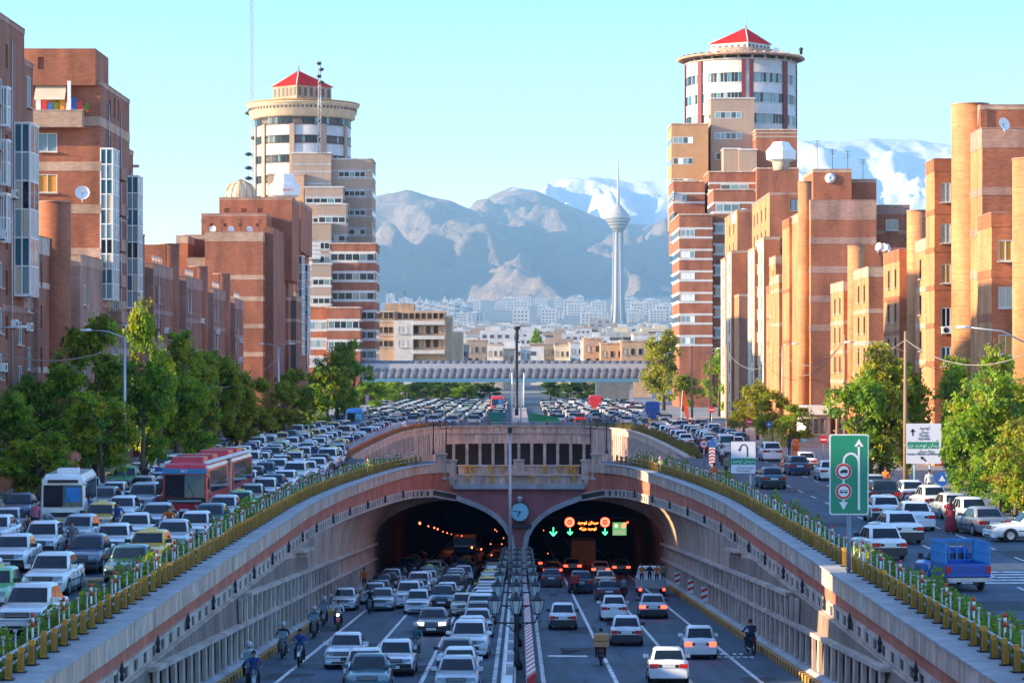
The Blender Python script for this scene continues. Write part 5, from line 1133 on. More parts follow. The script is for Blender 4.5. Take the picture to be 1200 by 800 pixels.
# underpass, left carriageway (towards the camera)
LU = 'in the %s lane of the left underpass road'
for X, Y, k, c, l, lit in ((-7.6, 113, 'sedan', 'white', 'outer', 0), (-5.75, 98.5, 'sedan', 'teal', 'middle', 0), (-6.2, 103.5, 'old_sedan', 'white', 'middle', 0), (-5.2, 108.5, 'compact_sedan', 'white', 'middle', 0), (-2.35, 98, 'hatchback', 'silver', 'inner', 0), (-2.4, 104.0, 'hatchback', 'white', 'inner', 0), (-2.7, 110.5, 'sedan', 'grey', 'inner', 0),
                           (-4.6, 137.5, 'sedan', 'grey', 'middle', 'f'), (-2.3, 119.5, 'crossover', 'white', 'inner', 0), (-2.35, 128.5, 'sedan', 'white', 'inner', 0), (-2.2, 136, 'sedan', 'silver', 'inner', 0), (-8.8, 165, 'sedan', 'silver', 'outer', 0), (-6.3, 160, 'compact_sedan', 'white', 'middle', 0), (-3.4, 158, 'old_sedan', 'cream', 'middle', 0),
                           (-11.2, 165, 'hatchback', 'white', 'shoulder', 0), (-5.0, 168.5, 'sedan', 'navy', 'middle', 0)):
    add(X, Y, zr(Y), cr.uniform(-.03, .03), k, c, cr.random() < .6, lit or False, LU % l)
jam(-2.2, 141, 290, 1.3, 0, LU % 'inner', zr, .15, cols=CW); jam(-4.7, 172, 290, 1.5, 0, LU % 'middle', zr, .4, skip=()); jam(-7.2, 166, 290, 1.6, 0, LU % 'outer', zr, .2); jam(-9.9, 172, 260, 2.4, 0, LU % 'shoulder', zr, .2, cols=['navy', 'grey', 'silver', 'black'])
# right carriageway (away)
RU = 'in the %s lane of the right underpass road'
for X, Y, k, c, l, lit in ((6.05, 104.5, 'hatchback', 'white', 'middle', 0), (8.35, 119, 'compact_sedan', 'white', 'outer', 'r'), (5.4, 129, 'compact_sedan', 'white', 'middle', 0), (2.45, 143, 'compact_sedan', 'white', 'inner', 0), (8.1, 155.5, 'sedan', 'silver', 'outer', 'r'), (5.6, 152, 'hatchback', 'white', 'middle', 0),
                           (6.2, 179, 'old_sedan', 'navy', 'middle', 0), (4.6, 191.5, 'crossover', 'navy', 'middle', 0), (2.6, 203, 'hatchback', 'navy', 'inner', 0), (6.7, 200, 'sedan', 'cream', 'middle', 0), (2.9, 224, 'sedan', 'red', 'inner', 'r'), (7.2, 226, 'sedan', 'silver', 'middle', 'r'), (4.9, 236, 'sedan', 'white', 'middle', 'r'), (9.2, 232, 'sedan', 'grey', 'outer', 'r'), (2.7, 243, 'sedan', 'grey', 'inner', 'r')):
    add(X, Y, zr(Y), math.pi + cr.uniform(-.03, .03), k, c, cr.random() < .65, lit or False, RU % l)

lots.sort(key=lambda d: d['Y']); rank = {}
NEARLIM = 285; far = MB()
kn = {'sedan': 'sedan', 'old_sedan': 'boxy sedan', 'compact_sedan': 'small sedan', 'hatchback': 'hatchback', 'crossover': 'tall car', 'van': 'van'}
def far_add(mbx, d):
    key = car_meshes(d['k'], True); L, W, H, hz, bz, wy, rf, rr, gy, tz, rw = CARS[d['k']]; c, s = math.cos(d['rz']), math.sin(d['rz'])
    w = W / 2; h = L / 2; P = PAINT[d['c']]
    T_ = lambda p: (d['X'] + p[0] * c - p[1] * s, d['Y'] + p[0] * s + p[1] * c, d['Z'] + p[2])
    mbx.rings([[T_(p) for p in ((-ww, y, .25), (ww, y, .25), (ww, y, .6), (ww * .85, y, zt), (-ww * .85, y, zt), (-ww, y, .6))] for y, ww, zt in ((-h, w * .85, .6), (-h + .25, w, hz), (wy, w, bz), (gy, w, tz), (h, w * .9, tz - .1))], P, smooth=False)
    lo, up = ((-w * .88, wy), (w * .88, wy), (w * .88, gy), (-w * .88, gy)), ((-rw, rf), (rw, rf), (rw, rr), (-rw, rr))
    v = [T_((x, y, bz - .03)) for x, y in lo] + [T_((x, y, H - .05)) for x, y in up]
    mbx.add(v, [(0, 1, 5, 4), (1, 2, 6, 5), (2, 3, 7, 6), (3, 0, 4, 7)], carglass)
    mbx.add([T_((x * 1.03, y, H - .05)) for x, y in up] + [T_((x * .9, y * .95, H)) for x, y in up], [(4, 5, 6, 7), (0, 1, 5, 4), (1, 2, 6, 5), (2, 3, 7, 6), (3, 0, 4, 7)], P)
    mbx.add([T_(p) for p in ((-w * .9, -h - .02, .25), (w * .9, -h - .02, .25), (w * .9, -h - .02, .5), (-w * .9, -h - .02, .5))], [(0, 1, 2, 3)], trim)
    mbx.add([T_(p) for p in ((-w * .9, h + .02, .25), (w * .9, h + .02, .25), (w * .9, h + .02, .5), (-w * .9, h + .02, .5))], [(0, 1, 2, 3)], trim)
    for sx in (-1, 1): mbx.add([T_(p) for p in ((sx * w * .5, h + .025, .62), (sx * w * .92, h + .025, .62), (sx * w * .92, h + .025, .76), (sx * w * .5, h + .025, .76))], [(0, 1, 2, 3)], lampR)
for i, d in enumerate(lots):
    rank[d['lane']] = rank.get(d['lane'], 0) + 1
    if i >= NEARLIM: far_add(far, d); continue
    cw = d['c'] if d['c'] not in ('teal',) else 'dark teal'
    kind_ = kn[d['k']]; taxi = d['c'] in ('yellow', 'green') and d['k'] != 'van'
    if taxi: kind_ = 'taxi'
    cat = 'taxi' if taxi else ('van' if d['k'] == 'van' else 'car')
    if 'standing across' in d['lane']: lab = 'white small sedan %s' % d['lane']
    else: lab = '%s %s, %s %s' % (cw.replace('navy', 'navy blue'), kind_, nth(rank[d['lane']]), d['lane'])
    grp = 'cars on the left street' if 'left street' in d['lane'] else 'cars on the right street' if 'right street' in d['lane'] else 'cars in the underpass' if 'underpass' in d['lane'] else 'cars jammed behind the well'
    make_car(d['k'], d['c'], (d['X'], d['Y'], d['Z']), d['rz'], lab, cat, grp, d['d'], d['lit'], full=d['Y'] < 160)
tag(far.obj('distant_traffic'), 'mass of jammed cars far down the street under the footbridge', 'traffic', kind='stuff')

# ---- buses, trucks
def glassq(name, root, pts, m=carglass): o = MB().poly(pts, m).obj(name, root); return o
def bus(name, label, loc, rz, L, W, H, pm, roofm, mini=False):
    t = thing(name, label, 'bus', loc, rz); w = W / 2
    def shell(y0, y1, front):
        rs = []
        prof = [(w, .35), (w, 1.0), (w, H * .62), (w * .97, H * .90), (w * .80, H), (0, H + .05)]
        ys = ([(y0, .93, .45, -.35), (y0 + .12, .98, .38, -.12), (y0 + .5, 1, .35, 0)] if front else [(y0, 1, .35, 0)]) + [(y1 - .1, 1, .35, 0), (y1, .97, .4, -.05)]
        for y, f, zb, dz in ys:
            half = [(x * f, max(z, zb) + (dz if i > 3 else 0)) for i, (x, z) in enumerate(prof)]
            rs.append([(x, y + (0.14 if (front and y < y0 + .3 and z > 1.3) else 0) * (z / H), z) for x, z in half] + [(-x, y + (0.14 if (front and y < y0 + .3 and z > 1.3) else 0) * (z / H), z) for x, z in reversed(half[:-1])])
        m = MB(); m.rings(rs, pm, smooth=False); return m
    segs = [(-L / 2, L / 2)] if mini else [(-L / 2, -L / 2 + 9.6), (-L / 2 + 10.8, L / 2)]
    for i, (a, b) in enumerate(segs): shell(a, b, i == 0).obj('body', t)
    if not mini:
        m = MB()
        for k in range(6): y = -L / 2 + 9.62 + k * .2; m.box(-w * .93, w * .93, y, y + .12, .5, H - .1, mat('bellows', (.16, .12, .10), .8))
        m.obj('bellows', t)
    y0 = -L / 2; zlo, zhi = (1.25, H * .82) if mini else (1.25, H * .80)
    MB().add([(-w * .86, y0 - .03, zlo), (w * .86, y0 - .03, zlo), (w * .84, y0 + .06, zhi), (-w * .84, y0 + .06, zhi), (0, y0 - .09, zlo), (0, y0 + .02, zhi)], [(0, 4, 5, 3), (4, 1, 2, 5)], carglass).obj('windshield', t)
    if mini: MB().quad((.15, y0 - .09, zlo + .25), (w * .8, y0 - .045, zlo + .25), (w * .78, y0 + .035, zhi - .12), (.15, y0 + .0, zhi - .12), mat('blue_curtain', (.02, .2, .5), .6)).obj('curtain', t)
    for x in (-w * .30, w * .42): MB().tube([(x, y0 - .11, zlo), (x - .35, y0 - .07, zlo + .75)], .015, trim, 4).obj('wiper', t)
    n = 5 if mini else 11
    for s in (-1, 1):
        for i in range(n):
            a = -L / 2 + 1.1 + (L - 1.7) * i / n; b = a + (L - 1.7) / n - .12
            if not mini and -L / 2 + 9.3 < b and a < -L / 2 + 11: continue
            glassq('side_window', t, [(s * (w + .012), a, 1.45), (s * (w + .012), b, 1.45), (s * (w * .975 + .02), b, H * .86), (s * (w * .975 + .02), a, H * .86)])
    for s in (-1, 1):
        hx = s * w * .74
        MB().lathe([(.02, -.02), (.15, 0), (.16, .05)], lampW, 10).obj('headlight', t, (hx, y0 - .07, .78)).rotation_euler = (R(90), 0, 0)
        MB().lathe([(.02, -.02), (.10, 0), (.11, .05)], lampW, 10).obj('headlight', t, (hx - s * .28, y0 - .07, .74)).rotation_euler = (R(90), 0, 0)
        MB().box(s * (w + .05) - .05, s * (w + .05) + .05, y0 - .22, y0 - .12, 1.7, 2.25, trim).tube([(s * w * .9, y0 + .1, 2.4), (s * (w + .05), y0 - .17, 2.3)], .025, trim, 4).obj('mirror', t)
        for yw in ((-L / 2 + 1.9, L / 2 - 1.9) if mini else (-L / 2 + 2.6, -L / 2 + 8.2, L / 2 - 3)):
            link('wheel', buswheel, t, (s * (w - .14), yw, .45)); MB().add([(s * (w + .006), yw, .35)] + [(s * (w + .006), yw + .55 * math.cos(a * math.pi / 8), .45 + .55 * math.sin(a * math.pi / 8)) for a in range(9)], [tuple(range(10))], blk).obj('wheel_arch', t)
    MB().box(-.26, .26, y0 - .12, y0 - .07, .52 if mini else .5, .64, plateY if mini else plateM).obj('license_plate', t)
    return t, y0, w
buswheel = wheel_mesh(.45, .26)
t, y0, w = bus('articulated_bus', 'long red articulated city bus with blue visor and white roof edges in the left jam', (-17.75, 147.3, 0), R(-.6), 21.0, 2.5, 3.05, PAINT['red'], PAINT['red'])
MB().box(-w * .95, w * .95, y0 - .12, y0 + .02, 2.5, 2.78, mat('blue_visor', (.02, .22, .42), .3)).obj('visor', t)
for s in (-1, 1): MB().box(s * w * .84 - .1, s * w * .84 + .12, y0 + .5, 10.3, 3.0, 3.14, wht).obj('roof_edge', t)
MB().box(w + .002, w + .02, -1.15, -.2, .5, 2.9, mat('tan_door', (.45, .3, .22), .5)).obj('door', t)
for a, b in ((-9.6, -7.2), (-5.6, -3.2), (1.5, 4.0), (5.4, 8.0)):
    m = MB(); m.rings([[(-x, y, 3.02), (x, y, 3.02), (x * .92, y, z), (-x * .92, y, z)] for y, x, z in ((a, .8, 3.08), (a + .25, .9, 3.36), (b - .25, .9, 3.36), (b, .8, 3.08))], PAINT['red']); m.obj('roof_unit', t)
MB().box(-w * .9, w * .9, y0 - .09, y0 + .1, .95, 1.22, trim).obj('front_panel', t)
text('BRT', .22, wht, t, (0, y0 - .13, 2.64)); m = MB(); m.box(-.9, .9, y0 - .115, y0 - .09, 1.02, 1.1, steel); m.obj('trim_strip', t)
m = MB(); m.box(-.45, .45, y0 - .1, y0 + .05, .28, .48, trim); m.obj('bumper', t)
t, y0, w = bus('minibus', 'white minibus with a large windshield and a blue curtain in the left jam', (-23.0, 131.0, 0), R(5), 7.4, 2.25, 2.85, PAINT['white'], wht, True)
MB().add([(-.62, y0 - .1, .98), (.62, y0 - .1, .98), (.4, y0 - .1, .76), (-.4, y0 - .1, .76)], [(0, 1, 2, 3)], blk).obj('grille', t)
MB().box(-.75, .75, y0 - .02, y0 + .1, 2.45, 2.6, trim).obj('sign_band', t)
MB().box(-.5, .5, -1.2, .4, 2.88, 3.05, wht).obj('roof_unit', t); MB().box(-w, w, y0 - .13, y0 + .1, .38, .56, PAINT['white']).obj('bumper', t)
# further buses in the far jam
for px, Y, pm, lab in ((583, 470, PAINT['red'], 'red and white city bus in the far jam near the white steps'), (418, 330, PAINT['blue'], 'blue truck-like minibus at the far left kerb'), (697, 480, PAINT['red'], 'red bus right of the street divider in the far jam'), (763, 395, PAINT['blue'], 'blue van with white roof in the far jam on the right')):
    bus('city_bus', lab, (PX(px, Y), Y, 0), 0 if px < 600 else math.pi, 8, 2.3, 2.9, pm, wht, True)

# blue pickup with a stake bed
t = thing('pickup_truck', 'bright blue pickup truck with a high barred cargo bed on the right street', 'pickup truck', (16.1, 95.5, .002), math.pi + R(7)); t.scale = (.95, .95, .93); PB = PAINT['blue']
L, w = 4.7, .86
m = MB(); rs = []
for y, ww, zb, zt in ((-2.35, .74, .35, .78), (-2.25, .82, .3, .88), (-1.9, .85, .3, .95), (-1.0, .86, .3, 1.02), (.25, .86, .35, 1.05)):
    half = [(ww * .9, zb), (ww, zb + .15), (ww, zt - .15), (ww * .92, zt), (0, zt + .03)]; rs.append([(x, y, z) for x, z in half] + [(-x, y, z) for x, z in reversed(half[:-1])])
m.rings(rs, PB, smooth=True); m.rings([[(-ww, y0_, z), (ww, y0_, z), (ww, y1_, z), (-ww, y1_, z)] for z, ww, y0_, y1_ in ((1.0, .78, -1.0, .25), (1.45, .68, -.62, .18), (1.62, .62, -.42, .10))], PB); m.obj('cab', t)
MB().quad((-.66, -.90, 1.08), (.66, -.90, 1.08), (.6, -.52, 1.52), (-.6, -.52, 1.52), carglass).obj('windshield', t)
MB().quad((-.62, .265, 1.1), (.62, .265, 1.1), (.56, .16, 1.5), (-.56, .16, 1.5), carglass).obj('rear_window', t)
for s in (-1, 1): MB().quad((s * .785, -.7, 1.08), (s * .785, .1, 1.08), (s * .67, .08, 1.5), (s * .67, -.4, 1.5), carglass).obj('side_window', t)
m = MB(); m.box(-.86, .86, .35, 2.35, .72, .80, PB); m.box(-.88, -.82, .33, 2.35, .55, 1.12, PB); m.box(.82, .88, .33, 2.35, .55, 1.12, PB); m.box(-.82, .82, .33, .38, .8, 1.12, PB); m.obj('cargo_bed', t)
m = MB(); m.box(-.84, .84, 2.33, 2.39, .62, 1.12, PB); m.box(-.7, .7, 2.39, 2.4, .7, 1.02, mat('paint_blue_dark', (.01, .07, .32), .4)); m.obj('tailgate', t)
blur = mat('stake_blue', (.03, .22, .5), .5)
for s in (-1, 1):
    m = MB(); m.box(s * .86 - .03, s * .86 + .03, .33, 2.35, 1.86, 1.95, blur); m.box(s * .86 - .03, s * .86 + .03, .33, 2.35, 1.48, 1.53, blur); m.obj('side_rail', t)
    for k in range(8): MB().box(s * .86 - .04, s * .86 + .04, .36 + k * .27, .42 + k * .27, 1.1, 1.95, blur).obj('stake', t)
    MB().box(min(s * .72, s * .88), max(s * .72, s * .88), 2.36, 2.43, .74, 1.02, lampR).obj('tail_light', t)
    MB().lathe([(.02, -.02), (.1, 0), (.1, .05)], lampW, 10).obj('headlight', t, (s * .6, -2.37, .68)).rotation_euler = (R(90), 0, 0)
    for yw in (-1.45, 1.4): link('wheel', CARMESH['wheel'], t, (s * .78, yw, .33)).scale = (1, 1.12, 1.12)
    MB().box(s * 1.0 - .09, s * 1.0 + .09, -.75, -.68, 1.1, 1.32, trim).tube([(s * .8, -.6, 1.1), (s * 1.0, -.7, 1.2)], .02, trim, 4).obj('mirror', t)
m = MB(); m.box(-.86, .86, .30, .36, 1.86, 1.97, blur); m.box(-.86, .86, .3, .36, 1.1, 1.14, blur)
for k in range(6): m.box(-.82 + k * .32, -.76 + k * .32, .3, .36, 1.1, 1.9, blur)
m.obj('head_board', t)
m = MB(); m.box(-.85, .85, 2.36, 2.52, .42, .58, steel); m.box(-.3, -.2, 2.3, 2.5, .3, .6, dsteel); m.obj('rear_bumper', t)
MB().box(-.82, .82, -2.1, 2.2, .38, .55, blk).obj('chassis', t)
# crew truck near the right tunnel mouth
t = thing('crew_truck', 'pale pickup carrying road workers at the right tunnel mouth', 'truck', (9.6, 187, zr(187)), math.pi)
MB().box(-.95, .95, -2.6, -.6, .45, 1.2, wht).rings([[(-ww, a, z), (ww, a, z), (ww, b, z), (-ww, b, z)] for z, ww, a, b in ((1.2, .9, -2.3, -.6), (2.0, .75, -1.9, -.7))], wht).obj('cab', t)
MB().quad((-.7, -.68, 1.3), (.7, -.68, 1.3), (.62, -.66, 1.85), (-.62, -.66, 1.85), carglass).obj('rear_window', t)
MB().box(-1.0, 1.0, -.5, 2.6, .75, .85, steel).box(-1.0, -.95, -.5, 2.6, .85, 1.35, steel).box(.95, 1, -.5, 2.6, .85, 1.35, steel).obj('cargo_bed', t); MB().box(-1.0, 1.0, 2.58, 2.64, .7, 1.35, concG).obj('tailgate', t)
for s in (-1, 1):
    MB().box(s * .85 - .1, s * .85 + .1, 2.64, 2.68, .55, .7, brakelamp).obj('tail_light', t)
    for yw in (-1.8, 1.7): link('wheel', CARMESH['wheel'], t, (s * .88, yw, .33)).scale = (1, 1.15, 1.15)
for px, Y, c, lab in ((683, 238, mat('red_lit_box', (.6, .14, .03), .6), 'box truck inside the right tunnel, its back coloured as lit red'), (545, 248, PAINT['blue'], 'blue box truck inside the left tunnel')):  # red tunnel light put into the first truck's box colour
    X = PX(px, Y); t = thing('box_truck', lab, 'truck', (X, Y, zr(Y)), math.pi if px > 608 else 0)
    MB().box(-1.1, 1.1, -1.6, 3.0, .9, 3.1, c).obj('cargo_box', t); MB().rings([[(-1.0, a, z), (1.0, a, z), (1.0, -1.7, z), (-1.0, -1.7, z)] for z, a in ((.5, -3.1), (1.4, -3.1), (2.3, -2.8))], PAINT['blue'] if px < 608 else wht).obj('cab', t)
    MB().quad((-.85, -3.12, 1.4), (.85, -3.12, 1.4), (.8, -2.85, 2.1), (-.8, -2.85, 2.1), carglass).obj('windshield', t)
    for s in (-1, 1):
        MB().box(s * .85 - .1, s * .85 + .1, 3.0, 3.04, .7, .88, brakelamp).obj('tail_light', t)
        for yw in (-2.3, 2.0): link('wheel', buswheel, t, (s * .9, yw, .45))

# ------------------------------------------------------------------ people and motorcycles
def skinned(joints, edges, top, legs, split, name='person_body'):
    """one continuous skinned body; cloth colours by height"""
    me = bpy.data.meshes.new('tmp'); me.from_pydata([j[:3] for j in joints], edges, []); o = bpy.data.objects.new('tmp', me); C.objects.link(o)
    md = o.modifiers.new('s', 'SKIN'); md.use_smooth_shade = True; sv = me.skin_vertices[0].data
    for i, j in enumerate(joints): sv[i].radius = (j[3], j[4] if len(j) > 4 else j[3])
    sv[0].use_root = True; o.modifiers.new('u', 'SUBSURF').render_levels = 1; o.modifiers['u'].levels = 1
    bpy.context.view_layer.update(); m = bpy.data.meshes.new_from_object(o.evaluated_get(bpy.context.evaluated_depsgraph_get())); bpy.data.objects.remove(o)
    m.materials.clear()
    for x in (top, legs, skin, blk): m.materials.append(x)
    for p in m.polygons: p.material_index = split(p.center)
    m.name = name; return m
def hand_fingers(mb, c, d, up, s=1):
    """four unequal curled fingers and a thumb from the palm at c, pointing along d"""
    c, d, up = Vector(c), Vector(d).normalized(), Vector(up).normalized(); sd = d.cross(up)
    for k, L in enumerate((.075, .085, .08, .062)):
        b = c + sd * (.027 - .018 * k) + d * .03; mb.tube([b, b + d * L * .55, b + d * L * .8 - up * L * .45], [.009, .0085, .006], skin, 5)
    b = c + sd * .035; mb.tube([b, b + sd * .03 + d * .03, b + sd * .035 + d * .06 - up * .015], [.011, .010, .007], skin, 5)
def stander(top, legs, arms='down', long=False, hood=None, walk=.12, seed=0, lift=0):
    r = random.Random(seed); w = walk
    J = [(0, 0, .95, .15, .11), (0, 0, 1.15, .135, .10), (0, .0, 1.36, .17, .11), (0, 0, 1.47, .06), (0, -.01, 1.56, .058), (0, -.02, 1.66, .085, .10), (0, -.01, 1.74, .06),
         (.09, 0, .88, .10), (.10, -w, .50, .065), (.10, -w * .6, .09, .045), (.10, -w * .6 - .16, .05, .04), (-.09, 0, .88, .10), (-.10, w * .4, .50, .065), (-.10, w * 1.5, .10, .045), (-.10, w * 1.5 - .15, .05, .04),
         (.19, 0, 1.41, .06), (.25, .04, 1.13, .045), (.26, -.05, .88, .034), (.26, -.08, .80, .036), (-.19, 0, 1.41, .06), (-.25, -.02, 1.13, .045), (-.26, -.14, .90, .034), (-.26, -.18, .83, .036)]
    E_ = [(0, 1), (1, 2), (2, 3), (3, 4), (4, 5), (5, 6), (0, 7), (7, 8), (8, 9), (9, 10), (0, 11), (11, 12), (12, 13), (13, 14), (2, 15), (15, 16), (16, 17), (17, 18), (2, 19), (19, 20), (20, 21), (21, 22)]
    def sp(c):
        if c.z > 1.50: return 2
        if c.z < .08: return 3
        if abs(c.x) > .2 and c.z < .90: return 2
        return 1 if (c.z < .93) else 0
    me = skinned(J, E_, top, legs, sp)
    return me, [((.26, -.08, .80), (0, -.2, -1), (0, -1, 0)), ((-.26, -.18, .83), (0, -.2, -1), (0, -1, 0))]
def rider_mesh(top, legs):
    J = [(0, .18, .84, .15, .13), (0, .14, 1.03, .135, .11), (0, .04, 1.24, .17, .11), (0, .0, 1.35, .06), (0, -.02, 1.42, .056), (0, -.05, 1.52, .085, .10), (0, -.05, 1.60, .06),
         (.13, .08, .80, .10), (.20, -.28, .72, .07), (.20, -.10, .34, .05), (.21, -.24, .28, .042), (-.13, .08, .80, .10), (-.20, -.28, .72, .07), (-.20, -.10, .34, .05), (-.21, -.24, .28, .042),
         (.20, .03, 1.29, .06), (.30, -.14, 1.08, .046), (.30, -.40, 1.03, .035), (.29, -.46, 1.03, .036), (-.20, .03, 1.29, .06), (-.30, -.14, 1.08, .046), (-.30, -.40, 1.03, .035), (-.29, -.46, 1.03, .036)]
    E_ = [(0, 1), (1, 2), (2, 3), (3, 4), (4, 5), (5, 6), (0, 7), (7, 8), (8, 9), (9, 10), (0, 11), (11, 12), (12, 13), (13, 14), (2, 15), (15, 16), (16, 17), (17, 18), (2, 19), (19, 20), (20, 21), (21, 22)]
    def sp(c):
        if c.z > 1.36: return 2
        if c.y < -.38 and c.z > .9: return 2
        if c.z < .32: return 3
        return 0 if c.z > .88 and abs(c.z) > .5 else 1
    return skinned(J, E_, top, legs, sp), [((.29, -.45, 1.03), (0, -1, -.1), (0, 0, 1)), ((-.29, -.45, 1.03), (0, -1, -.1), (0, 0, 1))]
def face_mesh(z, y):
    m = MB()
    for s in (-1, 1): m.box(s * .033 - .014, s * .033 + .014, y - .105, y - .09, z + .0, z + .014, blk); m.lathe([(.004, -.03), (.018, 0), (.004, .03)], skin, 6, (s * .088, y + .01, z))
    m.add([(-.012, y - .10, z - .04), (.012, y - .10, z - .04), (0, y - .125, z - .035), (0, y - .098, z + .01)], [(0, 1, 2), (0, 2, 3), (1, 3, 2)], skin); m.box(-.025, .025, y - .1, y - .09, z - .065, z - .057, redP)
    return m.mesh('face')
def hair_mesh(z, y, m_, full=1.0, back=.0):
    mb = MB(); rs = []
    for k in range(6):
        t = k / 5 * math.pi / 2; rr = math.cos(t); rs.append([(.098 * rr * math.cos(a * math.pi / 5) + 0, y + .012 + .108 * rr * math.sin(a * math.pi / 5) + .0, z + .02 - back * (1 - math.sin(t)) * (1 if math.sin(a * math.pi / 5) > -.3 else 0) + .105 * math.sin(t)) for a in range(10)])
    mb.rings(rs, m_, smooth=True); return mb.mesh('hair')
CLOTH = {n: mat('cloth_' + n, c, .85, .12, 6) for n, c in dict(blue=(.03, .07, .25), white=(.6, .6, .62), dark=(.03, .03, .035), grey=(.2, .21, .23), orange=(.62, .15, .02), maroon=(.25, .02, .03), navy=(.02, .03, .08), brown=(.16, .08, .04), teal=(.05, .16, .18), khaki=(.25, .2, .12), pink=(.5, .15, .2)).items()}
PM = {}
def person(top, legs, loc, rz, label, pose='stand', extra=None, group=None):
    key = (top, legs, pose)
    if key not in PM:
        me, hs = (rider_mesh if pose == 'ride' else stander)(CLOTH[top], CLOTH[legs]); hm = MB()
        for h in hs: hand_fingers(hm, *h)
        PM[key] = (me, hm.mesh('hands'))
    me, hm = PM[key]; t = thing('person', label, 'person', loc, rz, group)
    z, y = (1.52, -.05) if pose == 'ride' else (1.66, -.02)
    link('body', me, t); link('fingers', hm, t); link('face', FACE.setdefault(pose, face_mesh(z, y)), t)
    if extra == 'helmet': link('helmet', HAIR.setdefault(pose + 'h', MB().lathe([(.10, -.06), (.13, .0), (.135, .07), (.11, .14), (.05, .18), (.01, .185)], mat('helmet_white', (.5, .5, .52), .25), 12, (0, y + .02, z - .02)).mesh('helmet')), t)
    elif extra == 'scarf': link('headscarf', HAIR.setdefault(pose + 's', hair_mesh(z, y, CLOTH['dark'], 1, .22)), t)
    else: link('hair', HAIR.setdefault(pose, hair_mesh(z, y, hairM, 1, .07)), t)
    if extra == 'cap': MB().lathe([(.1, .03), (.105, .09), (.06, .13), (.01, .14)], CLOTH['dark'], 10, (0, y, z)).box(-.07, .07, y - .2, y - .07, z + .04, z + .055, CLOTH['dark']).obj('cap', t)
    return t
FACE = {}; HAIR = {}
def moto_mesh():
    d = {}
    w = MB()
    w.rings([[(x + .045 * math.cos(a * math.pi / 3), (.27 + .045 * math.sin(a * math.pi / 3)) * math.cos(2 * math.pi * i / 16), (.27 + .045 * math.sin(a * math.pi / 3)) * math.sin(2 * math.pi * i / 16)) for x in (0,) for i in range(16)] for a in range(7)], tyre, cap=False, smooth=True)
    for k in range(6): a = math.pi * k / 6; w.tube([(0, .25 * math.cos(a), .25 * math.sin(a)), (0, -.25 * math.cos(a), -.25 * math.sin(a))], .012, rim, 4)
    w.lathe([(.02, -.05), (.05, 0), (.02, .05)], rim, 8); d['wheel'] = w.mesh('wheel')
    f = MB(); f.tube([(0, -.62, .31), (0, -.45, .80), (0, -.40, .95)], .035, steel); f.tube([(-.34, -.40, 1.0), (-.12, -.42, .97), (.12, -.42, .97), (.34, -.40, 1.0)], .018, dsteel); f.tube([(.07, -.62, .31), (.07, -.46, .8)], .022, steel); f.tube([(-.07, -.62, .31), (-.07, -.46, .8)], .022, steel); d['fork'] = f.mesh('fork')
    b = MB(); b.rings([[(-ww, y, z0), (ww, y, z0), (ww * 1.1, y, (z0 + z1) / 2), (ww * .6, y, z1), (-ww * .6, y, z1), (-ww * 1.1, y, (z0 + z1) / 2)] for y, ww, z0, z1 in ((-.36, .07, .66, .84), (-.15, .13, .62, .90), (.10, .11, .62, .84))], None or PAINT['red'], smooth=True); d['tank'] = b.mesh('fuel_tank')
    e = MB(); e.box(-.14, .14, -.22, .16, .26, .60, dsteel); e.tube([(0, -.4, .72), (0, -.3, .3), (0, .35, .3), (0, .62, .6)], .03, dsteel); e.tube([(.14, -.1, .3), (.16, .2, .24), (.17, .7, .30)], .04, steel); d['engine'] = e.mesh('engine')
    s = MB(); s.rings([[(-ww, y, .72), (ww, y, .72), (ww, y, z), (-ww, y, z)] for y, ww, z in ((.05, .09, .80), (.35, .14, .82), (.72, .11, .86))], blk); d['seat'] = s.mesh('seat')
    h = MB(); h.box(-.10, .10, -.60, -.50, .78, .94, trim); h.rings([[(.08 * math.cos(a * math.pi / 4), y, .86 + .08 * math.sin(a * math.pi / 4)) for a in range(8)] for y in (-.62, -.6)], lampW); d['headlight'] = h.mesh('headlight')
    t_ = MB(); t_.box(-.07, .07, .78, .84, .66, .76, lampR); t_.rings([[(-.08, y, z), (.08, y, z), (.08, y, z + .02), (-.08, y, z + .02)] for y, z in ((.4, .68), (.75, .66), (.92, .45))], trim); d['tail'] = t_.mesh('mudguard'); d['fm'] = MB().rings([[(-.06, -.62 + .34 * math.cos(a), .31 + .34 * math.sin(a)), (.06, -.62 + .34 * math.cos(a), .31 + .34 * math.sin(a)), (.06, -.62 + .36 * math.cos(a), .31 + .36 * math.sin(a)), (-.06, -.62 + .36 * math.cos(a), .31 + .36 * math.sin(a))] for a in (R(40), R(80), R(120), R(150))], PAINT['red']).mesh('mudguard')
    return d
MM = moto_mesh()
def moto(X, Y, Z, rz, label, col='red', lit=False, group='motorcycles', wind=False, box=None):
    t = thing('motorcycle', label, 'motorcycle', (X, Y, Z), rz, group)
    link('wheel', MM['wheel'], t, (0, -.62, .31)); link('wheel', MM['wheel'], t, (0, .62, .31))
    for k in ('fork', 'engine', 'seat'): link(k, MM[k], t)
    for k, n in (('tank', 'fuel_tank'), ('fm', 'mudguard')):
        o = link(n, MM[k], t); o.material_slots[0].link = 'OBJECT'; o.material_slots[0].material = PAINT[col]
    o = link('headlight', MM['headlight'], t); link('mudguard', MM['tail'], t)
    if lit: o.material_slots[1].link = 'OBJECT'; o.material_slots[1].material = litlamp
    if wind: MB().add([(-.16, -.52, .95), (.16, -.52, .95), (.2, -.44, 1.28), (-.2, -.44, 1.28)], [(0, 1, 2, 3)], mat('clear_shield', (.14, .2, .22), .1)).obj('windshield', t)
    return t
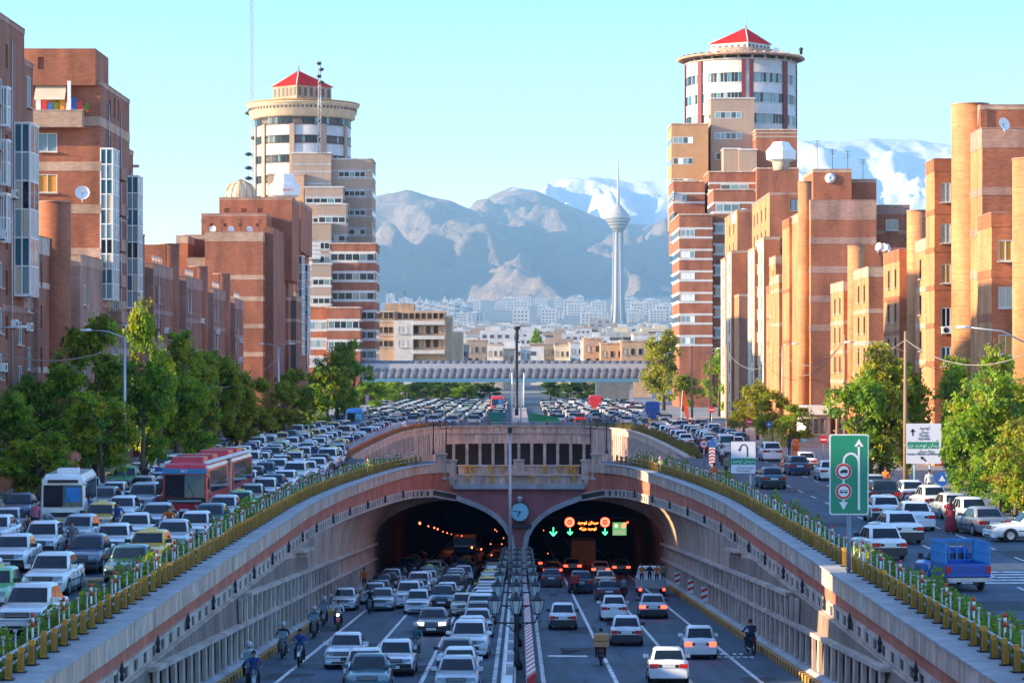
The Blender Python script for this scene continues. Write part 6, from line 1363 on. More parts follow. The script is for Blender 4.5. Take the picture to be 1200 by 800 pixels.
def ride(X, Y, rz, desc, col, top, legs, extra=None, z=None, lit=False, wind=False, box=None):
    Z = zr(Y) if z is None else z
    moto(X, Y, Z, rz, desc, col, lit, wind=wind)
    person(top, legs, (X, Y, Z), rz, 'rider in %s on the %s' % ({'dark': 'black'}.get(top, top), desc), 'ride', extra, group='motorcycle riders')
    if box:
        b = MB(); yb = .62 * math.cos(rz); b.box(-.33, .33, .40, .92, .88, 1.42, mat('cardboard_' + box, {'tan': (.52, .28, .12), 'red': (.45, .04, .03)}[box], .8)); b.box(-.335, .335, .39, .93, 1.12, 1.16, CLOTH['brown'])
        o = b.obj('delivery_box', None, (X, Y, Z), rz); tag(o, '%s delivery box on the back of the %s' % (box, desc), 'box')
pi = math.pi
ride(-10.9, 103.5, 0, 'motorcycle lowest at the left kerb of the underpass', 'black', 'white', 'dark', 'helmet', wind=True)
ride(-10.2, 98.5, .1, 'scooter cut by the bottom edge near the left kerb', 'silver', 'blue', 'dark')
ride(-10.9, 118.5, 0, 'motorcycle beside the striped kerb, third from below', 'black', 'dark', 'grey', 'helmet', wind=True)
ride(-9.7, 113.5, 0, 'white motorcycle on the edge line of the left shoulder', 'white', 'blue', 'dark')
ride(-10.7, 134, 0, 'motorcycle with tall windshield on the left shoulder', 'black', 'teal', 'dark', 'helmet', wind=True)
ride(-10.0, 142, 0, 'red motorcycle with lit headlamp on the left shoulder', 'red', 'white', 'dark', lit=True)
ride(-11.1, 146, 0, 'motorcycle farthest back on the left shoulder', 'grey', 'grey', 'dark', 'helmet', wind=True)
ride(-9.3, 160, 0, 'motorcycle in front of the white hatchback on the shoulder', 'black', 'dark', 'dark')
ride(-4.75, 118, 0, 'motorcycle between the cars of the left underpass lanes', 'silver', 'teal', 'khaki', 'helmet')
ride(-6.2, 171, 0, 'far motorcycle between the queues near the left tunnel mouth', 'silver', 'white', 'blue')
ride(3.65, 114, pi, 'delivery motorcycle on the right underpass lane line', 'black', 'dark', 'dark', box='tan')
ride(4.1, 188.5, pi, 'red-boxed motorcycle near the right tunnel mouth', 'red', 'dark', 'dark', box='red')
ride(7.4, 180, pi, 'motorcycle just behind the crew truck at the right tunnel mouth', 'black', 'grey', 'dark')
ride(11.0, 121.5, pi + .15, 'dark motorcycle against the right retaining wall', 'black', 'navy', 'navy')
ride(19.3, 91, pi, 'motorcycle cut by the right edge of the picture', 'black', 'dark', 'grey', z=0)
ride(-16.6, 121.5, 0, 'motorcycle between hedge-side cars on the left street', 'black', 'orange', 'dark', z=0)
ride(-19.2, 110, 0, 'motorcycle threading the left jam before the minibus', 'red', 'grey', 'dark', z=0); ride(-21.9, 114.5, 0, 'motorcycle in front of the minibus', 'black', 'brown', 'dark', z=0)
ride(-19.6, 125, .3, 'motorcycle right of the minibus', 'silver', 'blue', 'dark', z=0)
for k, (px, Y) in enumerate(((353, 208), (370, 214), (382, 225), (390, 236), (400, 233), (412, 250), (338, 196), (366, 200))):
    ride(PX(px, Y), Y, 0, 'motorcycle, %s in the group left of the well' % nth(k + 1), ('black', 'blue', 'red', 'silver')[k % 4], ('grey', 'blue', 'dark', 'white')[k % 4], 'dark', z=0)
for k, (px, Y) in enumerate(((822, 245), (845, 228), (838, 250), (855, 262), (826, 236), (846, 214))):
    ride(PX(px, Y), Y, pi, 'motorcycle, %s in the group left of the right queue' % nth(k + 1), ('black', 'silver', 'red')[k % 3], ('dark', 'grey', 'white')[k % 3], 'dark', z=0)
for k, (px, Y, top, legs, lab, ex) in enumerate((
    (1114, 126, 'maroon', 'maroon', 'person in a long dark red dress and headscarf beside the parked silver cars', 'scarf'), (837, 172, 'orange', 'orange', 'road worker in orange overalls by the right hedge', 'cap'), (851, 188, 'khaki', 'dark', 'person walking on the road left of the U-turn sign', None),
    (1038, 162, 'orange', 'dark', 'person in a yellow-orange top on the right pavement behind the green sign', None), (1089, 158, 'white', 'dark', 'person in a white top behind the parked cars', None), (186, 168, 'blue', 'dark', 'person in blue standing under the trees behind the red bus', None),
    (195, 169, 'blue', 'navy', 'second person in blue under the trees behind the red bus', None), (172, 166, 'dark', 'dark', 'person in black by the dark car under the left trees', None), (105, 129, 'blue', 'dark', 'person in blue at the door of the white minibus', None), (42, 124, 'pink', 'navy', 'person in a pink top left of the minibus', None),
    (427, 195, 'orange', 'dark', 'person in orange at the left tunnel wall', None), (925, 235, 'dark', 'dark', 'person in black on the right pavement by the shops', 'scarf'), (735, 362, 'maroon', 'dark', 'person in red on the divider behind the well', None), (657, 372, 'dark', 'dark', 'person crossing the clear road behind the well', None),
    (640, 392, 'dark', 'grey', 'first of two people walking on the clear road behind the well', None), (646, 394, 'grey', 'dark', 'second of two people walking on the clear road behind the well', None), (762, 330, 'brown', 'dark', 'person among the queue at the right end of the well rim', None))):
    z = zr(Y) if 'tunnel wall' in lab else (.13 if 'pavement' in lab or 'under the' in lab or 'behind the parked' in lab else 0)
    t = person(top, legs, (PX(px, Y), Y, z), rnd.uniform(-.5, .5) if px < 500 else rnd.uniform(2.5, 3.6), lab, 'stand', ex)
    if 'dress' in lab: MB().lathe([(.30, .12), (.27, .5), (.2, .9), (.17, 1.15)], CLOTH['maroon'], 14).obj('dress', t)
for k, x in enumerate((9.0, 9.6, 10.1, 10.6)):
    t = person(('orange', 'dark', 'orange', 'khaki')[k], 'dark', (x - .1, 185.4 + (k % 2) * .5, zr(186) + .85), math.pi, '%s standing worker from the left on the bed of the crew truck' % nth(k + 1), 'stand', 'cap', group='workers on the crew truck'); t.scale = (.85, .85, .85)
# ------------------------------------------------------------------ trees
def crown_mesh(seed, mats, n=7000, rx=1.0, rz=1.0, lobes=11, leaf=.17, conic=0.0):
    """many small leaves gathered on twig clumps through an uneven crown (unit radius about 1, height about 2)"""
    r = random.Random(seed); mb = MB(); L = []
    for k in range(lobes):
        a = r.uniform(0, 2 * math.pi); h = r.uniform(-.85, .95); q = (1 - conic * (h + .9) / 1.9) * math.sqrt(max(.05, 1 - (h / 1.05) ** 2)) * r.uniform(.35, .8)
        L.append((Vector((q * math.cos(a) * rx, q * math.sin(a) * rx, h * rz)), r.uniform(.26, .46) * (1 - conic * .4 * (h + .9) / 1.9)))
    clumps = []
    for k in range(n // 22):
        c, R_ = r.choice(L); d = Vector((r.gauss(0, 1), r.gauss(0, 1), r.gauss(0, 1))).normalized(); clumps.append((c + d * R_ * r.random() ** .4, d))
    for c, d in clumps:
        m = mats[min(len(mats) - 1, int(r.random() * len(mats)))]
        for j in range(22):
            p = c + Vector((r.gauss(0, 1), r.gauss(0, 1), r.gauss(0, .8))) * .055
            nrm = (d * .5 + Vector((r.gauss(0, .6), r.gauss(0, .6), r.gauss(.35, .6)))).normalized(); u = nrm.orthogonal().normalized(); u.rotate(Matrix.Rotation(r.uniform(0, 6.28), 3, nrm)); v = nrm.cross(u); s = leaf * r.uniform(.10, .2)
            mb.add([p - u * s * 1.3, p + v * s * .75, p + u * s * 1.3, p - v * s * .75], [(0, 1, 2, 3)], m)
    return mb.mesh('crown'), L
TREES = {}
def tree_proto(kind, seed):
    key = (kind, seed)
    if key in TREES: return TREES[key]
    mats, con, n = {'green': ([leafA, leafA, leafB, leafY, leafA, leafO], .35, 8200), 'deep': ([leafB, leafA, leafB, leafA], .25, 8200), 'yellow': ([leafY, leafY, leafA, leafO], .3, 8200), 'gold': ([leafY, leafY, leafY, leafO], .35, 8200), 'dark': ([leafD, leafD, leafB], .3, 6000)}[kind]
    cm2, L = crown_mesh(seed * 13 + len(kind), mats, n=n, conic=con, lobes=15, leaf=.24)
    tk = MB(); tk.tube([(0, 0, -2.9), (.03, 0, -1.8), (-.02, .02, -.6), (0, 0, .5)], [.075, .06, .045, .015], bark, 7)
    for i, (c, R_) in enumerate(L): 
        if i % 2 == 0: tk.tube([(0, 0, min(c.z - .5, .2) - .15), (c * .55) + Vector((0, 0, -.15)), c], [.03, .02, .006], bark, 5)
    TREES[key] = (cm2, tk.mesh('trunk')); return TREES[key]
def tree(X, Y, base, top, rad, kind, seed, label, rz=0, name='plane_tree'):
    """top and base in metres; the unit crown spans z -1..1 with the trunk below to -2.9"""
    H_ = top - base; cs = H_ * .40; rx = rad; cme, tme = tree_proto(kind, seed)
    t = thing(name, label, 'tree', (X, Y, base), rz, group='street trees')
    c = link('crown', cme, t, (0, 0, top - base - cs * 1.05)); c.scale = (rx, rx, cs)
    k = link('trunk', tme, t, (0, 0, top - base - cs * 1.05)); k.scale = (rx, rx, (H_ - cs * 1.05) / 2.9)
    return t
# (px, Y, top y in the photograph, radius m, kind, seed, label)
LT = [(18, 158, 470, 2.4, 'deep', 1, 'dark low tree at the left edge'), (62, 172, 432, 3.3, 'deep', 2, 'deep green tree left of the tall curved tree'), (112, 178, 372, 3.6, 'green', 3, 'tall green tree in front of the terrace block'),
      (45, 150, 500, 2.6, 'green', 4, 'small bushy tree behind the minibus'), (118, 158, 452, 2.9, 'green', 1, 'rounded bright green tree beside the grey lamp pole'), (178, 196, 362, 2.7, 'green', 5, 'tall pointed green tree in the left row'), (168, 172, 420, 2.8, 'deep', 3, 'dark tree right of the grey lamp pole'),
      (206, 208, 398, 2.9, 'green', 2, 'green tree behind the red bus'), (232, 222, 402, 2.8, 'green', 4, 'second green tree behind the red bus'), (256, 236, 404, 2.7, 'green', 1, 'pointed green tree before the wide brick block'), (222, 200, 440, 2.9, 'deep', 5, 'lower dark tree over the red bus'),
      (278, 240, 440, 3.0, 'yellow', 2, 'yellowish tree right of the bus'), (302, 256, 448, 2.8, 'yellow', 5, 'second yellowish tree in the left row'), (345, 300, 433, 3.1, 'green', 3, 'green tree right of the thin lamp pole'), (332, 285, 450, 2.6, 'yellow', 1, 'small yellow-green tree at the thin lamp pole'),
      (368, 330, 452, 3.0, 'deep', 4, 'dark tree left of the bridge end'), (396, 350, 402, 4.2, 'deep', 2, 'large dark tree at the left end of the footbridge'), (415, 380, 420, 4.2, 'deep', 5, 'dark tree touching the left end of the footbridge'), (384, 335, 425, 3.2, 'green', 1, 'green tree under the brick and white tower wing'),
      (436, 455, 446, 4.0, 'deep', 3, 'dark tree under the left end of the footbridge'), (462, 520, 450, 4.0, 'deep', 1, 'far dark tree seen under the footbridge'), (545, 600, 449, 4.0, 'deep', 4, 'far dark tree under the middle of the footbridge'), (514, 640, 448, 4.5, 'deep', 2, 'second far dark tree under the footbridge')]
RT = [(778, 480, 390, 5.0, 'gold', 2, 'sunlit golden tree beside the right end of the footbridge'), (800, 470, 440, 4.2, 'yellow', 3, 'green-gold tree right of the footbridge end'), (843, 420, 415, 3.6, 'deep', 1, 'dark tree among the utility poles'), (862, 410, 430, 3.2, 'deep', 4, 'second dark tree among the utility poles'),
      (888, 285, 447, 2.6, 'gold', 5, 'golden tree behind the U-turn sign'), (905, 270, 460, 2.6, 'yellow', 1, 'yellow-green tree behind the U-turn sign'), (932, 262, 474, 2.3, 'green', 3, 'small green tree left of the green sign'), (872, 300, 470, 2.4, 'yellow', 4, 'low yellowish tree at the far right pavement'), (903, 430, 445, 4, 'deep', 2, 'dark tree in the gap between the right blocks'),
      (1003, 166, 440, 2.3, 'deep', 5, 'dark slim tree behind the green sign'), (1034, 168, 418, 3.2, 'gold', 1, 'bright golden tree behind the wooden pole'), (1062, 171, 425, 2.8, 'yellow', 3, 'yellow-green tree right of the wooden pole'), (1020, 168, 470, 2.5, 'green', 4, 'low green tree over the green sign'),
      (1126, 170, 428, 2.6, 'green', 2, 'green tree right of the white direction sign'), (1160, 152, 415, 2.7, 'green', 5, 'tall green tree at the right with branching trunk'), (1180, 142, 425, 2.9, 'green', 1, 'green tree near the right edge'), (1124, 166, 468, 2.0, 'deep', 3, 'dark tree under the white direction sign edge'),
      (1140, 141, 480, 2.4, 'deep', 4, 'dark undergrowth tree behind the parked cars'), (1190, 132, 495, 1.9, 'yellow', 2, 'bright low tree at the right edge'), (1172, 136, 520, 1.8, 'deep', 5, 'dark low tree above the sideways white car')]
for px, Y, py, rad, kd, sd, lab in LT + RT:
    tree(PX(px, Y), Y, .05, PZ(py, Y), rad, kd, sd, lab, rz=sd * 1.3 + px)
hedge('bush', 'round bright bushes under the U-turn sign trees', [(PX(905, 262), 262), (PX(912, 258), 258)], 1.2, 2.2, 260, [leafY, leafA], 91); hedge('bush', 'bright bush beside the fence at the left edge', [(PX(33, 150), 150), (PX(36, 153), 153)], 1.0, 2.0, 500, [leafY, leafA], 92)
hedge('undergrowth', 'dark undergrowth along the right pavement behind the parked cars', [(27.5, 118), (27.8, 160)], 1.0, 1.3, 60, [leafB, leafO], 93)
hedge('undergrowth', 'dark undergrowth below the trees on the left pavement', [(-30.2, 150), (-30.2, 300)], .8, 1.2, 45, [leafB, leafO], 94)
hedge('bush', 'yellow-green bush in the street divider behind the well', [(PX(680, 366), 366), (PX(690, 366), 366)], .9, .9, 260, [leafY, leafA], 95)

# shops and garden walls behind the pavements
for s, side, y0, y1, xx in ((-1, 'left', 146, 178, 33.6), (1, 'right', 110, 168, 31)):
    g = thing('garden_wall', 'low brick garden wall with iron fence behind the %s pavement' % side, 'wall'); x = s * xx
    MB().box(min(x, x + .3 * s), max(x, x + .3 * s), y0, y1, .1, 1.1, brickO).obj('wall', g)
    pk = MB().box(-.04, .04, -.04, .04, 1.1, 2.0, wood).mesh('paling')
    for k in range(int((y1 - y0) / .45)): link('paling', pk, g, (x + .15 * s, y0 + .2 + k * .45, 0))
g = thing('corner_shop', 'small white shop front with dark windows below the right brick blocks', 'shop', (0, 0, 0))
MB().box(PX(945, 275), PX(972, 275), 275, 285, 0, 4.0, whiteR).obj('wall', g); MB().box(PX(944, 275), PX(973, 275), 274.2, 275, 3.1, 3.5, wht).obj('awning', g)
for a in (948, 957, 965): window(g, PX(a, 275), 274.98, 1.0, .62, 1.7, 'S', 'dark', framed, 0)
g = thing('market_stall', 'small kiosk with a red umbrella roof behind the parked cars on the right', 'stall', (PX(1152, 142), 142, .13))
MB().box(-.5, .5, -.4, .4, 0, 1.3, steel).obj('counter', g); MB().lathe([(.95, 1.75), (.5, 2.0), (.02, 2.15)], orangeP, 10).tube([(0, 0, 1.2), (0, 0, 2)], .03, steel).obj('umbrella', g)

# ------------------------------------------------------------------ lamps, poles, signs
def lantern_mesh():
    f = MB(); f.lathe([(.13, 0), (.16, .03), (.16, .06)], dsteel, 6, smooth=False); f.lathe([(.33, .62), (.35, .66), (.20, .80), (.06, .88), (.06, .95), (.015, 1.02)], dsteel, 6, smooth=False)
    for i in range(6): a = 2 * math.pi * i / 6; f.tube([(.155 * math.cos(a), .155 * math.sin(a), .05), (.31 * math.cos(a), .31 * math.sin(a), .64)], .014, dsteel, 4)
    g = MB(); g.rings([[(rr * math.cos(2 * math.pi * i / 6), rr * math.sin(2 * math.pi * i / 6), z) for i in range(6)] for rr, z in ((.14, .06), (.29, .62))], mat('lantern_glass', (.55, .62, .60), .25), smooth=False)
    return f.mesh('lantern'), g.mesh('lantern_glass')
LM = lantern_mesh()
for k, Y in enumerate((111, 127, 143, 157, 171, 185, 199)):
    z0 = zr(Y); t = thing('street_lamp', '%s triple lantern lamp post of the row in the underpass median' % ('nearest', 'second nearest', 'third nearest', 'fourth nearest', 'fifth nearest', 'second farthest', 'farthest')[k], 'street lamp', (-.12, Y, z0), group='lantern posts on the median')
    m = MB(); m.lathe([(.30, 0), (.28, .25), (.17, .4), (.13, .8), (.09, 1.0), (.075, 2.2), (.12, 2.3), (.06, 2.4)], dsteel, 10); m.obj('post', t)
    m = MB(); m.tube([(-.92, 0, 2.30), (-.82, 0, 2.02), (-.3, 0, 2.0), (0, 0, 2.0), (.3, 0, 2.0), (.82, 0, 2.02), (.92, 0, 2.30)], .045, dsteel); m.tube([(0, 0, 1.5), (-.25, 0, 1.8), (-.55, 0, 2.0)], .025, dsteel); m.tube([(0, 0, 1.5), (.25, 0, 1.8), (.55, 0, 2.0)], .025, dsteel); m.obj('crossbar', t)
    m = MB()
    for s in (-1, 1): m.tube([(s * .9, 0, 2.2), (s * 1.05, 0, 2.25), (s * 1.08, 0, 2.05), (s * .95, 0, 2.05)], .02, dsteel)
    m.obj('scroll', t)
    for x in (-.92, 0, .92):
        l = link('lantern', LM[0], t, (x, 0, 2.36)); link('lantern_glass', LM[1], l)
def pole(name, label, cat, X, Y, z0, z1, r0, m, arms=(), head=None):
    t = thing(name, label, cat, (X, Y, z0)); MB().tube([(0, 0, 0), (0, 0, (z1 - z0) * .5), (0, 0, z1 - z0)], [r0, r0 * .85, r0 * .6], m, 8).obj('pole', t)
    MB().lathe([(r0 * 2, 0), (r0 * 2, .15), (r0 * 1.2, .35)], m, 8).obj('base', t)
    for dx, dz in arms:
        MB().tube([(0, 0, z1 - z0 - .1), (dx * .5, 0, z1 - z0 + dz * .8), (dx, 0, z1 - z0 + dz)], .05, steel).obj('arm', t)
        s = 1 if dx > 0 else -1
        h = MB(); h.rings([[(dx + s * u, -w_, dz), (dx + s * u, w_, dz), (dx + s * u, w_ * .6, dz + .14), (dx + s * u, -w_ * .6, dz + .14)] for u, w_ in ((0, .08), (.25, .15), (.6, .12), (.72, .05))], wht, smooth=True); h.obj('lamp_head', t, (0, 0, z1 - z0 - .05))
    return t
pole('lamp_post', 'grey steel lamp post in front of the left trees', 'lamp post', PX(146, 168), 168, .1, PZ(394, 168), .14, steel, ((-2.2, .4),))
pole('lamp_post', 'tall grey lamp post right of the yellowish left trees', 'lamp post', PX(326, 290), 290, .1, PZ(406, 290), .2, steel, ((-1.6, .3), (1.2, .3)))
pole('lamp_post', 'thin lamp post left of the blank white board', 'lamp post', PX(360, 360), 360, .1, PZ(367, 360), .16, steel, ())
pole('lamp_post', 'lamp post at the left edge with a single arm', 'lamp post', PX(-6, 160), 160, .1, PZ(385, 160), .14, steel, ((1.3, .1),))
for k, (px, Y, py, r, m, arms) in enumerate(((1061, 163, 388, .15, wood, ()), (1213, 140, 405, .13, wood, ((-3.6, 1.0),)), (990, 215, 392, .13, wood, ()), (1060, 200, 410, .1, steel, ((-4.0, .6),)), (852, 330, 405, .17, wood, ()), (833, 345, 410, .17, wood, ((.8, .2),)), (811, 360, 405, .17, wood, ()), (917, 270, 405, .14, concP, ((1.0, .2),)))):
    pole('utility_pole', ('brown wooden pole beside the white direction sign', 'pole past the right edge whose lamp arm reaches into view', 'wooden pole in front of the lowest right brick block', 'steel pole with a long lamp arm in front of the right brick blocks', 'wooden pole nearest the dark trees on the far right pavement', 'middle wooden pole of the far right pavement', 'farthest wooden pole of the right pavement', 'pole before the striped brick block on the right')[k], 'utility pole', PX(px, Y), Y, .1, PZ(py, Y), r, m, arms)
def wire(label, pts):
    m = MB()
    for a, b, sag in pts:
        a, b = Vector(a), Vector(b); P_ = [a.lerp(b, t / 10) - Vector((0, 0, sag * 4 * (t / 10) * (1 - t / 10))) for t in range(11)]; m.tube(P_, .035, mat('cable', (.25, .22, .2), .8), 4)
    tag(m.obj('overhead_cable'), label, 'cable')
p = lambda px, py, Y: at(px, py, Y)
wire('overhead cable sagging between the wooden poles on the right', [(p(1213, 410, 140), p(1061, 398, 163), 1.2), (p(1061, 398, 163), p(990, 400, 215), 1.0), (p(990, 400, 215), p(917, 415, 270), 1.6), (p(917, 413, 270), p(852, 412, 330), 2.0)])
wire('second overhead cable along the far right pavement poles', [(p(852, 410, 330), p(833, 412, 345), .4), (p(833, 412, 345), p(811, 408, 360), .5), (p(990, 396, 215), p(940, 440, 250), .8)])
wire('overhead cable in front of the left trees', [(p(-10, 410, 160), p(146, 402, 168), .9), (p(146, 402, 168), p(326, 418, 290), 3.2)])
# tall thin pole with camera in front of the clock
t = thing('camera_pole', 'tall thin grey pole with a camera standing in the median in front of the clock', 'pole', (PX(597.5, 205), 205, zr(205)))
MB().tube([(0, 0, 0), (0, 0, PZ(503, 205) - zr(205))], [.17, .11], steel, 8).obj('pole', t); MB().box(-.18, .18, -.3, .2, PZ(507, 205) - zr(205), PZ(500, 205) - zr(205), dsteel).obj('camera', t)
t = thing('ornate_lamp', 'tall dark tiered lamp column rising above the footbridge in the middle', 'street lamp', (PX(605.5, 420), 420, 0)); H_ = PZ(382, 420)
MB().lathe([(.3, 0), (.28, 2), (.22, H_ - 2.3), (.34, H_ - 2.2), (.28, H_ - 1.4), (.36, H_ - 1.2), (.3, H_ - .9), (.3, H_ - .6), (.62, H_ - .4), (.62, H_ - .1), (.3, H_)], dsteel, 10).obj('column', t); MB().tube([(0, 0, H_ - 2.6), (.6, 0, H_ - 2.7)], .12, dsteel).obj('arm', t)
for k, (px, z) in enumerate(((508, .9), (523, .5), (692, .5), (711, .95))):
    Y = 217.8; t = thing('pedestal_lamp', 'thin black lamp post on the %s corner pedestal of the portal' % ('outer left', 'inner left', 'inner right', 'outer right')[k], 'street lamp', (PX(px, Y), Y, z - .1)); h = 2.6
    MB().lathe([(.16, 0), (.1, .2), (.05, .5), (.045, h), (.09, h + .05)], dsteel, 8).obj('post', t); MB().tube([(-.55, 0, h + .15), (-.45, 0, h - .05), (0, 0, h + .02), (.45, 0, h - .05), (.55, 0, h + .15)], .035, dsteel).obj('crossbar', t)
    for x in (-.55, 0, .55): o = link('lantern', LM[0], t, (x, 0, h + .1)); o.scale = (.6, .6, .6)
# signs ------------------------------------------------
def plate(mb, x0, x1, y, z0, z1, m, r=.08, th=.03):
    pts = []
    for cx_, cz_, a0 in ((x1 - r, z1 - r, 0), (x0 + r, z1 - r, 90), (x0 + r, z0 + r, 180), (x1 - r, z0 + r, 270)):
        for k in range(5): a = R(a0 + 22.5 * k); pts.append((cx_ + r * math.cos(a), cz_ + r * math.sin(a)))
    n = len(pts); mb.add([(x, y, z) for x, z in pts] + [(x, y + th, z) for x, z in pts], [tuple(range(n)), tuple(range(2 * n - 1, n - 1, -1))] + [(i, (i + 1) % n, n + (i + 1) % n, n + i) for i in range(n)], m)
def disc(mb, x, z, y, r, m, th=.01, n=28):
    pts = [(x + r * math.cos(2 * math.pi * i / n), z + r * math.sin(2 * math.pi * i / n)) for i in range(n)]; mb.add([(a, y, b) for a, b in pts] + [(a, y + th, b) for a, b in pts], [tuple(range(n)), tuple(range(2 * n - 1, n - 1, -1))] + [(i, (i + 1) % n, n + (i + 1) % n, n + i) for i in range(n)], m)
def stripmb(mb, pts, w, y, m, th=.008):
    P_ = [Vector(q) for q in pts]; Lf, Rt = [], []
    for i, q in enumerate(P_):
        d = (P_[min(i + 1, len(P_) - 1)] - P_[max(i - 1, 0)]).normalized(); nn = Vector((-d.y, d.x)) * w / 2; Lf.append(q + nn); Rt.append(q - nn)
    for i in range(len(P_) - 1): mb.add([(q.x, yy, q.y) for yy in (y, y + th) for q in (Lf[i], Lf[i + 1], Rt[i + 1], Rt[i])], [(0, 1, 2, 3), (7, 6, 5, 4), (0, 4, 5, 1), (2, 6, 7, 3)], m)
Y = 101.4; k_ = Y / FPX; X = PX(995, Y)
t = thing('road_sign', 'large green road sign with white arrows and two red roundels on a steel post', 'road sign', (X, Y, 0))
MB().tube([(0, 0.08, 0), (0, .08, PZ(600, Y))], .085, mat('post_blue_grey', (.16, .22, .26), .5), 10).lathe([(.25, 0), (.25, .04), (.1, .06)], steel, 10).obj('post', t)
sx = lambda px: (px - 995) * k_; sz = lambda py: PZ(py, Y)
m = MB(); plate(m, sx(972), sx(1018), 0, sz(603), sz(508.5), wht, .10); m.obj('border', t)
m = MB(); plate(m, sx(973.5), sx(1016.5), -.008, sz(601.5), sz(510), grn, .08, .006); m.obj('face', t)
m = MB(); stripmb(m, [(sx(1006.5), sz(597)), (sx(1006.5), sz(521))], .085, -.018, wht); m.add([(sx(1001), -.018, sz(523)), (sx(1012), -.018, sz(523)), (sx(1006.5), -.018, sz(514))], [(0, 1, 2)], wht)
arc = [(sx(1006.5), sz(541)), (sx(1004.5), sz(535.5)), (sx(1001), sz(532)), (sx(996.5), sz(531)), (sx(992.5), sz(532.5)), (sx(989.5), sz(536)), (sx(988.5), sz(542)), (sx(988.5), sz(592))]
stripmb(m, arc, .085, -.0165, wht); m.add([(sx(983.5), -.018, sz(588)), (sx(993.5), -.018, sz(588)), (sx(988.5), -.018, sz(597))], [(0, 1, 2)], wht); m.obj('arrows', t)
for py in (552, 575.5):
    m = MB(); disc(m, sx(988.5), sz(py), -.03, 9.6 * k_, wht); disc(m, sx(988.5), sz(py), -.036, 9.0 * k_, redP); disc(m, sx(988.5), sz(py), -.042, 6.3 * k_, wht)
    a, b = sx(984), sx(993); zc = sz(py)
    if py < 560: m.add([(a, -.05, zc - .05), (b, -.05, zc - .05), (b, -.05, zc + .07), (a + .1, -.05, zc + .07), (a + .06, -.05, zc + .02), (a, -.05, zc + .01)], [(0, 1, 2, 3, 4, 5)], blk)
    else: m.box(a, b, -.05, -.044, zc - .045, zc + .055, blk); m.box(a + .04, b - .04, -.054, -.05, zc + .0, zc + .035, wht)
    for q in (.08, .24): disc(m, a + q, zc - .06, -.054, .03, blk, .003, 10)
    m.obj('roundel', t)
Y2 = 150; k2 = Y2 / FPX; t = thing('road_sign', 'white U-turn road sign with a green text band on a steel post', 'road sign', (PX(871, Y2), Y2, 0))
sx = lambda px: (px - 871) * k2; sz = lambda py: PZ(py, Y2)
MB().tube([(sx(879.5), .08, 0), (sx(879.5), .08, sz(540))], .06, steel).obj('post', t)
m = MB(); plate(m, sx(856), sx(886), 0, sz(555), sz(516.5), dsteel, .05); m.obj('border', t); m = MB(); plate(m, sx(856.6), sx(885.4), -.008, sz(554.4), sz(517.1), mat('sign_white', (.72, .70, .74), .5), .05, .006); m.obj('face', t)
m = MB(); m.box(sx(857), sx(885), -.014, -.009, sz(544), sz(536.5), grn); m.obj('green_band', t)
m = MB(); stripmb(m, [(sx(875.7), sz(535.5)), (sx(875.7), sz(525)), (sx(874.5), sz(521.8)), (sx(872), sz(520.6)), (sx(869.5), sz(521.2)), (sx(867.8), sz(523.5)), (sx(867), sz(526))], .07, -.016, blk); m.add([(sx(864.8), -.016, sz(526)), (sx(869), -.016, sz(525.6)), (sx(866.3), -.016, sz(529))], [(0, 1, 2)], blk); m.obj('u_turn_arrow', t)
def fa(*c): return ''.join(chr(q) for q in c)
TOHID = fa(0xfea9, 0xfef4, 0xfea3, 0xfeee, 0xfe97)           # shaped right to left
MEYDAN = fa(0xfee5, 0xfe8d, 0xfeaa, 0xfef4, 0xfee3)
BOZORG = fa(0xfeea, 0xfe8d, 0xfead, 0xfeb0, 0xfe91)
def fatext(s, size, m, root, loc, name='lettering'):
    try: return text(s, size, m, root, loc, name=name)
    except Exception as e: print('text failed', e)
fatext(TOHID + ' ' + MEYDAN, .26, wht, t, (sx(871), -.018, sz(540)))
fatext(MEYDAN + ' ' + TOHID, .20, blk, t, (sx(873), -.018, sz(547.5))); fatext('Tohid Square', .15, blk, t, (sx(871), -.018, sz(551.5)))
Y3 = 162; k3 = Y3 / FPX; t = thing('road_sign', 'large white direction sign with black arrows and green band at the right trees', 'road sign', (PX(1081, Y3), Y3, 0.1))
sx = lambda px: (px - 1081) * k3; sz = lambda py: PZ(py, Y3) - .1
for q in (1072, 1090): MB().tube([(sx(q), .1, 0), (sx(q), .1, sz(520))], .07, mat('post_pale_blue', (.2, .38, .45), .5)).obj('post', t)
m = MB(); plate(m, sx(1062), sx(1103), 0, sz(543), sz(496), MT['sign_white'], .05); m.obj('panel', t); m = MB(); m.box(sx(1063.5), sx(1100), -.008, -.001, sz(525.5), sz(517.5), grn); m.obj('green_band', t)
m = MB(); stripmb(m, [(sx(1069.5), sz(510.5)), (sx(1069.5), sz(504))], .07, -.012, blk); m.add([(sx(1066.5), -.012, sz(506)), (sx(1072.5), -.012, sz(506)), (sx(1069.5), -.012, sz(502))], [(0, 1, 2)], blk); stripmb(m, [(sx(1085), sz(540)), (sx(1081), sz(536.5))], .09, -.012, blk); m.add([(sx(1078.5), -.012, sz(534.5)), (sx(1083), -.012, sz(535.2)), (sx(1079.5), -.012, sz(538.5))], [(0, 1, 2)], blk); m.obj('arrows', t)
fatext(TOHID, .30, blk, t, (sx(1083), -.014, sz(501))); fatext(MEYDAN, .26, blk, t, (sx(1082.5), -.014, sz(506))); fatext('TOHID', .2, blk, t, (sx(1082.5), -.014, sz(510.5))); fatext('SQUARE', .2, blk, t, (sx(1082.5), -.014, sz(514)))
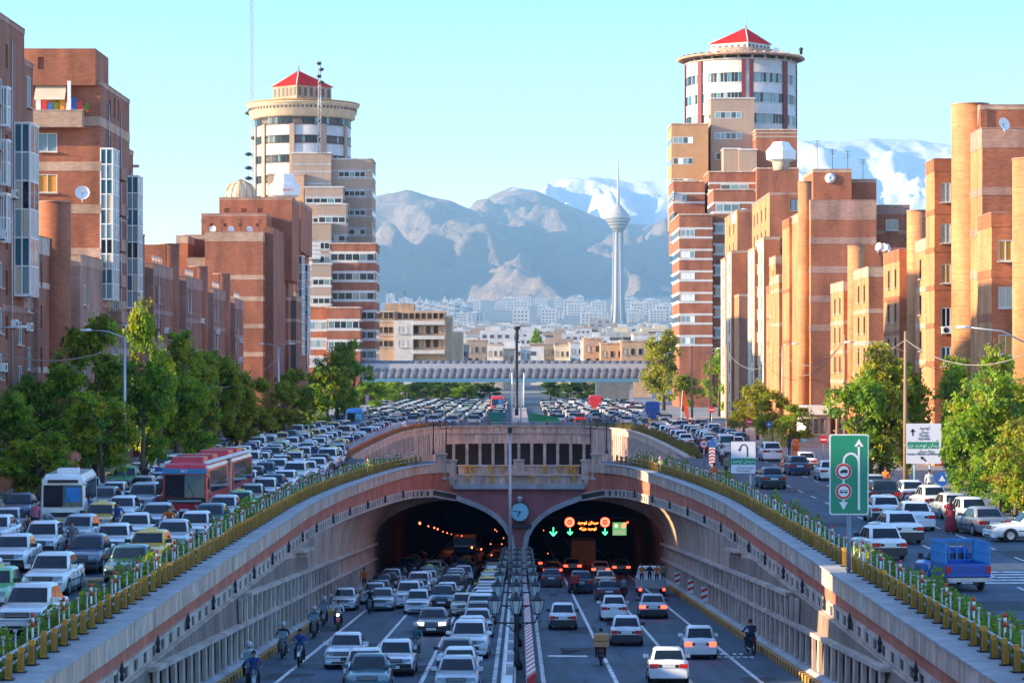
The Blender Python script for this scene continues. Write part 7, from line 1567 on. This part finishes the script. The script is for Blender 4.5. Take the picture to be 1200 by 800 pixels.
fatext(BOZORG + ' ' + TOHID + ' ' + MEYDAN, .34, wht, t, (sx(1081), -.014, sz(521.5))); fatext(MEYDAN + ' ' + BOZORG, .24, blk, t, (sx(1085), -.014, sz(528.5))); fatext('TOHID TUNNEL EXPWAY', .17, blk, t, (sx(1080), -.014, sz(532)))
def small_sign(label, px, py, Y, r, kind, zb=0):
    t = thing('road_sign', label, 'road sign', (PX(px, Y), Y, zb)); z = PZ(py, Y) - zb; MB().tube([(0, .05, 0), (0, .05, z)], .045, steel).obj('post', t); m = MB()
    if kind == 'ring': disc(m, 0, z, 0, r, redP); disc(m, 0, z, -.006, r * .68, wht); m.box(-r * .35, r * .35, -.014, -.008, z - r * .15, z + r * .15, blk)
    elif kind == 'noentry': disc(m, 0, z, 0, r, redP); m.box(-r * .7, r * .7, -.008, 0, z - r * .15, z + r * .15, wht)
    elif kind == 'blue': disc(m, 0, z, 0, r, blu); m.add([(-r * .5, -.008, z - r * .3), (r * .5, -.008, z - r * .3), (0, -.008, z + r * .55)], [(0, 1, 2)], wht)
    elif kind == 'board':
        m.box(-r, r, 0, .03, z, z + r * 6, wht)
        for q in range(5): m.add([(-r, -.006, z + r * (.1 + q * 1.15)), (0, -.006, z + r * (.6 + q * 1.15)), (r, -.006, z + r * (.1 + q * 1.15)), (r, -.006, z + r * (.6 + q * 1.15)), (0, -.006, z + r * (1.1 + q * 1.15)), (-r, -.006, z + r * (.6 + q * 1.15))], [(0, 1, 4, 5), (1, 2, 3, 4)], redP)
        m.add([(-r * 1.3, 0, z + r * 6.2), (r * 1.3, 0, z + r * 6.2), (r * .6, 0, z + r * 8.4), (0, 0, z + r * 9.2), (-r * .6, 0, z + r * 8.4)], [(0, 1, 2, 3, 4)], blu)
    m.obj('sign_plate', t); return t
small_sign('red-ringed round sign at the tip of the right rim of the well', 825, 520, 212, .40, 'ring'); small_sign('narrow red and white chevron board topped by a blue arrow, right of the well', 834.5, 545, 206, .24, 'board')
small_sign('round no-entry sign on a white post behind the right parked cars', 878, 494, 262, .36, 'noentry'); small_sign('round no-entry sign at the shop front', 965, 515, 215, .34, 'noentry'); small_sign('small red round sign in front of the far poles', 834, 480, 330, .4, 'noentry'); small_sign('blue round sign near the golden trees', 901, 497, 262, .33, 'blue')
small_sign('red and white round sign behind the white parked cars', 1064, 583, 150, .3, 'ring'); small_sign('blue round sign with orange rim behind the parked row', 1104, 561, 156, .42, 'blue')
for k, Yp in enumerate((165, 178, 193)): 
    t = thing('wall_marker', 'red and white striped marker board, %s on the right retaining wall' % ('nearest', 'middle', 'farthest')[k], 'marker', (11.95, Yp - 30 * 0, zr(Yp) + .55)); m = MB(); m.box(-.2, .2, -.02, .02, 0, .9, wht)
    for q in range(2): m.add([(-.2, -.026, .1 + q * .42), (.2, -.026, .26 + q * .42), (.2, -.026, .46 + q * .42), (-.2, -.026, .3 + q * .42)], [(0, 1, 2, 3)], redP)
    m.obj('board', t)
t = thing('billboard', 'blank pale board beside the left trees', 'board', (PX(375, 362), 362, PZ(455, 362)))
MB().box(-1.7, 1.7, 0, .1, 0, 1.8, concG).box(-.5, .1, -.02, 0, .5, 1.75, brickR).obj('panel', t); MB().box(-1.8, 1.8, -.05, .15, -.1, .05, blueG).obj('frame', t)
t = thing('feather_flag', 'tall orange-red feather flag on a white pole by the right queue', 'flag', (PX(801, 330), 330, .1)); m = MB()
m.add([(-.05 - .2, 0, 5.0 - .0), (.45 - .3, 0.02, 5.1), (1.0 - .3, .04, 2.0), (.95 - .3, .03, .9), (.3 - .2, 0, 2.3)], [(0, 1, 4), (1, 2, 4), (2, 3, 4)], mat('flag_orange', (.75, .10, .03), .6)); m.obj('cloth', t); MB().tube([(-.3, 0, 0), (-.28, 0, 3), (-.1, 0, 5.1)], .04, wht).obj('pole', t)
t = thing('blue_sign_board', 'small light blue board on the building behind the left edge trees', 'sign', (PX(31, 176), 175.8, PZ(485, 176))); MB().box(-.55, .55, -.05, .05, 0, .75, mat('board_blue', (.1, .45, .62), .5)).obj('panel', t); m = MB(); disc(m, 0, .38, -.06, .2, blu); m.obj('emblem', t)
for k, (px, Y, h) in enumerate(((931, 214, .8), (927, 214, .8), (917, 226, .8))): pass
cone = MB().lathe([(.24, 0), (.24, .04), (.15, .06), (.04, .7)], orangeP, 10).lathe([(.118, .3), (.088, .45)], wht, 10).mesh('traffic_cone')
for k, (px, Y) in enumerate(((916.5, 213), (925.5, 212), (917, 218))): tag(link('traffic_cone', cone, None, (PX(px, Y), Y, 0)), 'orange traffic cone, %s of three by the kerb gap on the right' % nth(k + 1), 'cone', 'orange traffic cones')
t = thing('water_barrier', 'tall orange road-work barrel stack beside the cones on the right', 'barrel', (PX(932, 222), 222, 0)); MB().lathe([(.35, 0), (.33, .9), (.22, 1.0), (.32, 1.05), (.3, 1.9), (.1, 2)], orangeP, 12).obj('barrel', t)

# ------------------------------------------------------------------ footbridge
t = thing('footbridge', 'long covered footbridge with a scaly grey shell roof spanning the street', 'footbridge', (0, 0, 0)); Y = 545
x0, x1 = PX(419, Y), PX(757, Y); n = 38; dx = (x1 - x0) / n
sh = MB(); w2 = dx * .56
prof = [(0, 0), (.10, .55), (0, 1.05)]
for j in range(5):
    pass
gridp = [[(w2 * u * 1.25 + .35 * v, .55 - .55 * (1 - u * u) * math.sin(math.pi * (.15 + .8 * v)) + .15 * v, 1.55 * v) for u in (-1, -.6, 0, .6, 1)] for v in (0, .3, .6, 1)]
sh.rings(gridp, metalroof, cap=False, close=False, smooth=True)
sm_ = sh.mesh('roof_shell')
for r_ in range(3):
    for k in range(n):
        link('roof_shell', sm_, t, (x0 + dx * (k + .5) + r_ * .35 - .3, Y - .9 + r_ * .8, PZ(443.5, Y) + r_ * 1.15))
m = MB(); m.box(x0, x1, Y + .2, Y + 3.5, PZ(443, Y), PZ(426, Y), mat('shell_inner', (.35, .36, .4), .6)); m.obj('roof_core', t)
m = MB(); m.box(x0 + 1, x1, Y - .7, Y + 3, PZ(447.5, Y), PZ(443.3, Y), blueG); m.obj('girder', t)
for px in (430, 607, 612, 740): m = MB(); m.box(PX(px, Y) - .35, PX(px, Y) + .35, Y + .5, Y + 1.5, 0, PZ(447, Y), steel if px > 500 else concG); m.obj('pier', t)
t = thing('bridge_stairs', 'white steel staircase rising to the footbridge in the street middle', 'staircase', (PX(607, 520), 520, 0))
for k in range(14): MB().box(-1.1, 1.1, k * .5 + 0, k * .5 + .5, .3 + k * .36, .42 + k * .36, steel).obj('step', t)
for s in (-1, 1): MB().add([(s * 1.15 + a, y, z) for a in (-.05, .05) for y, z in ((-.2, .1), (7.2, 5.0), (7.2, 6.2), (-.2, 1.4))], [(0, 1, 2, 3), (7, 6, 5, 4), (0, 4, 5, 1), (1, 5, 6, 2), (2, 6, 7, 3), (3, 7, 4, 0)], wht).obj('side_panel', t)
MB().tube([(-1.2, 0, 0), (-1.2, 0, 7)], .12, wht).tube([(1.2, 0, 0), (1.2, 0, 7)], .12, wht).obj('post', t)
t = thing('street_divider', 'planted divider island with a small green board behind the well', 'island', (0, 0, 0)); MB().box(-1.2, 1.4, 362, 500, 0, .3, conc).obj('kerb', t); MB().add([(1.5, 360, .35), (6.0, 364, .35), (5.5, 364, 1.1), (1.5, 360, 1.8)], [(0, 1, 2, 3)], mat('green_cloth', (.02, .25, .12), .8)).obj('green_sheet', t); MB().box(-4.2, -1.8, 359, 359.2, 0, 1.9, mat('green_hoarding', (.03, .22, .17), .7)).obj('hoarding', t)
for x in (-1.0, .3): MB().tube([(x, 361, 0), (x, 361, 5.8)], .12, wht).obj('white_post', t)

# ------------------------------------------------------------------ tunnel lights
def glow(n, c, s): return mat(n, c, .5, emit=(*c, s))
gr, gg, go = glow('signal_red', (1, .04, .02), 5), glow('signal_green', (.05, 1, .25), 2.2), glow('signal_orange', (1, .16, .03), 5)
Yt = 226; t = thing('lane_signal_gantry', 'overhead signals with two red rings, green arrows and orange letters in the right tunnel mouth', 'traffic signal', (0, Yt, 0))
MB().box(PX(636, Yt), PX(762, Yt), .1, .3, PZ(607, Yt), PZ(606, Yt), dsteel).obj('beam', t)
for px in (667.5, 709):
    m = MB(); N = 24; c_ = (PX(px, Yt), PZ(611.5, Yt)); ro, ri = .42, .22
    m.add([(c_[0] + r_ * math.cos(2 * math.pi * i / N), 0, c_[1] + r_ * math.sin(2 * math.pi * i / N)) for r_ in (ro, ri) for i in range(N)], [(i, (i + 1) % N, N + (i + 1) % N, N + i) for i in range(N)], gr); m.box(c_[0] - .42, c_[0] + .42, .03, .15, c_[1] - .42, c_[1] + .42, blk); m.box(c_[0] - .12, c_[0] + .12, -.01, .0, c_[1] - .06, c_[1] + .06, gr); m.obj('speed_ring', t)
for px, s_ in ((648.5, 1.15), (668, .85), (709, .85)):
    m = MB(); c_ = (PX(px, Yt), PZ(622.5, Yt)); stripmb(m, [(c_[0], c_[1] + .33 * s_), (c_[0], c_[1] - .3 * s_)], .07, 0, gg); stripmb(m, [(c_[0] - .26 * s_, c_[1] - .02), (c_[0], c_[1] - .32 * s_)], .09, -.005, gg); stripmb(m, [(c_[0] + .26 * s_, c_[1] - .02), (c_[0], c_[1] - .32 * s_)], .09, -.01, gg); m.obj('green_arrow', t)
fatext(TOHID + ' ' + MEYDAN, .38, go, t, (PX(689, Yt), 0, PZ(612, Yt)), 'orange_letters'); fatext(BOZORG + ' ' + TOHID, .36, go, t, (PX(689, Yt), 0, PZ(619, Yt)), 'orange_letters')
t2 = thing('tunnel_sign', 'small green lit sign on the right inside the right tunnel', 'sign', (PX(726, Yt + 2), Yt + 2, PZ(626, Yt)))
MB().box(-.62, .62, 0, .1, -.2, .95, glow('sign_lit_green', (.12, .32, .12), .5)).box(-.5, .5, -.02, 0, -.1, .2, glow('sign_lit_pale', (.3, .38, .22), .4)).obj('panel', t2); m = MB(); disc(m, -.3, .65, -.03, .17, glow('sign_lit_white', (.6, .6, .4), .6)); m.obj('emblem', t2)
m = MB(); disc(m, .35, .62, -.04, .15, gr); disc(m, .5, .8, -.04, .11, gr); disc(m, .72, .95, -.04, .08, gr); m.obj('red_light', t2)
for k, (pts) in enumerate((((492, 612.5, 1.5), (502, 616, .8), (509, 618, 1), (513, 619.5, 1), (519, 622.5, .6), (524, 624, .7), (529, 625.5, .5), (536, 627, .6), (541, 627.5, .6)), ((552, 633, 1.2), (557, 633, 1.2), (553, 641, 1), (557, 640, .8), (564, 643, 1), (576, 650, .8), (580, 620, .6), (585, 653, .9), (588, 637, .6), (582, 622, .5), (590, 630, .5), (575, 637, .5), (578, 652, .8)), ((642, 648, .5), (637, 621, .5), (656, 662, .6), (648, 668, .7)))):
    t = thing('tunnel_light_row', ('row of small red lights along the roof of the left tunnel', 'scattered red lights deep on the right side of the left tunnel', 'few small red lights on the left side of the right tunnel')[k], 'light', (0, 0, 0))
    for px, py, s_ in pts:
        Yl = 238 + (px % 7) * 3; MB().lathe([(.01, -.12 * s_), (.08 * s_, 0), (.01, .09 * s_)], go if k == 1 and px % 2 else glow('tunnel_red', (1, .12, .05), 3.0), 8, at(px, py, Yl)).obj('lamp', t)
for s in (-1, 1):
    ll = bpy.data.lights.new('tunnel_lamp', 'AREA'); ll.energy = 22; ll.color = (1, .16, .05); ll.size = 3; o = bpy.data.objects.new('tunnel_lamp', ll); C.objects.link(o); o.location = (s * 6.0, 262, -6.2)

# ------------------------------------------------------------------ far city, tower, terrain and mountains
t = thing('apartment_building', 'peach five-storey apartment house with balconies behind the left end of the footbridge', 'apartment building'); Y = 640
def fx(px): return PX(px, Y)
def fz(py): return PZ(py, Y)
MB().box(fx(441), fx(462), Y + 1, Y + 20, -1, fz(364), peach).obj('wall', t); MB().box(fx(462), fx(484), Y + .3, Y + 20, -1, fz(375), whiteR).obj('wall', t); MB().box(fx(484), fx(522), Y + 1.5, Y + 20, -1, fz(375), peach).obj('wall', t); MB().box(fx(441), fx(521), Y + 2, Y + 20, fz(375), fz(364), peach).obj('wall', t)
MB().box(fx(522), fx(529), Y + 8, Y + 20, -1, fz(370), cream).obj('wall', t); MB().box(fx(529), fx(541), Y + 12, Y + 24, -1, fz(388), cream).obj('wall', t); MB().box(fx(450), fx(484), Y + 5, Y + 14, fz(364), fz(355), brickT).obj('penthouse', t)
for py in (376, 393, 410): MB().box(fx(484), fx(521), Y, Y + 1.6, fz(py + 4.5), fz(py), whiteR).obj('balcony', t)
for py in (364, 375.5, 391.5, 406): MB().box(fx(440), fx(462.5), Y + .8, Y + 1, fz(py + 1.5), fz(py), cream).obj('band', t)
for py in (384, 400):
    window(t, fx(472), Y + .28, fz(py + 7), 2.3, 1.9, 'S', 'dark', framew, 1)
    for a in (490, 504, 513): window(t, fx(a), Y + 1.48, fz(py + 7), 2.2, 2.0, 'S', 'dark' if a != 504 else 'amber', framed, 1)
for py in (366, 383, 399):
    for a in (445, 452, 458): window(t, fx(a), Y + .98, fz(py + 7), 1.0, 1.5, 'S', 'dark' if py < 399 else 'curtain', framed, 0)
for a in range(468, 520, 7): window(t, fx(a), Y + 1.98, fz(373.5), 1.1, 1.5, 'S', 'dark', framed, 0)
for k in range(3): antenna(t, fx(455 + 18 * k), Y + 4, fz(355 if k < 2 else 364), 3)
def wedge_house(px0, px1, yt, Y, dep, m, label, wr=0, wc=0, cat='building', name='town_building', grp=None, dots='dark'):
    t = thing(name, label, cat, (0, 0, 0), group=grp); a, b = PX(px0, Y), PX(px1, Y); zt = PZ(yt, Y)
    MB().box(a, b, Y, Y + dep, terr(0, Y) - 6, zt, m).obj('wall', t); MB().box(a - .2, b + .2, Y - .2, Y + dep, zt, zt + .4, concP).obj('coping', t)
    for i in range(wr):
        for j in range(wc):
            u = a + (b - a) * (j + .5) / wc; MB_w = (b - a) / wc * .45; window(t, u, Y - .05, zt - 3.6 - 3.4 * i, MB_w, 1.7, 'S', dots if (i + j) % 3 else 'curtain', framed, 0)
    return t
def terr(X, Y):
    if Y < 720: return -.05
    if Y < 5400: return (Y - 720) * .0165 - .05
    return 77.2 + (Y - 5400) * .042 + 14 * noise.noise(Vector((X / 900, Y / 900, 3)))
for a, b, yt, Y, m, lab, wr, wc in ((684, 706, 397, 700, brickT, 'brick-red flat block right of the street, beyond the footbridge', 2, 2), (704, 731, 403, 690, peach, 'orange shop house with arched corner beyond the footbridge', 2, 3), (728, 764, 400, 685, peach, 'long orange block with a corner window beyond the footbridge', 2, 4), (700, 741, 425, 560, cream, 'pale arcade block under the right end of the footbridge', 1, 4),
        (682, 700, 400, 760, concG, 'grey block left of the brick-red block beyond the footbridge', 2, 2), (535, 548, 404, 730, mat('slate', (.1, .12, .14), .7), 'dark low house right of the peach apartment house', 1, 2), (547, 570, 399, 780, beige, 'beige low house beyond the footbridge left of the lamp column', 2, 3), (571, 590, 404, 820, whiteR, 'small white house left of the tiered lamp column', 2, 3), (590, 603, 410, 800, cream, 'small cream house beside the tiered lamp column', 1, 2),
        (610, 622, 407, 830, whiteR, 'small white house right of the tiered lamp column', 2, 2), (621, 650, 403, 880, beige, 'beige terrace of houses in the middle distance', 3, 5), (650, 668, 405, 860, cream, 'cream house among bare trees in the middle distance', 2, 3), (668, 684, 402, 850, whiteR, 'white house with a blue board in the middle distance', 2, 2), (742, 768, 392, 1000, whiteR, 'white block behind the golden tree', 3, 4), (690, 716, 374, 2600, concG, 'square grey tower block left of the tall concrete tower', 5, 3)):
    wedge_house(a, b, yt, Y, 18, m, lab, wr, wc)
t = thing('far_balcony_house', 'cream house block filling the gap beside the peach apartment house', 'building'); MB().box(PX(500, 700), PX(535, 700), 700, 715, -1, PZ(398, 700), cream).obj('wall', t)
# many small white buildings on the rising ground
cr2 = random.Random(5); cmesh = []
for k in range(6):
    w, d, h = cr2.uniform(10, 22), cr2.uniform(8, 16), 1.0; m = MB(); wl = [whiteR, cream, whiteR, beige, whiteR, concG][k]
    m.box(-.5, .5, -.5, .5, 0, 1, wl)
    for i in range(4):
        m.box(-.44, .44, -.506, -.5, .12 + i * .22, .2 + i * .22, framed) if k % 2 else [m.box(-.42 + j * .22, -.30 + j * .22, -.506, -.5, .12 + i * .22, .22 + i * .22, framed) for j in range(4)]
    m.box(-.2, .1, -.2, .2, 1, 1.12, wl); cmesh.append(m.mesh('city_block'))
for k in range(230):
    px = cr2.uniform(445, 785); Y = 900 * (1 + 5.2 * (k / 230) ** 1.1) * cr2.uniform(.93, 1.07); X = PX(px, Y); w = cr2.uniform(8, 22) * (1 + Y / 4000); h = cr2.uniform(7, 15) * (1 + Y / 9000)
    if abs(Y - 5300) < 120 and abs(px - 724) < 15: continue
    o = link('city_block', cmesh[k % 6], None, (X, Y, terr(X, Y) - 1)); o.scale = (w, w * .7, h + 1)
    tag(o, 'small %s house of the distant city, %s %s' % (('white', 'cream', 'white', 'beige', 'white', 'grey')[k % 6], 'below the left mountain' if px < 560 else 'below the middle ridge' if px < 690 else 'around the tall concrete tower', 'among the nearer roofs' if Y < 2400 else 'among the farther roofs'), 'building', 'small buildings of the distant city')
for k in range(17):
    px = 493 + (k % 9) * 7.3 + cr2.uniform(-1, 1); Y = 6400 + (k // 9) * 500 + cr2.uniform(0, 200); X = PX(px, Y); o = link('tower_block', cmesh[(k * 2) % 6], None, (X, Y, terr(X, Y) - 5)); o.scale = (15, 12, PZ(351 + (k % 4) * 2 + (k // 9) * 8, Y) - terr(X, Y) + 5)
    tag(o, 'white high-rise of the cluster at the foot of the mountains', 'tower block', 'cluster of white high-rises')
for k in range(60):
    px = cr2.uniform(440, 785); Y = 6000 + 3000 * cr2.random(); X = PX(px, Y); o = link('tower_block', cmesh[(k * 2) % 6], None, (X, Y, terr(X, Y) - 3)); o.scale = (cr2.uniform(20, 45), 16, cr2.uniform(22, 48))
    tag(o, '%s block on the slope below the %s, %s' % (('white', 'white', 'white', 'cream', 'white', 'beige')[k % 6], 'left mountain' if px < 540 else 'pointed foothill' if px < 640 else 'middle ridge' if px < 700 else 'tall concrete tower', 'at its foot' if Y < 7200 else 'higher up'), 'building', 'pale blocks on the slope')
for k, (px, Y, h) in enumerate(((630, 900, 17), (665, 940, 9), (575, 930, 7), (742, 860, 8), (655, 1000, 7), (560, 820, 8))):
    tree(PX(px, Y), Y, terr(0, Y), terr(0, Y) + h, 3.4 if k == 0 else 5, 'deep', 1 + k % 5, ('tall dark cypress in the far city', 'bare olive tree right of the cypress', 'dark tree left of the tiered lamp column', 'dark tree behind the orange block', 'second tree among the far houses', 'dark tree beside the beige low house')[k])
for k in range(26):
    px = 436 + k * 10.5 + cr2.uniform(-3, 3); Yk = cr2.uniform(575, 640)
    if 575 < px < 640: continue
    tree(PX(px, Yk), Yk, 0, PZ(cr2.uniform(444, 451), Yk), 3.6, 'dark', 1 + k % 5, 'dark street tree beyond the footbridge, %s of the far row from the left' % nth(k + 1), rz=k)
# tall concrete television tower
Y = 5300; k5 = Y / FPX; X = PX(724.5, Y); zb = PZ(392, Y); Z_ = lambda py: PZ(py, Y)
t = thing('television_tower', 'very tall slender concrete television tower with a bulbous head and needle antenna', 'tower', (X, Y, 0)); tc = mat('tower_concrete', (.42, .41, .42), .8)
MB().lathe([(22, zb - 30), (15, zb + 10), (12, Z_(360)), (9.5, Z_(272))], tc, 16).obj('shaft', t)
fl = MB()
for i in range(8): a = math.pi / 8 + i * math.pi / 4; fl.tube([(21 * math.cos(a), 21 * math.sin(a), zb - 20), (12.6 * math.cos(a), 12.6 * math.sin(a), Z_(360)), (9.8 * math.cos(a), 9.8 * math.sin(a), Z_(272))], [3, 2, 1.6], concG, 6)
fl.obj('flute', t)
MB().lathe([(9, Z_(273)), (14, Z_(268)), (24, Z_(258.5)), (25.5, Z_(257)), (25.5, Z_(255.5))], mat('tower_head_dark', (.22, .22, .23), .6), 24, smooth=False).obj('pod_underside', t)
MB().lathe([(25.5, Z_(255.5)), (24, Z_(253)), (17, Z_(248)), (11, Z_(244)), (6.5, Z_(241)), (2, Z_(240))], tc, 24, smooth=False).obj('pod_dome', t)
for q, r_ in ((266, 17.5), (262.5, 21), (259, 24.2), (251, 22)): MB().lathe([(r_, Z_(q + .5)), (r_ + 1.6, Z_(q)), (r_, Z_(q - .5))], whiteR, 24).obj('gallery_ring', t)
MB().lathe([(3.4, Z_(241)), (2.6, Z_(222)), (1.9, Z_(205)), (1.1, Z_(192)), (.5, Z_(183))], whiteR, 8).obj('antenna', t)
MB().lathe([(33, zb - 20), (33, zb + 6), (28, zb + 12), (10, zb + 17)], whiteR, 24).obj('lobby_dome', t)
# terrain sheet and mountain ranges
def sheet(name, xs, ys, f, m, smooth=True):
    v = [(x, y, f(x, y)) for y in ys for x in xs]; n = len(xs); me = bpy.data.meshes.new(name); me.from_pydata(v, [], [(j * n + i, j * n + i + 1, (j + 1) * n + i + 1, (j + 1) * n + i) for j in range(len(ys) - 1) for i in range(n - 1)])
    me.materials.append(m); me.polygons.foreach_set('use_smooth', [smooth] * len(me.polygons)); return link(name, me)
gm = mat('city_ground', (.20, .19, .17), .95, .25, .05); 
m = MB()
for s in (-1, 1): m.quad((s * 44, -200, -.06), (s * 6000, -200, -.06), (s * 6000, 720, -.06), (s * 44, 720, -.06), gm)
m.quad((-44, -200, -3.2), (44, -200, -3.2), (44, 41, -3.2), (-44, 41, -3.2), gm)
struct(m.obj('ground'))
struct(sheet('city_terrain', [-6000 + 300 * k for k in range(41)], [719, 1200, 2000, 3000, 4000, 5000, 5400] + [5700 + 350 * k for k in range(16)], lambda x, y: terr(x, y) - .02, gm))
def mtn(name, Y, prof, depth, m, seed, amp, xs, ny=130, label=None):
    P_ = [(PX(px, Y), PZ(py, Y)) for px, py in prof]
    def f(x, y):
        c = lerp(P_, x); t = (y - (Y - depth)) / depth
        b = terr(x, Y - depth) - 60
        if t > 1: return b + (c - b) * max(0, 1 - (t - 1) * 1.6)
        xx = x + 260 * noise.noise(Vector((x / 900, y / 700, seed))); g = 0
        rid = 1 - abs(noise.noise(Vector((xx / 620, y / 2600, seed + 5)))) * 2
        rid2 = 1 - abs(noise.noise(Vector((xx / 240 + y / 1400, y / 1100, seed + 9)))) * 2
        s = t ** 1.12
        edge_ = math.sin(math.pi * min(1, max(0, t))) ** .8
        fine = noise.ridged_multi_fractal(Vector((x / 430, y / 800, seed)), 1.0, 2.2, 7, 1.0, 2.0) - 1.2
        return b + (c - b) * s + amp * edge_ * (rid - .55) + amp * .35 * edge_ * (rid2 - .5) + amp * .75 * fine * (edge_ + .12)
    ys = [Y - depth + depth * k / ny for k in range(ny + 1)] + [Y + depth * .2, Y + depth * .55]
    return struct(sheet(name, xs, ys, f, m, True))
def mmat(name, rock, snowz, soft, rock2, bs=.8):
    m = bpy.data.materials.new(name); m.use_nodes = True; nt = m.node_tree; b = nt.nodes['Principled BSDF']; b.inputs['Roughness'].default_value = .9
    g = nt.nodes.new('ShaderNodeNewGeometry'); sp = nt.nodes.new('ShaderNodeSeparateXYZ'); nt.links.new(g.outputs['Position'], sp.inputs[0])
    n = nt.nodes.new('ShaderNodeTexNoise'); n.inputs['Scale'].default_value = .004; n.inputs['Detail'].default_value = 8; nt.links.new(g.outputs['Position'], n.inputs[0])
    n2 = nt.nodes.new('ShaderNodeMath'); n2.operation = 'MULTIPLY_ADD'; n2.inputs[1].default_value = soft * 3; nt.links.new(n.outputs[0], n2.inputs[0]); nt.links.new(sp.outputs[2], n2.inputs[2])
    mr = nt.nodes.new('ShaderNodeMapRange'); mr.inputs[1].default_value = snowz + soft * 1.2; mr.inputs[2].default_value = snowz + soft * 1.8; nt.links.new(n2.outputs[0], mr.inputs[0])
    rk = nt.nodes.new('ShaderNodeMix'); rk.data_type = 'RGBA'; rk.inputs[6].default_value = (*rock, 1); rk.inputs[7].default_value = (*rock2, 1); nt.links.new(n.outputs[0], rk.inputs[0])
    mx = nt.nodes.new('ShaderNodeMix'); mx.data_type = 'RGBA'; mx.inputs[7].default_value = (.70, .72, .76, 1); nt.links.new(mr.outputs[0], mx.inputs[0]); nt.links.new(rk.outputs[2], mx.inputs[6]); nt.links.new(mx.outputs[2], b.inputs['Base Color'])
    nb = nt.nodes.new('ShaderNodeTexNoise'); nb.inputs['Scale'].default_value = .011; nb.inputs['Detail'].default_value = 9; nb.inputs['Roughness'].default_value = .62; nt.links.new(g.outputs['Position'], nb.inputs[0])
    bp = nt.nodes.new('ShaderNodeBump'); bp.inputs['Strength'].default_value = bs; bp.inputs['Distance'].default_value = 70; nt.links.new(nb.outputs[0], bp.inputs['Height']); nt.links.new(bp.outputs[0], b.inputs['Normal'])
    MT[name] = m; return m
xs1 = [-1500 + 19 * k for k in range(150)]
mtn('mountain', 12500, [(200, 330), (300, 290), (380, 250), (440, 230), (478, 221), (505, 230), (530, 236), (556, 246), (600, 285), (650, 320), (720, 350), (900, 360), (1300, 350)], 3600, mmat('ridge_rock', (.38, .27, .21), 1400, 120, (.24, .19, .16)), 3, 190, xs1)
mtn('mountain', 14500, [(300, 330), (440, 290), (520, 262), (556, 240), (580, 226), (600, 220), (628, 223), (655, 236), (690, 252), (740, 262), (780, 268), (900, 262), (1000, 262), (1300, 280)], 3800, mmat('far_rock', (.40, .28, .21), 1020, 70, (.20, .17, .16)), 11, 230, [-1500 + 22 * k for k in range(190)])
mtn('mountain', 17000, [(440, 300), (560, 270), (610, 240), (640, 216), (668, 205), (684, 210), (692, 205), (715, 207), (740, 214), (765, 211), (780, 207), (830, 190), (880, 176), (930, 167), (965, 165), (1000, 164), (1040, 162), (1075, 165), (1110, 171), (1200, 180), (1400, 200)], 2600, mmat('snow_rock', (.25, .24, .25), 550, 120, (.3, .27, .25), .35), 23, 260, [-1400 + 26 * k for k in range(220)])
# air between here and the mountains
hz = MB(); hz.box(-9000, 9000, -60, 21500, -30, 2050, blk); hm = bpy.data.materials.new('haze_air'); hm.use_nodes = True; nt = hm.node_tree; nt.nodes.remove(nt.nodes['Principled BSDF'])
pv = nt.nodes.new('ShaderNodeVolumePrincipled'); pv.inputs['Color'].default_value = (.38, .72, 1, 1); pv.inputs['Density'].default_value = HAZE; pv.inputs['Anisotropy'].default_value = .1
nt.links.new(pv.outputs[0], nt.nodes['Material Output'].inputs['Volume']); hz.mats = [hm]; ho = hz.obj('haze'); tag(ho, 'thin bluish evening haze over the whole city', kind='stuff'); ho.display_type = 'WIRE'
for o in bpy.data.objects:
    if 'label' in o and not (4 <= len(o['label'].replace('-', ' ').split()) <= 16): print('LONG', len(o['label'].split()), o['label'])
print('objects', len(bpy.data.objects), 'tris', sum(len(o.data.polygons) for o in bpy.data.objects if o.type == 'MESH'))
